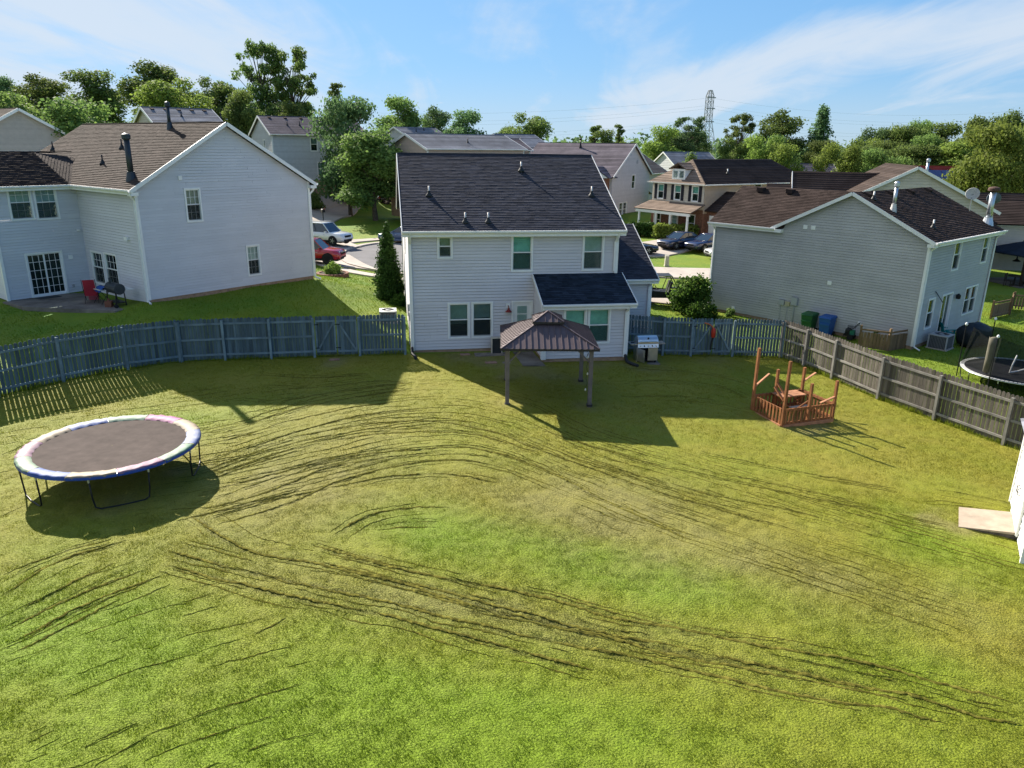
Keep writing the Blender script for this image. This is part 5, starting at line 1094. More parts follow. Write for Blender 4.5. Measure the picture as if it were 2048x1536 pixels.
def ac_unit(label, x, y, rz, w=.82, h=.78, top=WHITE):
    z = Tz(x, y); r = empty('air_conditioner', (x, y, z), rz, label, 'air conditioner'); BODY = mat('ac_body', (.06, .065, .07), .6); LV = mat('ac_louvre', (.16, .17, .18), .5)
    m = MB(); m.box(-w/2-.08, w/2+.08, -w/2-.08, w/2+.08, -.2, .05); m.build('pad', CONC, r)
    m = MB(); m.box(-w/2+.02, w/2-.02, -w/2+.02, w/2-.02, .05, h-.06); c = m.build('coil', BODY, r)
    for s in range(12):
        u = -w/2+w*(s+.5)/12; m = MB(); m.box(u-.012, u+.012, -w/2, w/2, .08, h-.08); m.build('louvre', LV, c); m = MB(); m.box(-w/2+.001, w/2-.001, u-.012, u+.012, .08, h-.08); m.build('louvre', LV, c)
    for sx in (-1, 1):
        for sy in (-1, 1): m = MB(); m.box(sx*w/2-.03, sx*w/2+.03, sy*w/2-.03, sy*w/2+.03, .05, h); m.build('corner_post', GREYM, r)
    m = MB(); R0 = w*.40
    outer = [(-w/2-.02, -w/2-.02), (w/2+.02, -w/2-.02), (w/2+.02, w/2+.02), (-w/2-.02, w/2+.02)]
    n = 24; ring = [(R0*math.cos(2*math.pi*i/n), R0*math.sin(2*math.pi*i/n)) for i in range(n)]
    sq = [];
    for i in range(n):
        a = 2*math.pi*i/n; q = (w/2+.02)/max(abs(math.cos(a)), abs(math.sin(a))); sq.append((q*math.cos(a), q*math.sin(a)))
    m.loft([[(x_, y_, h-.06) for x_, y_ in sq], [(x_, y_, h) for x_, y_ in sq], [(x_, y_, h+.01) for x_, y_ in ring], [(x_, y_, h-.06) for x_, y_ in ring]], cap=False); m.build('top_cover', top, r)
    m = MB()
    for k in range(6): rr = R0*(k+1)/6; m.tube([(rr*math.cos(2*math.pi*i/24), rr*math.sin(2*math.pi*i/24), h-.01) for i in range(24)], .006, 4, closed=True)
    m.build('fan_grille', BLACKM, r); m = MB(); m.lathe([(.12, h-.05), (.12, h+.0), (.05, h+.02)], 14); m.build('fan_hub', GREYM, r)
    m = MB(); m.lathe([(R0*.98, h-.10), (R0*.98, h-.09)], 20); m.build('fan_well', DARKIN, r)
    return r
ac_unit('white-topped air conditioner behind the fence at the left of the middle house', -6.45, 38.0, R_(9.6), .82, .60)
# ---------------------------------------------------------------- left neighbour's patio
def patio():
    c, s = math.cos(R_(51.7)), math.sin(R_(51.7)); L = lambda a, b: (-17.44+a*c-b*s, 35.44+a*s+b*c)
    pts = [L(-.02, .15), L(-.02, 6.18), L(-4.2, 6.18), L(-4.0, 4.2), L(-2.2, 1.2), L(-1.6, .15)]; cx, cy = L(-1.8, 3.2); z = 1.10
    m = MB(); m.prism([(p[0]-cx, p[1]-cy) for p in pts], -.6, .0, lambda u, v, k: (u, v, k)); m.build('patio', CONC_D, kind='structure', loc=(cx, cy, z))
    yaw = R_(51.7)
    x, y = L(-2.3, 5.75); m = MB(); m.box(-.5, .5, -.3, .3, 0, .015); m.build('door_mat', BLACKP, None, loc=(x, y, z), rz=yaw, label='dark door mat before the sliding glass door', cat='mat')
    # folding sling chair
    REDF = mat('sling_red', (.42, .03, .05), .7); x, y = L(-1.25, 3.15); r = empty('lounge_chair', (x, y, z), yaw+R_(150), 'red sling lounge chair on the left patio', 'chair')
    m = MB(); m.hexa([(-.26, -.05, .42), (.26, -.05, .42), (.26, .5, .36), (-.26, .5, .36), (-.26, -.05, .45), (.26, -.05, .45), (.26, .5, .39), (-.26, .5, .39)]); m.build('seat', REDF, r)
    m = MB(); m.hexa([(-.26, .46, .38), (.26, .46, .38), (.26, .50, .38), (-.26, .50, .38), (-.25, .78, 1.18), (.25, .78, 1.18), (.25, .81, 1.18), (-.25, .81, 1.18)]); m.build('backrest', REDF, r)
    m = MB(); m.hexa([(-.22, -.08, .40), (.22, -.08, .40), (.22, -.05, .42), (-.22, -.05, .42), (-.22, -.3, .02), (.22, -.3, .02), (.22, -.27, .02), (-.22, -.27, .02)]); m.build('leg_rest', mat('sling_pink', (.55, .12, .16), .7), r)
    for sx in (-1, 1):
        m = MB(); m.tube([(sx*.29, -.1, .0), (sx*.29, .55, .62), (sx*.29, .8, 1.2)], .014, 6); m.build('leg', BLACKM, r); m = MB(); m.tube([(sx*.29, .6, .0), (sx*.29, .0, .62)], .014, 6); m.build('leg', BLACKM, r); m = MB(); m.box(sx*.29-.03, sx*.29+.03, -.1, .5, .62, .65); m.build('armrest', BLACKP, r)
    # folding table with a blue cover
    BLUEC = mat('cover_blue', (.02, .09, .32), .6, .15); x, y = L(-1.15, 2.35); r = empty('folding_table', (x, y, z), yaw+R_(90), 'folding table with a crumpled blue cover between chair and black grill', 'table')
    m = MB(); m.box(-.5, .5, -.28, .28, .70, .73); m.build('top', mat('table_pale', (.55, .55, .52), .6), r)
    rows = []
    for i in range(9):
        u = -.52+.62*i/8; rows.append([(u, v, .735+.05*math.sin(i*1.7)*math.cos(v*9)+(.09 if abs(v) < .25 else -.1)) for v in (-.31, -.27, -.12, .0, .12, .27, .31)])
    m = MB(); m.loft(rows, cap=False, closed=False); m.build('cover', BLUEC, r, smooth=True)
    for sx in (-.4, .4):
        m = MB(); m.tube([(sx, -.25, 0), (sx, .25, .70)], .013, 6); m.build('leg', BLACKM, r); m = MB(); m.tube([(sx, .25, 0), (sx, -.25, .70)], .013, 6); m.build('leg', BLACKM, r)
    # charcoal barrel grill
    x, y = L(-1.0, 1.2); r = empty('barrel_grill', (x, y, z), yaw+R_(90), 'black barrel grill with white front shelf at the corner of the left house', 'grill')
    rows = [[(u, .26*math.cos(a), .86+.26*math.sin(a)) for a in [R_(k*24) for k in range(15)]] for u in (-.50, -.47, .47, .50)]
    m = MB(); m.loft(rows); b = m.build('barrel', DKMET, r); m = MB(); m.tube([(-.3, -.28, .95), (-.3, -.33, .96), (.3, -.33, .96), (.3, -.28, .95)], .012, 6); m.build('handle', STEEL, b)
    m = MB(); m.box(-.55, .35, -.62, -.30, .80, .83); m.build('front_shelf', WHITE, r); m = MB(); m.lathe([(.05, 0), (.05, .25)], 10, (.2, .1, 1.1)); m.build('chimney', DKMET, r)
    for sx in (-.45, .45):
        for sy in (-.24, .24): m = MB(); m.bar((sx, sy, 0), (sx, sy*.8, .72), .04, .04); m.build('leg', BLACKM, r)
    m = MB(); m.box(-.48, .48, -.24, .24, .2, .23); m.build('lower_shelf', BLACKM, r)
    for sx in (-.52, -.46): m = MB(); m.lathe([(.09, -.02), (.09, .02)], 14, (0, 0, 0), Matrix.Translation((sx, .26, .09)) @ Matrix.Rotation(R_(90), 4, 'Y')); m.build('wheel', RUBBER, r)
    x, y = L(-1.35, 1.25); m = MB(); m.box(-.15, .15, -.12, .12, 0, .28); m.lathe([(.05, .28), (.05, .40), (.02, .41)], 8); m.build('fuel_box', mat('box_rust', (.20, .08, .05), .7), None, loc=(x, y, z), label='small rust-brown box under the black barrel grill', cat='box')
patio()
def planter():
    x, y = -11.9, 49.2; z = Tz(x, y); r = empty('planter_ring', (x, y, z), 0, 'low brick planter ring at the corner of the left house', 'planter'); me = None
    for row in range(3):
        for k in range(22):
            a = 2*math.pi*(k+.5*row)/22; m = MB(); M = Matrix.Translation((.95*math.cos(a), .95*math.sin(a), -.05+row*.1)) @ Matrix.Rotation(a, 4, 'Z'); m.box(-.09, .09, -.125, .125, 0, .092, M); m.build('brick', BRICK, r)
    m = MB(); m.lathe([(.85, -.2), (.85, .2)], 20); m.build('soil', mat('soil', (.06, .04, .03), .95), r)
planter()
# ---------------------------------------------------------------- right neighbour's things
def bin_(label, x, y, rz, colr):
    z = Tz(x, y); r = empty('wheelie_bin', (x, y, z), rz, label, 'bin'); M_ = mat('bin_plastic', colr, .5, .08)
    m = MB(); m.hexa([(-.25, -.28, .06), (.25, -.28, .06), (.25, .28, .06), (-.25, .28, .06), (-.31, -.36, .98), (.31, -.36, .98), (.31, .36, .98), (-.31, .36, .98)]); m.build('body', M_, r)
    m = MB(); m.hexa([(-.335, -.40, .98), (.335, -.40, .98), (.335, .42, .98), (-.335, .42, .98), (-.30, -.34, 1.07), (.30, -.34, 1.07), (.30, .36, 1.10), (-.30, .36, 1.10)]); l = m.build('lid', M_, r)
    m = MB(); m.tube([(-.28, .42, .95), (-.28, .50, 1.0), (.28, .50, 1.0), (.28, .42, .95)], .016, 6); m.build('handle', M_, l)
    m = MB(); m.box(-.27, .27, -.40, -.33, .62, .70); m.build('lift_bar', M_, r)
    for s in (-1, 1): m = MB(); m.lathe([(.12, -.03), (.12, .03)], 14, (0, 0, 0), Matrix.Translation((s*.28, .28, .12)) @ Matrix.Rotation(R_(90), 4, 'Y')); m.build('wheel', RUBBER, r)
bin_('dark green wheelie bin by the grey house wall', 16.15, 40.05, R_(-47), (.02, .10, .035)); bin_('blue wheelie bin by the grey house wall', 16.85, 39.35, R_(-47), (.02, .09, .30))
def washer():
    x, y = 17.75, 38.55; z = Tz(x, y); r = empty('pressure_washer', (x, y, z), R_(-40), 'green and black pressure washer on wheels beside the blue bin', 'pressure washer'); GR = mat('washer_green', (.02, .16, .10), .5)
    m = MB(); m.box(-.25, .25, -.18, .18, .22, .30); m.build('base', BLACKM, r); m = MB(); m.lathe([(.14, .30), (.17, .36), (.17, .52), (.12, .60), (.04, .62)], 14, (-.05, 0, 0)); m.build('engine', BLACKP, r)
    m = MB(); m.box(.05, .26, -.14, .14, .30, .52); m.build('pump', GR, r)
    for s in (-1, 1):
        m = MB(); m.lathe([(.15, -.04), (.16, 0), (.15, .04)], 16, (0, 0, 0), Matrix.Translation((.12, s*.25, .16)) @ Matrix.Rotation(R_(90), 4, 'X')); m.build('wheel', RUBBER, r)
        m = MB(); m.tube([(-.25, s*.18, .1), (-.2, s*.2, .3), (.3, s*.22, .75), (.42, s*.2, .95)], .016, 6); m.build('handle_tube', BLACKM, r)
    m = MB(); m.tube([(.42, -.2, .95), (.42, .2, .95)], .018, 6); m.build('grip', BLACKP, r)
    m = MB(); C = [(.1+.2*math.cos(t*.7), -.1+.2*math.sin(t*.7), .62+.01*t) for t in range(20)]; m.tube(C, .012, 5); m.build('hose', BLACKP, r)
washer()
ac_unit('grey air conditioner at the back corner of the right house', 21.75, 37.05, R_(41), .86, .74, GREYM)
def teal_chair():
    x, y = 23.1, 39.0; z = Tz(x, y); r = empty('garden_chair', (x, y, z), R_(100), 'teal plastic garden chair by the sliding door of the right house', 'chair'); TE = mat('teal_plastic', (.01, .24, .24), .5)
    m = MB(); m.hexa([(-.27, -.25, .36), (.27, -.25, .36), (.27, .28, .30), (-.27, .28, .30), (-.27, -.25, .40), (.27, -.25, .40), (.27, .28, .34), (-.27, .28, .34)]); m.build('seat', TE, r)
    for k in range(5): u = -.22+.11*k; m = MB(); m.hexa([(u-.045, .26, .30), (u+.045, .26, .30), (u+.045, .30, .30), (u-.045, .30, .30), (u*1.1-.045, .5, 1.0-abs(u)*.5), (u*1.1+.045, .5, 1.0-abs(u)*.5), (u*1.1+.045, .53, 1.0-abs(u)*.5), (u*1.1-.045, .53, 1.0-abs(u)*.5)]); m.build('back_slat', TE, r)
    for s in (-1, 1):
        m = MB(); m.box(s*.33-.06, s*.33+.06, -.28, .36, .55, .58); m.build('armrest', TE, r); m = MB(); m.bar((s*.31, -.22, 0), (s*.31, -.22, .56), .04, .09); m.build('leg', TE, r); m = MB(); m.bar((s*.29, .4, 0), (s*.29, .2, .5), .04, .08); m.build('leg', TE, r)
teal_chair()
def covered():
    x, y = 23.75, 37.6; z = Tz(x, y); r = empty('covered_grill', (x, y, z), R_(25), 'bulky grill under a black cover beside the neighbour trampoline', 'covered grill'); CV = mat('cover_black', (.018, .024, .03), .55, .2, 3.0)
    rows = []; rnd = random.Random(4)
    for zz, sx, sy in ((.12, .82, .42), (.3, .86, .45), (.6, .9, .47), (.85, .92, .46), (.98, .86, .40), (1.12, .55, .30), (1.2, .42, .2), (1.23, .2, .1)):
        ring = []
        for k in range(24):
            a = 2*math.pi*k/24; q = 1/max(abs(math.cos(a)), abs(math.sin(a)))**.7; w = 1+.035*math.sin(5*a+zz*3)+rnd.uniform(-.02, .02); ring.append((sx*q*math.cos(a)*w, sy*q*math.sin(a)*w, zz+.02*math.sin(3*a)))
        rows.append(ring)
    m = MB(); m.loft(rows); m.build('cover', CV, r, smooth=True)
    for sx in (-.6, .6): m = MB(); m.box(sx-.04, sx+.04, -.25, .25, 0, .2); m.build('leg', BLACKM, r)
covered()
def tramp2():
    x, y = 21.95, 31.2; r, H_ = trampoline('neighbour trampoline with black mat and tall safety net behind the right fence', x, y, -.38, 2.2, (20, 92, 164, 236, 308))
    m_, N, L, B = new_mat('safety_net'); N.remove(B); tr = N.new('ShaderNodeBsdfTransparent'); df = N.new('ShaderNodeBsdfDiffuse'); df.inputs[0].default_value = (.02, .022, .02, 1); mx = N.new('ShaderNodeMixShader'); mx.inputs[0].default_value = .45
    L.new(tr.outputs[0], mx.inputs[1]); L.new(df.outputs[0], mx.inputs[2]); L.new(mx.outputs[0], N['Material Output'].inputs[0])
    poles = []
    for k in range(6):
        a = R_(150+60*k); p = (2.27*math.cos(a), 2.27*math.sin(a)); poles.append(p); m = MB(); m.tube([(p[0], p[1], -.02+Tz(x+p[0], y+p[1])-r.location.z), (p[0], p[1], H_+1.75)], .024, 8); q = m.build('net_pole', BLACKM, r); m = MB(); m.lathe([(.03, -.02), (.06, .03), (.045, .10), (.01, .12)], 10, (p[0], p[1], H_+1.75)); m.build('pole_cap', WHITE, q)
    for k in range(6):
        (xa, ya), (xb, yb) = poles[k], poles[(k+1) % 6]; m = MB(); rows = []
        for i in range(13):
            t = i/12; sag = .28*math.sin(math.pi*t); inn = 1-.10*math.sin(math.pi*t); px, py = (xa+(xb-xa)*t)*inn*.97, (ya+(yb-ya)*t)*inn*.97
            rows.append([(px*(1-.02*j), py*(1-.02*j), H_+.02+(1.68-sag)*j/5) for j in range(6)])
        m.loft(rows, cap=False, closed=False); m.build('net_panel', m_, r, smooth=True)
    rows = [[(1.62*math.cos(a)*.0-1.75+.16*math.cos(t), -.55+.16*math.sin(t), H_+.1+zz+.03*math.sin(3*t)) for t in [2*math.pi*k/10 for k in range(10)]] for zz, a in ((0, 0), (.6, 0), (1.2, 0), (1.5, 0))]
    m = MB(); m.loft(rows); m.build('net_bundle', mat('net_tan', (.13, .12, .09), .9), r, smooth=True)
    m = MB(); m.tube([(-.6, -.3, H_+.0), (-.55, -.3, H_+.35), (-.3, -.1, H_+.72)], .03, 8); m.tube([(-.6, -.3, H_+.02), (-.2, -.2, H_+.05), (.0, -.3, H_+.16)], .035, 8); m.build('toy_pole', WHITE, None, loc=(x, y, r.location.z), label='white plastic toy stand lying on the neighbour trampoline', cat='toy')
tramp2()
fence('fence', 'short brown board fence from the grey fence to the right house corner', [(17.55, 36.9), (18.75, 36.2), (20.2, 36.95)], PK_BR, WOODBRN, -1, hgt=1.22, rails=(.2, .95), pitch=.14)
fence('fence', 'brown board fence section beyond the right house', [(28.6, 44.2), (30.6, 45.6), (31.9, 47.4)], PK_BR, WOODBRN, 1, hgt=1.2, rails=(.2, .95), pitch=.14)
PKN = [picket_mesh('picket', .085, 1.2, .017, WOODBRN, .03)]
fence('fence', 'brown spaced picket fence at the right edge below the dark pavilion', [(31.9, 47.4), (34.2, 46.7), (36.5, 46.0)], PKN, WOODBRN, 1, hgt=1.15, rails=(.25, .9), pitch=.17)
def vinyl():
    r = empty('fence', (47.0, 75, Tz(47, 75)), R_(-3), 'white vinyl privacy fence at the far right behind the pavilion', 'fence')
    for i in range(4):
        m = MB(); m.box(i*2.4-.06, i*2.4+.06, -.06, .06, -.3, 2.75); m.build('post', WHITE, r)
        for k in range(15): u = i*2.4+.08+k*.15; m = MB(); m.box(u, u+.146, -.02, .02, .0, 2.4); m.build('board', WHITE, r)
        for zz in (.15, 2.42, 1.2): m = MB(); m.box(i*2.4+.06, i*2.4+2.34, -.035, .035, zz-.06, zz+.06); m.build('rail', WHITE, r)
vinyl()
def pavilion():
    x, y = 39.2, 57.6; z = Tz(x, y); r = empty('pavilion', (x, y, z), R_(10), 'dark-roofed open pavilion at the right edge', 'pavilion'); DW = mat('dark_wood', (.04, .032, .026), .8)
    for sx in (-1, 1):
        for sy in (-1, 1): m = MB(); m.box(sx*1.7-.1, sx*1.7+.1, sy*1.7-.1, sy*1.7+.1, -.1, 2.35); m.build('post', DW, r)
    for q in range(4):
        M = Matrix.Rotation(q*math.pi/2, 4, 'Z'); m = MB(); m.face([M @ Vector(p) for p in ((-2.3, -2.3, 2.35), (2.3, -2.3, 2.35), (.3, -.3, 3.15), (-.3, -.3, 3.15))]); m.face([M @ Vector(p) for p in ((-2.3, -2.3, 2.25), (-.3, -.3, 3.05), (.3, -.3, 3.05), (2.3, -2.3, 2.25))]); m.face([M @ Vector(p) for p in ((-2.3, -2.3, 2.25), (2.3, -2.3, 2.25), (2.3, -2.3, 2.35), (-2.3, -2.3, 2.35))]); m.build('roof', SH_BLUE, r)
    m = MB(); m.box(-.35, .35, -.35, .35, 3.1, 3.2); m.build('roof_cap', SH_BLUE, r)
    m = MB(); m.box(-2.3, 2.3, -2.2, 2.2, -.3, .06); m.build('slab', CONC_D, r)
    l = MB(); l.lathe([(.28, 0), (.25, .05), (.06, .18), (.03, .45)], 12); l.build('pendant_lamp', BLACKM, None, loc=(x-1.3, y-.8, z+1.75), label='black pendant lamp hanging under the dark pavilion', cat='lamp')
    b = MB(); b.hexa([(-.4, -.3, .5), (.4, -.3, .5), (.4, .3, .5), (-.4, .3, .5), (-.45, -.35, .95), (.45, -.35, .95), (.38, .3, 1.1), (-.38, .3, 1.1)]); b.box(-.35, .35, -.25, .25, 0, .5); b.build('smoker_grill', BLACKM, None, loc=(x-.2, y-.9, z+.06), rz=R_(30), label='black smoker grill under the dark pavilion', cat='grill')
    b = MB(); b.lathe([(.5, .68), (.5, .73)], 18); b.lathe([(.05, 0), (.05, .68)], 8); b.lathe([(.3, 0), (.28, .04)], 14); b.build('round_table', DW, None, loc=(x-1.6, y-1.5, z+.06), label='round dark table at the left of the pavilion', cat='table')
    for k, (dx, dy, rz) in enumerate(((-2.3, -1.9, 40), (-1.2, -2.2, 0))):
        c = empty('patio_chair', (x+dx, y+dy, z+.06), R_(rz), ('dark patio chair nearest the right house corner', 'dark patio chair in front of the round pavilion table')[k], 'chair')
        m = MB(); m.box(-.25, .25, -.25, .25, .40, .45); m.build('seat', DW, c); m = MB(); m.box(-.25, .25, .22, .26, .45, .95); m.build('backrest', DW, c)
        for sx in (-.22, .22):
            for sy in (-.22, .22): m = MB(); m.box(sx-.02, sx+.02, sy-.02, sy+.02, 0, .4); m.build('leg', DW, c)
    b = MB(); b.bar((0, 0, 0), (1.4, .0, 1.5), .3, .06); b.bar((.9, 0, 0), (.75, 0, .8), .06, .06); b.build('leaning_board', mat('pale_green_board', (.25, .38, .27), .6), None, loc=(x-.7, y-2.3, z+.06), label='pale green board leaning at the front of the pavilion', cat='board')
pavilion()
def mailbox():
    x, y = -20.2, 80.9; z = Tz(x, y)+.1; r = empty('mailbox', (x, y, z), R_(30), 'dark mailbox on a post by the upper driveway', 'mailbox')
    m = MB(); m.box(-.05, .05, -.05, .05, -.2, 1.4); m.build('post', DKMET, r); rows = [[(.1*0+.16*math.cos(a) if True else 0, yy, 1.12+max(-.0, .16*math.sin(a))+.05) for a in [R_(k*30) for k in range(7)]]+[(-.16, yy, .98), (.16, yy, .98)] for yy in (-.28, .28)]; m = MB(); m.loft(rows); m.build('box', BLACKM, r); m = MB(); m.box(.16, .18, -.1, .02, 1.15, 1.4); m.build('flag', mat('flag_red', (.4, .02, .02), .5), r)
mailbox()
def pedestal():
    x, y = 12.55, 61.6; z = Tz(x, y); m = MB(); m.hexa([(-.16, -.16, -.05), (.16, -.16, -.05), (.16, .16, -.05), (-.16, .16, -.05), (-.15, -.15, .85), (.15, -.15, .85), (.15, .15, .95), (-.15, .15, .95)]); m.box(-.19, .19, -.19, .19, -.05, .12); m.build('utility_pedestal', mat('pedestal_beige', (.42, .40, .32), .7), None, loc=(x, y, z), label='beige utility pedestal on the grass strip between the two right driveways', cat='utility box')
pedestal()
# ---------------------------------------------------------------- vehicles
def wheel(parent, x, y, r, w, rimm, side):
    M = Matrix.Translation((x, y, r)) @ Matrix.Rotation(R_(90), 4, 'X'); m = MB(); m.lathe([(r*.62, -w/2), (r*.9, -w/2), (r, -w*.3), (r, w*.3), (r*.9, w/2), (r*.62, w/2)], 20, (0, 0, 0), M); t = m.build('wheel', RUBBER, parent, smooth=False)
    m = MB(); m.lathe([(r*.64, -w*.45), (r*.60, -w*.2), (r*.60, w*.2), (r*.64, w*.45)], 16, (0, 0, 0), M); m.build('rim', rimm, t)
    m = MB()
    for k in range(5): a = 2*math.pi*k/5; m.bar((x, y+side*w*.47, r), (x+r*.6*math.cos(a), y+side*w*.47, r+r*.6*math.sin(a)), .05, .03, up=(0, 1, 0))
    m.build('spokes', rimm, t)
CGLASS = mat('car_glass', (.02, .03, .04), .06, .02, spec=.9); CHROME = mat('car_trim', (.42, .42, .43), .35, metal=.4); LAMPG = mat('headlamp', (.75, .78, .8), .12, spec=.8); TAILR = mat('tail_lamp', (.35, .01, .01), .2); UNDER = mat('car_underbody', (.015, .015, .015), .8)
def car(label, loc, head, L, W, Hh, kind, paint, cat='car', cladding=False, rack=False):
    x, y = loc; z = Tz(x, y)+.12; r = empty('car', (x, y, z), head, label, cat); P = paint; w = W/2; gc = .20 if kind != 'suv' else .26
    rw = .33 if kind != 'suv' else .37; belt = .92*Hh/1.45 if kind != 'suv' else 1.02
    # stations: x, half width, top z, sill z
    hood = belt-.02 if kind == 'suv' else belt-.08
    st = [(-L/2, .72, gc+.42, gc+.16), (-L/2+.05, .88, belt-.12, gc+.10), (-L/2+.3, .97, belt-.01, gc+.04), (-L*.22, 1, belt, gc), (0, 1, belt, gc), (L*.16, 1, belt-.01, gc), (L*.24, .99, hood+.03, gc), (L*.36, .97, hood-.03, gc), (L/2-.18, .92, hood-.10, gc+.05), (L/2-.04, .82, gc+.44, gc+.10), (L/2, .66, gc+.36, gc+.16)]
    rows = []
    for sx, fw, zt, zb in st:
        h = w*fw; zm = zb+(zt-zb)*.55; rows.append([(sx, -h*.80, zb), (sx, -h*.96, zb+.08), (sx, -h, zm), (sx, -h*.95, zt-.04), (sx, -h*.86, zt), (sx, -h*.3, zt+.025), (sx, h*.3, zt+.025), (sx, h*.86, zt), (sx, h*.95, zt-.04), (sx, h, zm), (sx, h*.96, zb+.08), (sx, h*.80, zb)])
    m = MB(); m.loft(rows); m.build('body', P, r, smooth=True)
    xf, xr, tf, tr_ = {'suv': (L*.22, -L*.47, L*.07, -L*.42), 'sedan': (L*.22, -L*.38, L*.04, -L*.20), 'coupe': (L*.17, -L*.36, L*.0, -L*.16)}[kind]
    zb, zt = belt-.01, Hh; hb, ht = w*.90, w*.70
    B4 = [Vector((xf, -hb*.93, zb)), Vector((xf, hb*.93, zb)), Vector((xr, hb*.93, zb)), Vector((xr, -hb*.93, zb))]; T4 = [Vector((tf, -ht, zt-.05)), Vector((tf, ht, zt-.05)), Vector((tr_, ht, zt-.05)), Vector((tr_, -ht, zt-.05))]
    m = MB(); m.face([B4[0], B4[1], T4[1], T4[0]]); m.build('windscreen', CGLASS, r); m = MB(); m.face([B4[2], B4[3], T4[3], T4[2]]); m.build('rear_window', CGLASS, r)
    m = MB(); m.face([B4[1], B4[2], T4[2], T4[1]]); m.build('side_window', CGLASS, r); m = MB(); m.face([B4[3], B4[0], T4[0], T4[3]]); m.build('side_window', CGLASS, r)
    rows = []
    for f, zz in ((0, -.03), (.12, .0), (.5, .03), (.88, .0), (1, -.03)):
        xx = tf+.03+(tr_-.03-tf-.03)*f; k = .96 if f in (0, 1) else 1; rows.append([(xx, -ht*1.03*k, zt-.055), (xx, -ht*1.0*k, zt-.02+zz*.5), (xx, -ht*.5, zt+zz), (xx, ht*.5, zt+zz), (xx, ht*1.0*k, zt-.02+zz*.5), (xx, ht*1.03*k, zt-.055)])
    m = MB(); m.loft(rows); m.build('roof', P, r, smooth=True)
    for i in range(4): m = MB(); m.bar(B4[i], T4[i], .06, .05); m.build('pillar', P, r)
    for s in (-1, 1):
        for f in ((.42, .72) if kind == 'suv' else (.45,)): m = MB(); m.bar(Vector((xf+(xr-xf)*f, s*hb*.935, zb)), Vector((tf+(tr_-tf)*f, s*ht*1.005, zt-.05)), .05, .03); m.build('pillar', UNDER, r)
        for f in (.0, .42): m = MB(); xx = L*.12-f*L*.62; m.box(xx-.10, xx+.06, s*w*.99-.012, s*w*.99+.012, belt-.2, belt-.17); m.build('door_handle', CHROME, r)
        m = MB(); m.hexa([(L*.155, s*(w*.95), belt), (L*.155+.1, s*w*.95, belt), (L*.155+.1, s*(w+.16), belt+.02), (L*.155, s*(w+.16), belt+.02), (L*.155, s*(w*.95), belt+.12), (L*.155+.08, s*w*.95, belt+.12), (L*.155+.08, s*(w+.16), belt+.13), (L*.155, s*(w+.16), belt+.13)]); m.build('mirror', P, r)
        m = MB(); m.hexa([(L/2-.32, s*w*.55, hood-.26), (L/2-.06, s*w*.48, hood-.28), (L/2-.30, s*w*.90, hood-.26), (L/2-.55, s*w*.94, hood-.24), (L/2-.32, s*w*.55, hood-.10), (L/2-.12, s*w*.48, hood-.13), (L/2-.32, s*w*.87, hood-.12), (L/2-.55, s*w*.90, hood-.11)]); m.build('headlight', LAMPG, r)
        m = MB(); m.box(-L/2-.005, -L/2+.14, s*w*.78-.14, s*w*.78+.10, belt-.26, belt-.06); m.build('tail_light', TAILR, r)
        if rack: m = MB(); m.bar((tf-.1, s*ht*.9, zt+.06), (tr_+.15, s*ht*.9, zt+.06), .035, .03); m.build('roof_rail', BLACKM if cladding else CHROME, r)
        for xx in (L*.30, -L*.30): 
            m = MB(); m.lathe([(rw*1.16, -.05), (rw*1.16, .05)], 20, (0, 0, 0), Matrix.Translation((xx, s*(w-.035), rw)) @ Matrix.Rotation(R_(90), 4, 'X')); m.build('wheel_arch', UNDER, r); wheel(r, xx, s*(w-.08), rw, .22, CHROME if not cladding else UNDER, s)
        m = MB(); m.box(-L*.2, L*.2, s*w*.97-.02, s*w*.97+.025, gc-.02, gc+.14); m.build('sill', UNDER if cladding or kind == 'suv' else P, r)
    m = MB(); m.box(L/2-.08, L/2+.012, -w*.42, w*.42, hood-.36, hood-.20); m.build('grille', UNDER, r); m = MB(); m.box(L/2-.07, L/2+.01, -w*.6, w*.6, gc+.10, gc+.22); m.build('air_intake', UNDER, r)
    m = MB(); m.box(-L/2+.2, L/2-.2, -w*.8, w*.8, gc-.06, gc+.1); m.build('underbody', UNDER, r)
    return r
def paint(n, c): return mat(n, c, .22, .02, 1.0, spec=.6, coat=.8)
WHT, RED_, BLU, BLK, NAV, SIL, DKG = paint('paint_white', (.72, .72, .70)), paint('paint_red', (.38, .012, .02)), paint('paint_blue', (.06, .11, .20)), paint('paint_black', (.014, .014, .016)), paint('paint_navy', (.016, .02, .05)), paint('paint_silver', (.5, .5, .5)), paint('paint_dark', (.03, .035, .04))
car('white SUV with roof rails parked nose right in the street at left', (-16.35, 65.9), R_(-24), 4.75, 1.92, 1.78, 'suv', WHT, 'SUV', rack=True)
car('red SUV with black wheel arches partly hidden by the left house', (-14.75, 55.7), R_(-6), 4.45, 1.85, 1.72, 'suv', RED_, 'SUV', cladding=True, rack=True)
car('blue sedan half hidden behind the conical evergreen', (-10.2, 70.6), R_(172), 4.7, 1.82, 1.46, 'sedan', BLU)
car('dark SUV in the shade of the tree on the upper driveway, left one', (-19.2, 95.2), R_(10), 4.5, 1.85, 1.7, 'suv', DKG, 'SUV')
car('dark SUV in the shade of the tree on the upper driveway, right one', (-15.2, 98.5), R_(20), 4.5, 1.85, 1.7, 'suv', BLK, 'SUV')
car('white car mostly hidden behind the roof edge under the tree', (-10.6, 96.5), R_(5), 4.6, 1.82, 1.45, 'sedan', WHT)
car('low black coupe at the garage roof edge of the middle house', (10.7, 68.0), R_(-4), 4.5, 1.82, 1.28, 'coupe', BLK)
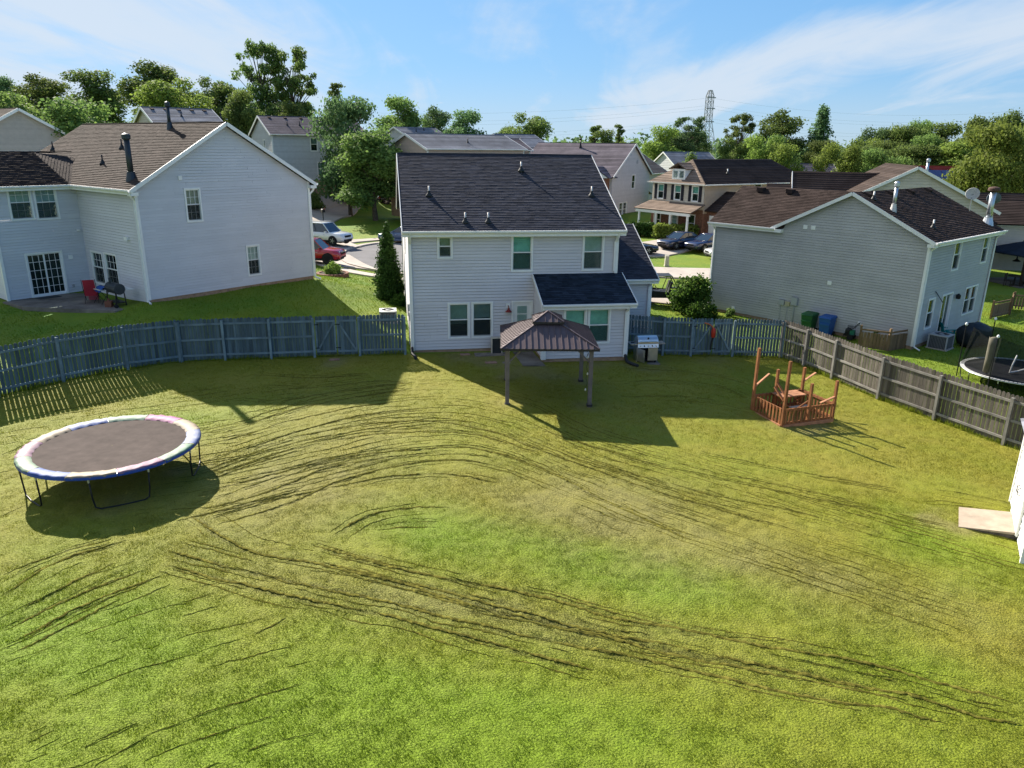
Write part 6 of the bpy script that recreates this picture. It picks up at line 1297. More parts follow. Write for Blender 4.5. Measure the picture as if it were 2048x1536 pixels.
car('dark blue sedan parked nose out at the left of the porch house drive', (15.75, 71.7), R_(214), 4.75, 1.84, 1.44, 'sedan', NAV)
car('navy sedan parked nose out next to the grey house edge', (18.1, 70.6), R_(214), 4.75, 1.84, 1.46, 'sedan', paint('paint_navy_bright', (.02, .028, .08)))
car('silver car whose front shows at the edge of the right house', (19.2, 66.4), R_(190), 4.7, 1.84, 1.45, 'sedan', SIL)
def utv():
    x, y = 9.1, 46.3; z = Tz(x, y)+.08; r = empty('utility_vehicle', (x, y, z), R_(180), 'black and green open side-by-side off-road vehicle on the drive', 'off-road vehicle'); LIME = mat('cage_lime', (.10, .16, .01), .4); RD = mat('panel_red', (.35, .05, .05), .4)
    for sx in (-1, 1):
        for sy in (-1, 1): wheel(r, sx*1.0, sy*.68, .36, .28, CHROME, sy)
    m = MB(); m.hexa([(-1.35, -.5, .42), (1.3, -.5, .42), (1.3, .5, .42), (-1.35, .5, .42), (-1.3, -.6, .72), (.7, -.6, .78), (.7, .6, .78), (-1.3, .6, .72)]); m.build('tub', BLACKP, r)
    m = MB(); m.hexa([(.55, -.55, .70), (1.5, -.42, .62), (1.5, .42, .62), (.55, .55, .70), (.55, -.5, 1.02), (1.42, -.36, .84), (1.42, .36, .84), (.55, .5, 1.02)]); m.build('hood', RD, r)
    for s in (-1, 1):
        m = MB(); m.hexa([(.62, s*.5, .76), (1.38, s*.5, .74), (1.38, s*.88, .72), (.62, s*.88, .74), (.66, s*.5, .82), (1.34, s*.5, .80), (1.34, s*.86, .78), (.66, s*.86, .80)]); m.build('fender', BLACKP, r)
        m = MB(); m.hexa([(-1.4, s*.5, .80), (-.6, s*.5, .84), (-.6, s*.88, .82), (-1.4, s*.88, .78), (-1.4, s*.5, .88), (-.6, s*.5, .92), (-.6, s*.86, .90), (-1.4, s*.86, .86)]); m.build('fender', BLACKP, r)
        m = MB(); m.tube([(.68, s*.62, .8), (.30, s*.62, 1.72), (-.62, s*.60, 1.78), (-1.1, s*.58, .85)], .03, 8); m.tube([(-.62, s*.6, 1.78), (-.3, s*.62, .8)], .025, 8); m.build('roll_cage', LIME if s > 0 else BLACKM, r)
        m = MB(); m.box(-.55, -.05, s*.30-.22, s*.30+.22, .62, .78); t = m.build('seat', BLACKP, r); m = MB(); m.hexa([(-.58, s*.3-.2, .74), (-.46, s*.3-.2, .74), (-.46, s*.3+.2, .74), (-.58, s*.3+.2, .74), (-.72, s*.3-.18, 1.38), (-.62, s*.3-.18, 1.38), (-.62, s*.3+.18, 1.38), (-.72, s*.3+.18, 1.38)]); m.build('backrest', BLACKP, t)
        m = MB(); m.hexa([(-.4, s*.62, .5), (.5, s*.62, .5), (.5, s*.66, .5), (-.4, s*.66, .5), (-.5, s*.62, .8), (.6, s*.62, .9), (.6, s*.66, .9), (-.5, s*.66, .8)]); m.build('door_panel', BLACKP, r)
    for xx, zz in ((.30, 1.72), (-.62, 1.78)): m = MB(); m.tube([(xx, -.62, zz), (xx, .62, zz)], .028, 8); m.build('cage_bar', BLACKM, r)
    m = MB(); m.box(-.6, .28, -.55, .55, 1.77, 1.80); m.build('roof_panel', BLACKP, r)
    m = MB(); m.tube([(.3+.16*math.cos(t)*.4, .3+.16*math.sin(t), 1.08+.13*math.cos(t)) for t in [2*math.pi*k/14 for k in range(14)]], .014, 6, closed=True); m.build('steering_wheel', BLACKP, r)
utv()
# ---------------------------------------------------------------- houses further back
S_BEIGE = mat('siding_beige', (.46, .41, .36), .6, .05, tint=.05); S_LGREY = mat('siding_light_grey', (.50, .51, .53), .6, .05, tint=.05); S_WHITE = mat('siding_white', (.58, .55, .54), .6, .05, tint=.05)
S_TAN = mat('siding_tan', (.48, .37, .26), .6, .05, tint=.05); S_CREAM = mat('siding_cream', (.55, .50, .42), .6, .05, tint=.05); S_PEACH = mat('siding_peach', (.50, .40, .34), .6, .05, tint=.05)
SHUT = mat('shutter_black', (.02, .02, .03), .5)
def corner_house(label, N, ze, yaw, W, D, rise, sid, rm, eh=5.3, gw=(), lw=(), slot=0, pipes=(), course=.2, group='houses up the street'):
    """near corner N; long wall along +a, gable at a=0; ridge parallel to a"""
    h = House('house', label, N, R_(yaw), ze-eh, sid, rm, group=group, course=course, detail=1)
    h.foundation([(0, 0), (W, 0), (W, D), (0, D)], .03, 2.0)
    h.wall((0, 0), (W, 0), 0, eh, wins=lw); h.wall((W, 0), (W, D), 0, eh, gable=[(D/2, eh+rise-.1)]); h.wall((W, D), (0, D), 0, eh); h.wall((0, D), (0, 0), 0, eh, gable=[(D/2, eh+rise-.1)], wins=gw)
    quad_gable_roof(h, 0, W, 0, D, eh+.05, eh+rise, expo=.3); k = (rise-.05)/(D/2); zz = eh+.05-k*.35
    for a in (-.31, W+.31): rake(h, (a, -.35, zz), (a, D/2, eh+rise), .22, .05); rake(h, (a, D+.35, zz), (a, D/2, eh+rise), .22, .05)
    h.gutter((-.3, -.37), (W+.3, -.37), zz+.04)
    for x, y in ((0, 0), (W, 0)): h.corner(x, y, 0, eh, .14)
    for i in range(slot): a = W*(i+.5)/slot; h.slot_vent((a, D/2-.5, eh+rise-k*.5), math.atan(k))
    for a, b in pipes: h.vent_pipe((a, b, zz+k*(b+.35)), .5, .05, BLACKM)
    return h
corner_house('pale grey two-storey house with grey roof behind the left house', (-28.2, 91.5), 9.6, 32, 11.5, 9.5, 2.05, S_LGREY, SH_MAUVE, slot=6, pipes=((2.5, 2.2), (4.0, 2.2)), lw=[(4.5, 5.3, 3.4, 4.9, 'dh', (BLIND_G, .5)), (5.2, 6.1, .6, 2.1, 'dh', BLIND_W), (6.25, 7.15, .6, 2.1, 'dh', BLIND_W)], gw=[(5.5, 6.2, 3.2, 4.6, 'dh', BLIND_W)])
corner_house('beige house whose grey roof shows just above the left house ridge', (-35.4, 78), 10.35, 40, 6.5, 7, 1.55, S_BEIGE, SH_GREY, slot=5, pipes=((3, 1.5), (7, 1.5)))
corner_house('small blue-roofed house far behind the tree right of the left house', (-16.3, 120), 9.75, 48, 8, 6, 1.35, S_LGREY, SH_GREY, pipes=((3, 1.5), (5, 2)))
corner_house('tan house with wide grey roof directly behind the middle house ridge', (-8.9, 80), 8.25, 38, 12.5, 8, 1.45, S_PEACH, SH_GREY, pipes=((6, 1.5),))
corner_house('reddish-roofed house end with white trim behind the middle house ridge', (-2.6, 90), 8.15, 30, 5, 6, 1.2, S_PEACH, SH_MAUVE, lw=[(.8, 1.5, 3.9, 4.9, 'fixed', None), (1.7, 2.4, 3.9, 4.9, 'fixed', None)])
corner_house('light grey gabled house with blue-grey roof left of the white house', (-.1, 110), 8.15, 42, 7.5, 8.5, 2.0, S_LGREY, SH_GREY, pipes=((3, 2.0),))
def far_left():
    h = House('house', 'tan gabled house at the far left edge behind the blue-grey house', (-41.0, 55.7), R_(51.7), 2.46, S_BEIGE, SH_BROWN, group='houses up the street', course=.16, detail=1)
    A, B, E, RZ = 11, 12, 5.3, 8.4
    h.foundation([(0, 0), (A, 0), (A, B), (0, B)], .03, 2); h.wall((0, 0), (A, 0), 0, E, gable=[(A/2, RZ-.1)]); h.wall((A, 0), (A, B), 0, E); h.wall((A, B), (0, B), 0, E, gable=[(A/2, RZ-.1)]); h.wall((0, B), (0, 0), 0, E)
    quad_gable_roof(h, 0, A, 0, B, E+.05, RZ, axis='b', expo=.2); k = (RZ-E-.05)/(A/2); zz = E+.05-k*.35
    rake(h, (-.35, -.31, zz), (A/2, -.31, RZ), .2, .05); rake(h, (A+.35, -.31, zz), (A/2, -.31, RZ), .2, .05)
far_left()
def white_house():
    A, B, E, RZ = 12.6, 12.56, 5.3, 8.8
    h = House('house', 'white sided house with tall gable and mauve roof right of the middle house', (11.1, 88.53), R_(60.65), .17, S_WHITE, SH_MAUVE, group='houses up the street', course=.2, detail=1)
    h.foundation([(0, 0), (A, 0), (A, B), (0, B)], .03, 1.5)
    F = h.wall((0, 0), (A, 0), 0, E, gable=[(A/2, RZ-.1)], wins=[(6.3, 7.4, 3.6, 5.2, 'dh', BLIND_W), (2.6, 3.7, .5, 2.1, 'dhg', BLIND_W), (3.9, 5.0, .5, 2.1, 'dhg', BLIND_W)])
    h.wall((A, 0), (A, B), 0, E); h.wall((A, B), (0, B), 0, E, gable=[(A/2, RZ-.1)]); h.wall((0, B), (0, 0), 0, E)
    quad_gable_roof(h, 0, A, 0, B, E+.05, RZ, axis='b', expo=.3); k = (RZ-E-.05)/(A/2); zz = E+.05-k*.35
    rake(h, (-.35, -.31, zz), (A/2, -.31, RZ), .2, .05); rake(h, (A+.35, -.31, zz), (A/2, -.31, RZ), .2, .05)
    h.wallbox('attic_vent', F, 7.6, 8.0, 6.5, 6.9, .06, GREYM); h.flue((A*.42, 6.5, zz+k*(A*.42+.35)), .9, .09, BLACKM, BLACKM, True)
    # brick front bay with small pediment on the street side
    m = MB(); m.box(-1.0, 0, .3, 3.2, 0, 5.0); m.build('brick_bay', BRICK, h.root)
    m = MB(); m.prism([(.0, 5.05), (3.5, 5.05), (1.75, 6.15)], -1.25, .3, lambda u, v, q: (q, u, v)); m.build('pediment', WHITE, h.root)
    h.roof([(-1.35, 1.75, 6.3), (-1.35, -.2, 5.05), (1.2, -.2, 5.05), (1.2, 1.75, 6.3)][1:3]+[(1.2, 1.75, 6.3), (-1.35, 1.75, 6.3)], SH_MAUVE, expo=.3, thick=.06)
    h.roof([(1.2, 3.7, 5.05), (-1.35, 3.7, 5.05), (-1.35, 1.75, 6.3), (1.2, 1.75, 6.3)], SH_MAUVE, expo=.3, thick=.06)
    # glazed lean-to on the far end
    m = MB(); m.box(A, A+1.6, .5, 3.4, 0, 2.6); m.build('sunroom', WHITE, h.root)
    for i in range(3):
        m = MB(); m.box(A+.12+.5*i, A+.52+.5*i, .47, .5, .4, 2.3); m.build('window', GLASS_G, h.root)
    h.roof([(A, .2, 3.0), (A+1.9, .2, 2.6), (A+1.9, 3.6, 2.6), (A, 3.6, 3.0)][1:3]+[(A, 3.6, 3.2), (A, .2, 3.2)], SH_TAN, expo=.3, thick=.06)
white_house()
def porch_house():
    A, B, E = 16.5, 7.2, 5.3
    h = House('house', 'tan house with black shutters, brick porch and dark hip roof right of the middle house', (18.76, 76.3), R_(34.3), -.05, S_TAN, SH_DBROWN, group='houses up the street', course=.2, detail=1)
    h.foundation([(0, 0), (A, 0), (A, B), (0, B)], .03, 1.0)
    up = [(B*(i+.5)/3-.42, B*(i+.5)/3+.42, 3.55, 5.0, 'dh', (BLIND_REFL, .5), GLASS_G) for i in range(3)]
    low = [(.5, 1.4, .5, 2.2, 'dh', None), (2.9, 3.9, .1, 2.2, 'door'), (5.3, 6.2, .5, 2.2, 'dh', None)]
    F = h.wall((0, B), (0, 0), 2.75, E, wins=up, mat_=S_CREAM); h.wall((0, B), (0, 0), 0, 2.75, wins=low, mat_=BRICK, course=.23, lap=.004)
    h.wall((0, 0), (A, 0), 2.4, E, wins=[(7.5, 8.5, 4.3, 5.1, 'fixed', None), (11, 12.4, 4.3, 5.1, 'fixed', None)]); h.wall((0, 0), (A, 0), 0, 2.4, mat_=BRICK, course=.23, lap=.004); h.wall((A, 0), (A, B), 0, E); h.wall((A, B), (0, B), 0, E)
    for i in range(3):
        for s in (-1, 1): c = B*(i+.5)/3+s*.68; h.wallbox('shutter', F, c-.2, c+.2, 3.5, 5.05, .05, SHUT)
    r1 = (1.8, B/2, 7.5); r2 = (A-2.2, B/2, 7.5); o = .4; zz = E-.1
    c = [(-o, -o, zz), (A+o, -o, zz), (A+o, B+o, zz), (-o, B+o, zz)]
    h.roof([c[0], c[1], r2, r1], expo=.3); h.roof([c[3], c[0], r1], expo=.3, mat_=SH_TAN); h.roof([c[2], c[3], r1, r2], expo=.3); h.roof([c[1], c[2], r2], expo=.3)
    m = MB(); m.tube([c[0], r1], .07, 6); m.tube([r1, r2], .07, 6); m.build('hip_cap', SH_TAN, h.root)
    h.gutter((-o, -o-.01), (A+o, -o-.01), zz+.04); h.gutter((-o-.01, B+o), (-o-.01, -o), zz+.04)
    # dormer
    m = MB(); m.box(-.05, 1.4, B/2-.9, B/2+.9, 5.4, 6.6); d = m.build('dormer', WHITE, h.root)
    for s in (-1, 1): m = MB(); m.box(-.09, -.05, B/2+s*.42-.28, B/2+s*.42+.28, 5.75, 6.4); m.build('pane', GLASS, d)
    h.roof([(-.3, B/2-1.2, 6.6), (2.4, B/2-1.2, 6.6), (2.4, B/2, 7.2), (-.3, B/2, 7.2)], SH_TAN, expo=.3, thick=.06); h.roof([(2.4, B/2+1.2, 6.6), (-.3, B/2+1.2, 6.6), (-.3, B/2, 7.2), (2.4, B/2, 7.2)], SH_TAN, expo=.3, thick=.06)
    # porch
    h.roof([(-2.0, B+.6, 2.55), (-2.0, -.2, 2.55), (.0, -.2, 3.3), (.0, B+.3, 3.3)], SH_TAN, expo=.3, thick=.08); h.box('porch_beam', WHITE, -1.95, -1.75, .0, B+.4, 2.2, 2.48)
    for b in (.25, 2.6, 4.6, B-.1): h.box('porch_column', WHITE, -1.93, -1.77, b-.09, b+.09, 0, 2.2)
    h.box('porch_floor', CONC, -2.1, 0, 0, B+.3, -.3, .05); h.vent_pipe((4.5, 1.2, 6.2), .45, .05, WHITE)
    # garage wing
    h.wall((.6, -3.2), (7, -3.2), 0, 2.7, mat_=BRICK, course=.23, lap=.004); h.wall((.6, 0), (.6, -3.2), 0, 2.7, mat_=BRICK, course=.23, lap=.004); h.roof([(.2, .0, 2.7), (.2, -3.6, 2.7), (3.2, -3.6, 4.5), (3.2, .0, 4.5)], expo=.3)
    m = MB(); m.box(.55, .61, -2.9, -.4, 0, 2.25); m.build('garage_door', WHITE, h.root)
porch_house()
def cream_gable():
    A, B, E, RZ = 11.0, 12.0, 4.9, 7.85
    cx, cy = 29.5, 57.2; yaw = R_(-15); c, s = math.cos(yaw), math.sin(yaw); N = (cx-A/2*c, cy-A/2*s)
    h = House('house', 'cream sided house with wide gable and brown roof behind the right house', N, yaw, -.35, S_CREAM, SH_BROWN, group='houses up the street', course=.2, detail=1)
    h.foundation([(0, 0), (A, 0), (A, B), (0, B)], .03, 1.0); h.wall((0, 0), (A, 0), 0, E, gable=[(A/2, RZ-.1)]); h.wall((A, 0), (A, B), 0, E); h.wall((A, B), (0, B), 0, E, gable=[(A/2, RZ-.1)]); h.wall((0, B), (0, 0), 0, E)
    quad_gable_roof(h, 0, A, 0, B, E+.05, RZ, axis='b', expo=.2); k = (RZ-E-.05)/(A/2); zz = E+.05-k*.35
    rake(h, (-.35, -.31, zz), (A/2, -.31, RZ), .2, .05); rake(h, (A+.35, -.31, zz), (A/2, -.31, RZ), .2, .05)
    h.wall((-2.3, 4), (0, 4), 0, 4.9); h.wall((-2.3, 9), (-2.3, 4), 0, 4.9, gable=[(2.5, 7.0)]); h.roof([(-2.6, 3.7, 4.8), (1.5, 3.7, 4.8), (4.2, 6.5, 7.2), (-2.6, 6.5, 7.2)], SH_DBROWN, expo=.25); h.roof([(4, 9.3, 4.8), (-2.6, 9.3, 4.8), (-2.6, 6.5, 7.2), (4.0, 6.5, 7.2)], SH_DBROWN, expo=.25)
    rake(h, (-2.61, 3.7, 4.8), (-2.61, 6.5, 7.2), .2, .05)
    h.roof([(-4.6, 3.2, 4.6), (-2.3, 3.2, 4.6), (-2.3, 5.5, 6.2), (-4.6, 5.5, 6.2)], SH_DBROWN, expo=.25); h.wall((-4.4, 3.5), (-2.3, 3.5), 0, 4.6); h.wall((-4.4, 7), (-4.4, 3.5), 0, 4.6)
    h.flue((A/2+1.2, 2.5, RZ-1.0), 1.3, .1, GALV, LEAD, True)
    h.wall((A-.2, 5), (A+6, 5), 0, 3.4); h.roof([(A-2, 4.6, 3.6), (A+6.4, 4.6, 3.6), (A+6.4, 8, 5.2), (A-2, 8, 5.2)], SH_DBROWN, expo=.25)
cream_gable()
def low_house(label, x, y, yaw, W, D, ze, rise, sid, rm, slot=0, wins=()):
    return corner_house(label, (x, y), ze, yaw, W, D, rise, sid, rm, eh=ze+1.5, slot=slot, lw=wins, course=.3)
low_house('cream house with reddish roof peeking out right of the white house', 18.6, 108, 62, 8, 9, 5.2, 2.8, S_CREAM, SH_TAN, 2)
low_house('grey-roofed house with blue-grey gable far behind the porch house', 28.4, 138, 20, 9, 8, 5.6, 2.2, S_LGREY, SH_GREY, 0, [(1.0, 2.2, 4.6, 6.2, 'dhg', BLIND_W)])
low_house('wide brown roof far behind the porch house chimney side', 43.5, 130, 2, 11, 8, 3.9, 2.3, S_TAN, SH_MAUVE, 5)
low_house('grey-roofed house far right of the porch house among trees', 66, 150, 5, 8, 7, 4.6, 1.9, S_LGREY, SH_GREY, 3)
rh = low_house('red-roofed house with blue solar panels behind the cream gable', 51.5, 97, -4, 9, 8, 3.6, 3.1, S_CREAM, SH_RED, 3)
for i in range(3):
    for j in range(2):
        m = MB(); k = 3.05/4; a0 = 1.2+i*1.7; f = lambda u, v, q: (u, v, 3.6+1.5+.05+k*v+q); b0 = .4+j*1.45; m.hexa([f(a0, b0, .06), f(a0+1.64, b0, .06), f(a0+1.64, b0+1.4, .06), f(a0, b0+1.4, .06), f(a0, b0, .12), f(a0+1.64, b0, .12), f(a0+1.64, b0+1.4, .12), f(a0, b0+1.4, .12)]); m.build('solar_panel', mat('solar_panel_blue', (.06, .07, .16), .15, .05, spec=.8) if i+j == 0 else bpy.data.materials['solar_panel_blue'], rh.root)
m = MB(); m.box(6.9, 7.6, .2, .9, 3.0, 7.6); m.build('chimney', S_PEACH, rh.root)
low_house('brown-roofed pale house at the far right edge', 62.5, 98, 58, 9, 10, 2.4, 2.7, S_WHITE, SH_MAUVE, 1)
low_house('low dark-roofed house between cream gable and right flue', 40.5, 66, -8, 9, 6, 3.2, 1.9, S_CREAM, SH_DBROWN)
low_house('mauve-roofed house far behind the white house left end', 6.5, 150, 10, 9, 8, 6.8, 2.0, S_BEIGE, SH_MAUVE, 2)
def dish(label, x, y, z, rz, tint, mast):
    r = empty('satellite_dish', (x, y, z), rz, label, 'satellite dish'); m = MB(); M = Matrix.Translation((0, -.1, mast)) @ Matrix.Rotation(R_(65), 4, 'X'); m.lathe([(.02, -.10), (.2, -.07), (.34, .02), (.36, .03), (.34, .035), (.2, -.05), (.02, -.085)], 20, (0, 0, 0), M); m.build('reflector', tint, r, smooth=True)
    m = MB(); m.tube([(0, 0, -.15), (0, 0, mast-.15), (0, -.06, mast)], .03, 8); m.build('mast', GALV, r); m = MB(); m.tube([(0, -.1, mast-.3), (0, -.5, mast-.15)], .018, 6); m.build('feed_arm', GALV, r)
dish('beige satellite dish left of the big right flue', 26.0, 43.9, 5.4, R_(-35), mat('dish_beige', (.42, .42, .38), .6), .95); dish('dark satellite dish right of the big right flue', 26.75, 43.1, 4.85, R_(150), mat('dish_dark', (.10, .13, .16), .6), 1.3)
# ---------------------------------------------------------------- trees
LEAF_D = leaf_mat('leaf_dark', (.075, .115, .034), (.175, .230, .055)); LEAF_M = leaf_mat('leaf_mid', (.09, .14, .038), (.21, .275, .068)); LEAF_L = leaf_mat('leaf_light', (.125, .175, .036), (.255, .32, .062)); LEAF_B = leaf_mat('leaf_blue_green', (.066, .115, .050), (.15, .225, .08))
LEAF_BUSH = leaf_mat('leaf_bush', (.035, .075, .014), (.12, .19, .03)); LEAF_CON = leaf_mat('leaf_conifer', (.028, .075, .016), (.075, .15, .028), .2)
BARK = mat('bark', (.10, .08, .06), .95, .3, 4.0, bump=.5)
def leaves(rg, C, Rr, n, size, inner=.55, up=.0, clump=None):
    """n leaf faces spread through ellipsoid lobes C (k,3), radii Rr (k,3); returns verts, tint"""
    k = len(C); vol = Rr.prod(1)**.67; idx = rg.choice(k, n, p=vol/vol.sum())
    d = rg.normal(size=(n, 3)); d /= np.linalg.norm(d, axis=1)[:, None]; rad = inner+(1-inner)*rg.random(n)**.6
    P = C[idx]+d*Rr[idx]*rad[:, None]*(1+.20*rg.normal(size=(n, 1)))
    nr = d+rg.normal(0, .75, (n, 3)); nr[:, 2] += up; nr /= np.linalg.norm(nr, axis=1)[:, None]
    t = np.cross(nr, rg.normal(size=(n, 3))); t /= np.linalg.norm(t, axis=1)[:, None]; b = np.cross(nr, t); s = (size*rg.uniform(.55, 1.35, n))[:, None]
    V = np.stack([P-t*s*.5-b*s*.22, P+t*s*.1-b*s*.5, P+t*s*.55+b*s*.12, P-t*s*.05+b*s*.48], 1)
    lobe = rg.random(k)[idx]; tint = np.clip(.45*lobe+.55*rg.random(n)+.12*(d[:, 2]), 0, 1)
    return V.reshape(-1, 3), np.repeat(tint, 4)
def tree_proto(seed, kind):
    rg = np.random.default_rng(seed); H_ = 10.0; limbs = []
    if kind == 'round':       # maple-like: trunk 1.6, egg-shaped crown
        n = 26; z = rg.uniform(2.6, 9.4, n); wz = np.sqrt(np.clip(1-((z-5.4)/4.6)**2, .05, 1)); a = rg.uniform(0, 2*np.pi, n); rr = 2.6*wz*np.sqrt(rg.random(n)); C = np.stack([rr*np.cos(a), rr*np.sin(a), z], 1); Rr = np.stack([rg.uniform(.85, 1.45, n)]*2+[rg.uniform(.7, 1.15, n)], 1)*(.6+.5*wz[:, None]); nl, sz, tk = 15000, .215, .17
    elif kind == 'broad':
        n = 32; z = rg.uniform(2.2, 9.0, n); wz = np.sqrt(np.clip(1-((z-5.0)/4.6)**2, .05, 1)); a = rg.uniform(0, 2*np.pi, n); rr = 3.7*wz*np.sqrt(rg.random(n)); C = np.stack([rr*np.cos(a), rr*np.sin(a), z], 1); Rr = np.stack([rg.uniform(1.0, 1.7, n)]*2+[rg.uniform(.8, 1.3, n)], 1)*(.65+.45*wz[:, None]); nl, sz, tk = 17000, .24, .2
    elif kind == 'open':      # tall, gaps between limbs
        n = 75; z = rg.uniform(2.6, 9.7, n); wz = np.sqrt(np.clip(1-((z-6.4)/4.2)**2, .1, 1)); a = rg.uniform(0, 2*np.pi, n); rr = 2.9*wz*np.sqrt(rg.uniform(.1, 1, n)); C = np.stack([rr*np.cos(a), rr*np.sin(a), z], 1); Rr = np.stack([rg.uniform(.35, .75, n)]*2+[rg.uniform(.28, .5, n)], 1); nl, sz, tk = 9000, .21, .22
    elif kind == 'spire':
        n = 24; z = np.linspace(1.2, 9.6, n); wz = (10.2-z)/9; a = rg.uniform(0, 2*np.pi, n); rr = 1.5*wz*rg.uniform(.2, 1, n); C = np.stack([rr*np.cos(a), rr*np.sin(a), z], 1); Rr = np.stack([.55+1.1*wz]*2+[np.full(n, .8)], 1); nl, sz, tk = 9000, .22, .16
    elif kind == 'pine':
        n = 42; z = rg.uniform(4.0, 9.8, n); a = rg.uniform(0, 2*np.pi, n); rr = 2.0*rg.uniform(.2, 1, n)*(1.25-z/12); C = np.stack([rr*np.cos(a), rr*np.sin(a), z], 1); Rr = np.stack([rg.uniform(.3, .7, n)]*2+[rg.uniform(.2, .36, n)], 1); nl, sz, tk = 4200, .22, .16
    V, tint = leaves(rg, C, Rr, nl, sz, up=.2)
    me = np_mesh('crown', V, np.arange(len(V)).reshape(-1, 4), 4, None, {'tint': tint})
    m = MB(); top = 8.2 if kind != 'broad' else 6.5; w = [(0, 0, -.5)]+[(rg.normal(0, .10)*i*.4, rg.normal(0, .10)*i*.4, top*i/5) for i in range(1, 6)]; m.tube(w, [tk*1.5, tk*1.05, tk*.85, tk*.65, tk*.45, tk*.2], 8)
    for c in C:
        z0 = max(1.3, c[2]*.62-.2); f = min(.98, z0/top); i = f*5; j = int(i); q = Vector(w[j]).lerp(Vector(w[min(j+1, 5)]), i-j); mdl = q.lerp(Vector(c), .55)+Vector((0, 0, .15)); m.tube([q, mdl, Vector(c)], [tk*.38*(1.2-f), tk*.26*(1.2-f), tk*.1], 5)
    tm = m.mesh('trunk'); tm.materials.append(BARK); return me, tm
PROTO = {}
def proto(kind, v, leaf):
    k = (kind, v, leaf.name)
    if k not in PROTO:
        b = (kind, v, '')
        if b not in PROTO: PROTO[b] = tree_proto(hash((kind == 'round', kind == 'open', kind == 'pine', kind == 'spire', v)) % 9999+v*17, kind)
        me, tm = PROTO[b]; c = me.copy(); c.materials.clear(); c.materials.append(leaf); PROTO[k] = (c, tm)
    return PROTO[k]
def tree(name, label, x, y, ztop, width, kind, leaf, v=0, group=None, base=None, lift=0):
    z = Tz(x, y) if base is None else base; c, t = proto(kind, v, leaf); hs = (ztop-z)/10.0; w0 = {'round': 6.6, 'broad': 9.4, 'open': 6.8, 'spire': 4.6, 'pine': 5.2}[kind]
    r = empty(name, (x, y, z), random.uniform(0, 6.28), label, 'tree', group); r.scale = (width/w0, width/w0, hs)
    link('trunk', t, r); link('crown', c, r); return r
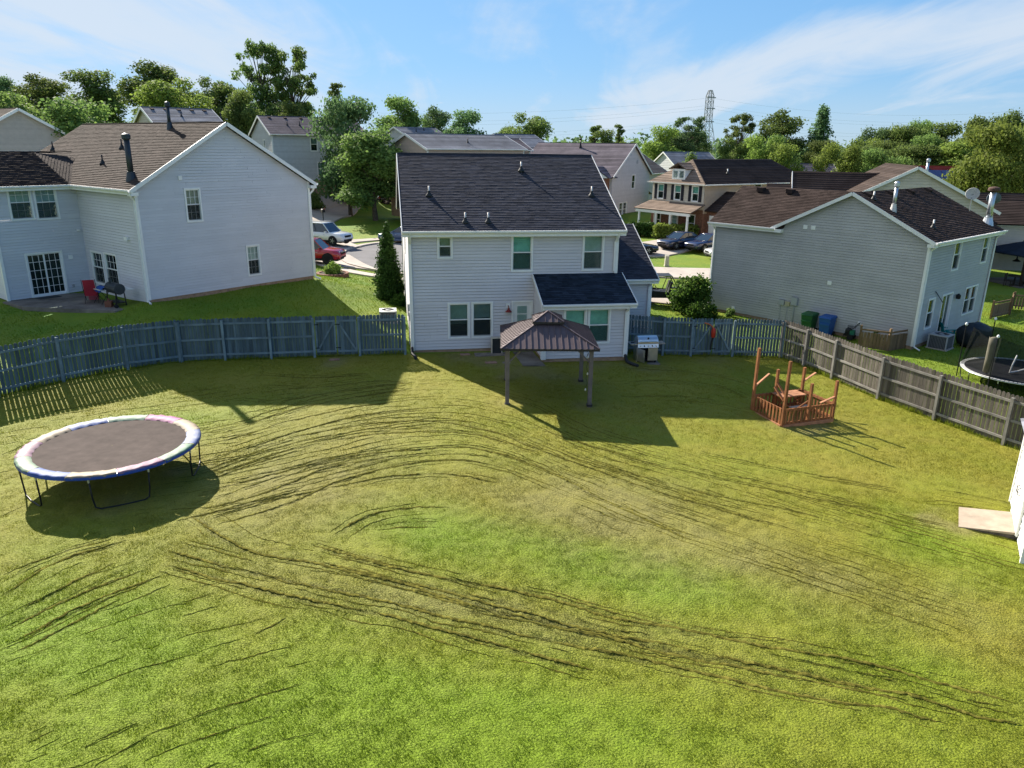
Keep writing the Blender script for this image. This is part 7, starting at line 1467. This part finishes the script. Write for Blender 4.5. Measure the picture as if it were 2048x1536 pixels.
TR = [  # name, label, x, y, top, width, kind, leaf, variant
 ('tree', 'dark tree cut by the left edge above the tan gable', -95, 150, 19.5, 8, 'round', LEAF_B, 0), ('tree', 'rounded dark green tree second from the left edge', -82.7, 140, 19.4, 10, 'round', LEAF_D, 1), ('tree', 'wide leaning-crowned tree third from the left edge', -70.6, 135, 20.2, 11.5, 'round', LEAF_D, 2),
 ('tree', 'tall dark round tree behind the grey roof vents at left', -56, 125, 20.1, 11, 'round', LEAF_D, 0), ('tree', 'bright yellow-green tree in front of the dark round one at left', -44.4, 104, 16.4, 10, 'round', LEAF_L, 1), ('tree', 'olive tree right of the bright yellow-green tree', -37.5, 108, 15.6, 6.5, 'round', LEAF_M, 2),
 ('tree', 'tallest open-crowned tree on the left skyline', -41.5, 131, 24.0, 9, 'open', LEAF_D, 0), ('tree', 'second tall open-crowned tree right of the tallest', -36.6, 131, 23.4, 9.5, 'open', LEAF_D, 1), ('tree', 'dark tree below the tallest open-crowned tree, on its left', -47.5, 126, 18.2, 8, 'round', LEAF_D, 1),
 ('tree', 'small thin pine right of the tall open-crowned trees', -31.5, 140, 18.5, 5.5, 'pine', LEAF_D, 0), ('tree', 'green tree just behind the pale grey house ridge', -33, 118, 14.2, 6, 'round', LEAF_M, 0),
 ('shade_tree', 'large dense dark green tree behind the street maple', -19.2, 90, 14.0, 9.6, 'broad', LEAF_B, 0), ('maple_tree', 'street maple with bare trunk on the grass island', -15.1, 83.5, 9.9, 9.0, 'round', LEAF_M, 0),
 ('tree', 'tall round tree over the small blue-roofed house', -18.4, 131, 16.3, 10, 'round', LEAF_M, 2), ('tree', 'dark tree between two round trees above the tan house', -16.1, 162, 16.0, 7.5, 'round', LEAF_B, 1), ('tree', 'dense egg-shaped tree above the middle house roof', -8.4, 126, 14.1, 9, 'round', LEAF_B, 2), ('tree', 'small tree right of the dense egg-shaped tree', -2.0, 150, 11.8, 5.5, 'round', LEAF_M, 0),
 ('tree', 'round bright-topped tree above the white house ridge left end', 2.0, 131, 13.7, 8.6, 'round', LEAF_M, 1), ('tree', 'olive tree above the white house chimney', 22.2, 192, 12.8, 8, 'round', LEAF_M, 2), ('pine_tree', 'thin open pine above the white house chimney, left', 19.8, 196, 13.6, 6, 'pine', LEAF_D, 1), ('pine_tree', 'thin open pine above the white house chimney, right', 25.6, 194, 13.7, 5, 'pine', LEAF_D, 0),
 ('tree', 'rounded olive tree right of the white house gable', 27.9, 150, 12.7, 8.2, 'round', LEAF_L, 2), ('tree', 'dark open tree left of the lattice tower', 46.5, 212, 16.6, 12, 'open', LEAF_B, 1), ('tree', 'dark tree under the lattice tower', 52, 225, 13.6, 11, 'broad', LEAF_B, 0), ('tree', 'tall dark tree right of the lattice tower', 61.5, 215, 17.4, 10, 'open', LEAF_D, 0), ('tree', 'wide dark tree behind the bright round pair', 71.5, 212, 18.4, 14, 'round', LEAF_D, 1), ('tree', 'pointed dark tree right of the wide dark tree', 79, 205, 18.8, 10, 'spire', LEAF_B, 0),
 ('tree', 'bright yellow-green round tree above the porch house roof, left', 37.2, 118, 11.3, 8, 'broad', LEAF_L, 1), ('tree', 'bright yellow-green round tree above the porch house roof, front', 38.9, 114, 9.6, 7.5, 'broad', LEAF_L, 0), ('tree', 'bright round tree right of the pair, above the brown roof', 46.6, 112, 10.1, 7.5, 'broad', LEAF_L, 1), ('tree', 'olive rounded tree above the dark wing roof', 50.6, 111, 9.0, 6.5, 'broad', LEAF_M, 0), ('tree', 'low olive tree right of the dark wing roof', 55.0, 112, 8.3, 6.5, 'broad', LEAF_M, 1),
 ('tree', 'big light green tree at the far right edge', 52.6, 86, 11.9, 10, 'broad', LEAF_L, 0), ('tree', 'second light green tree cut by the right edge', 57.5, 84, 11.2, 8, 'broad', LEAF_M, 1), ('young_tree', 'small dark tree right of the big flue', 45.5, 70.0, 4.7, 4.4, 'round', LEAF_D, 1),
 ('tree', 'low dark tree left of the tower foot', 41, 205, 11.5, 10, 'broad', LEAF_B, 0), ('tree', 'low dark tree right of the tower foot', 58, 205, 11.8, 11, 'broad', LEAF_D, 1), ('tree', 'dark tree filling the gap under the wide dark tree', 66.5, 200, 12.5, 11, 'broad', LEAF_B, 1), ('tree', 'dark tree under the pointed dark tree', 77, 196, 11.0, 11, 'broad', LEAF_D, 0), ('tree', 'low olive tree left of the rounded olive tree', 23.6, 165, 10.2, 6, 'broad', LEAF_M, 1), ('tree', 'grey-green tree behind the rounded olive tree, on its right', 36, 175, 11.2, 9, 'round', LEAF_B, 0), ('tree', 'broad green tree left of the yellow-green one at left', -51, 112, 13.6, 9, 'broad', LEAF_M, 0), ('tree', 'broad tree closing the gap under the tall open-crowned trees', -39.5, 124, 15.2, 11, 'broad', LEAF_D, 1),
 ('tree', 'narrow green tree between white house and porch house', 22.5, 100, 7.8, 5, 'spire', LEAF_M, 0), ('tree', 'leafy shrub tree beside the porch house upper windows', 20.2, 96, 5.6, 4.5, 'round', LEAF_D, 2), ('tree', 'low green tree behind the tan far-left gable, left', -43.5, 66, 12.6, 10, 'broad', LEAF_M, 0), ('tree', 'low green tree behind the tan far-left gable, right', -36, 66, 12.4, 10, 'broad', LEAF_M, 1),
]
for a in TR: tree(*a, group='trees around the houses')
rgf = random.Random(11); n = 0
for row, (y0, z0, dz) in enumerate(((185, 13.8, 3.2), (160, 11.2, 2.3), (140, 8.8, 1.8))):      # wooded rise at the right
    for k in range(14):
        f = k/13; x = (84-row*10)+f*52*(1-row*.1); y = y0-10*f+rgf.uniform(-6, 6); zt = z0+dz*math.sin(f*2.4)+rgf.uniform(-.8, .8)
        kind = ('round', 'broad', 'broad')[rgf.randrange(3)]; lf = (LEAF_M, LEAF_D, LEAF_M, LEAF_L)[rgf.randrange(4)] if row else (LEAF_D, LEAF_B, LEAF_M)[rgf.randrange(3)]
        o = tree('woodland_tree', ('back-row tree on the skyline of the wooded rise at right', 'middle-row tree of the wooded rise at right', 'front-row tree at the foot of the wooded rise at right')[row], x, y, zt, rgf.uniform(9, 13), kind, lf, rgf.randrange(3) if kind == 'round' else rgf.randrange(2), 'wooded rise at the right horizon', base=-1)
def far_woods():
    rg = np.random.default_rng(5); C = []; Rr = []
    for k in range(420):
        a = rg.uniform(-.95, .95); d = rg.uniform(330, 620); h = rg.uniform(4, 9)+d*.006+(4*math.exp(-((a-.16)/.08)**2) if d > 450 else 0); C.append((d*math.sin(a), d*math.cos(a), h*.55-1)); Rr.append((rg.uniform(6, 11), rg.uniform(6, 11), h*.62))
    V, t = leaves(rg, np.array(C), np.array(Rr), 26000, 2.2, inner=.7); me = np_mesh('far_woods', V, np.arange(len(V)).reshape(-1, 4), 4, LEAF_B, {'tint': t}); link('far_woods', me, kind='stuff', label='distant blue-green woods along the horizon', cat='woods')
far_woods()
# ---- shrubs built for this spot
def shrub(name, label, x, y, shape, n, size, leaf, cat='shrub', rz=0):
    z = Tz(x, y); r = empty(name, (x, y, z), rz, label, cat); rg = np.random.default_rng(abs(hash(label)) % 100000 if False else sum(map(ord, label)))
    C, Rr = shape(rg); V, t = leaves(rg, C, Rr, n, size, inner=.72); me = np_mesh('foliage', V, np.arange(len(V)).reshape(-1, 4), 4, leaf, {'tint': t}); link('foliage', me, r)
    m = MB(); m.tube([(0, 0, -.2), (0, 0, C[:, 2].max()*.6)], [.08, .03], 6); m.build('stem', BARK, r)
def cone(H_, w):
    def f(rg):
        n = 80; z = np.linspace(.2, H_-.12, n); rr = w*np.clip((H_-z)/H_, .0, 1)**.75*np.clip(.55+z/1.2, 0, 1); a = rg.uniform(0, 6.28, n); C = np.stack([rr*.22*np.cos(a), rr*.22*np.sin(a), z], 1); return C, np.stack([rr*.80+.05, rr*.80+.05, np.full(n, .22)], 1)
    return f
def ball(rx, ry, rz_, n=26):
    def f(rg):
        d = rg.normal(size=(n, 3)); d /= np.linalg.norm(d, axis=1)[:, None]; d[:, 2] = np.abs(d[:, 2])*1.0; rad = rg.random(n)**.5*.72; C = d*rad[:, None]*np.array([rx, ry, rz_*1.55]); C[:, 2] += .15*rz_; return C, np.stack([rg.uniform(.3, .48, n)*rx, rg.uniform(.3, .48, n)*ry, rg.uniform(.28, .45, n)*rz_], 1)
    return f
def hedge(w, d, h):
    def f(rg):
        P = [(u, v, z) for u in np.linspace(-w/2+.25, w/2-.25, int(w/.4)+1) for v in np.linspace(-d/2+.25, d/2-.25, 3) for z in (h*.3, h*.72)]; C = np.array(P)+rg.normal(0, .03, (len(P), 3)); return C, np.full((len(P), 3), .36)
    return f
shrub('conical_evergreen', 'tall conical evergreen at the left wall of the middle house', -7.25, 43.3, cone(4.5, .98), 17000, .10, LEAF_CON)
shrub('large_shrub', 'big glossy rounded shrub at the corner of the right house', 10.55, 44.2, ball(1.35, 1.35, 1.65, 34), 6500, .15, LEAF_BUSH)
shrub('low_shrub', 'low bushy plant at the foot of the big glossy shrub', 10.9, 42.6, ball(.9, .8, .8, 20), 3000, .13, LEAF_BUSH)
shrub('hedge', 'dark clipped hedge at the left of the porch', 13.9, 79.6, hedge(4.0, 1.3, 1.5), 5000, .2, LEAF_CON, 'hedge', R_(-20)); shrub('hedge', 'sunlit clipped hedge in front of the porch', 16.4, 77.2, hedge(4.4, 1.4, 1.5), 5000, .2, LEAF_L, 'hedge', R_(-25))
shrub('flowering_shrub', 'yellow-green bush in the brick planter ring', -11.9, 49.2, ball(.62, .62, .62, 22), 2800, .11, LEAF_L)
shrub('low_shrub', 'round dry-green bush at the base of the right house wall', 18.75, 37.6, ball(.35, .35, .42, 12), 900, .08, LEAF_BUSH); shrub('low_shrub', 'small tuft of plants under the wall outlet of the right house', 12.9, 43.6, ball(.35, .35, .4, 12), 700, .09, LEAF_D)
shrub('low_shrub', 'scrubby plants at the foot of the conical evergreen', -6.5, 41.9, ball(.7, .6, .55, 14), 1600, .10, LEAF_BUSH); shrub('low_shrub', 'hedge clump below the pale grey house behind the maple', -24.5, 91.5, ball(2.2, 1.4, 1.2, 20), 2500, .25, LEAF_M)
# ---------------------------------------------------------------- pylon and power lines
PYL = mat('pylon_steel', (.26, .27, .28), .6)
def pylon():
    x, y = 63, 260; z = Tz(x, y); H_ = 26.2-z; r = empty('pylon', (x, y, z), R_(12), 'grey steel lattice transmission tower on the horizon', 'pylon')
    wz = lambda h: 3.6*(1-h/(H_*.62))+.95*(h/(H_*.62)) if h < H_*.62 else (.95 if h < H_*.93 else .95-(h-H_*.93)/(H_*.07)*.5)
    lv = [0, H_*.14, H_*.28, H_*.40, H_*.51, H_*.62, H_*.70, H_*.78, H_*.86, H_*.93, H_]
    for sx, sy in ((-1, -1), (1, -1), (1, 1), (-1, 1)): m = MB(); m.tube([(sx*wz(h), sy*wz(h), h) for h in lv], .10, 4); m.build('leg', PYL, r)
    m = MB()
    for a, b in zip(lv[:-1], lv[1:]):
        wa, wb = wz(a), wz(b); cs = [(-1, -1), (1, -1), (1, 1), (-1, 1)]
        for k in range(4):
            p, q = cs[k], cs[(k+1) % 4]; m.tube([(p[0]*wa, p[1]*wa, a), (q[0]*wb, q[1]*wb, b)], .055, 4); m.tube([(q[0]*wa, q[1]*wa, a), (p[0]*wb, p[1]*wb, b)], .055, 4); m.tube([(p[0]*wb, p[1]*wb, b), (q[0]*wb, q[1]*wb, b)], .055, 4)
    m.build('bracing', PYL, r)
    for h in (H_*.62, H_*.78, H_*.91): m = MB(); m.bar((-1.5, -1.2, h), (1.5, -1.2, h), .2, .3); m.build('crossarm', PYL, r)
    for i, h in enumerate((H_*.62, H_*.66, H_*.78, H_*.82, H_*.91)):
        for s, ex in ((-1, -185), (1, 150)):
            pts = [(ex*t, 30*t*s, h-22*t*(1-t)+(-2 if s < 0 else 3)*t) for t in [k/24 for k in range(25)]]; m = MB(); m.tube(pts, .016, 4)
            m.build('power_line', GALV, None, loc=(x, y, z), label=('%s power line leaving the lattice tower to the %s' % (('lowest', 'second lowest', 'middle', 'second highest', 'highest')[i], 'left' if s < 0 else 'right')), cat='power line', group='power lines')
pylon()
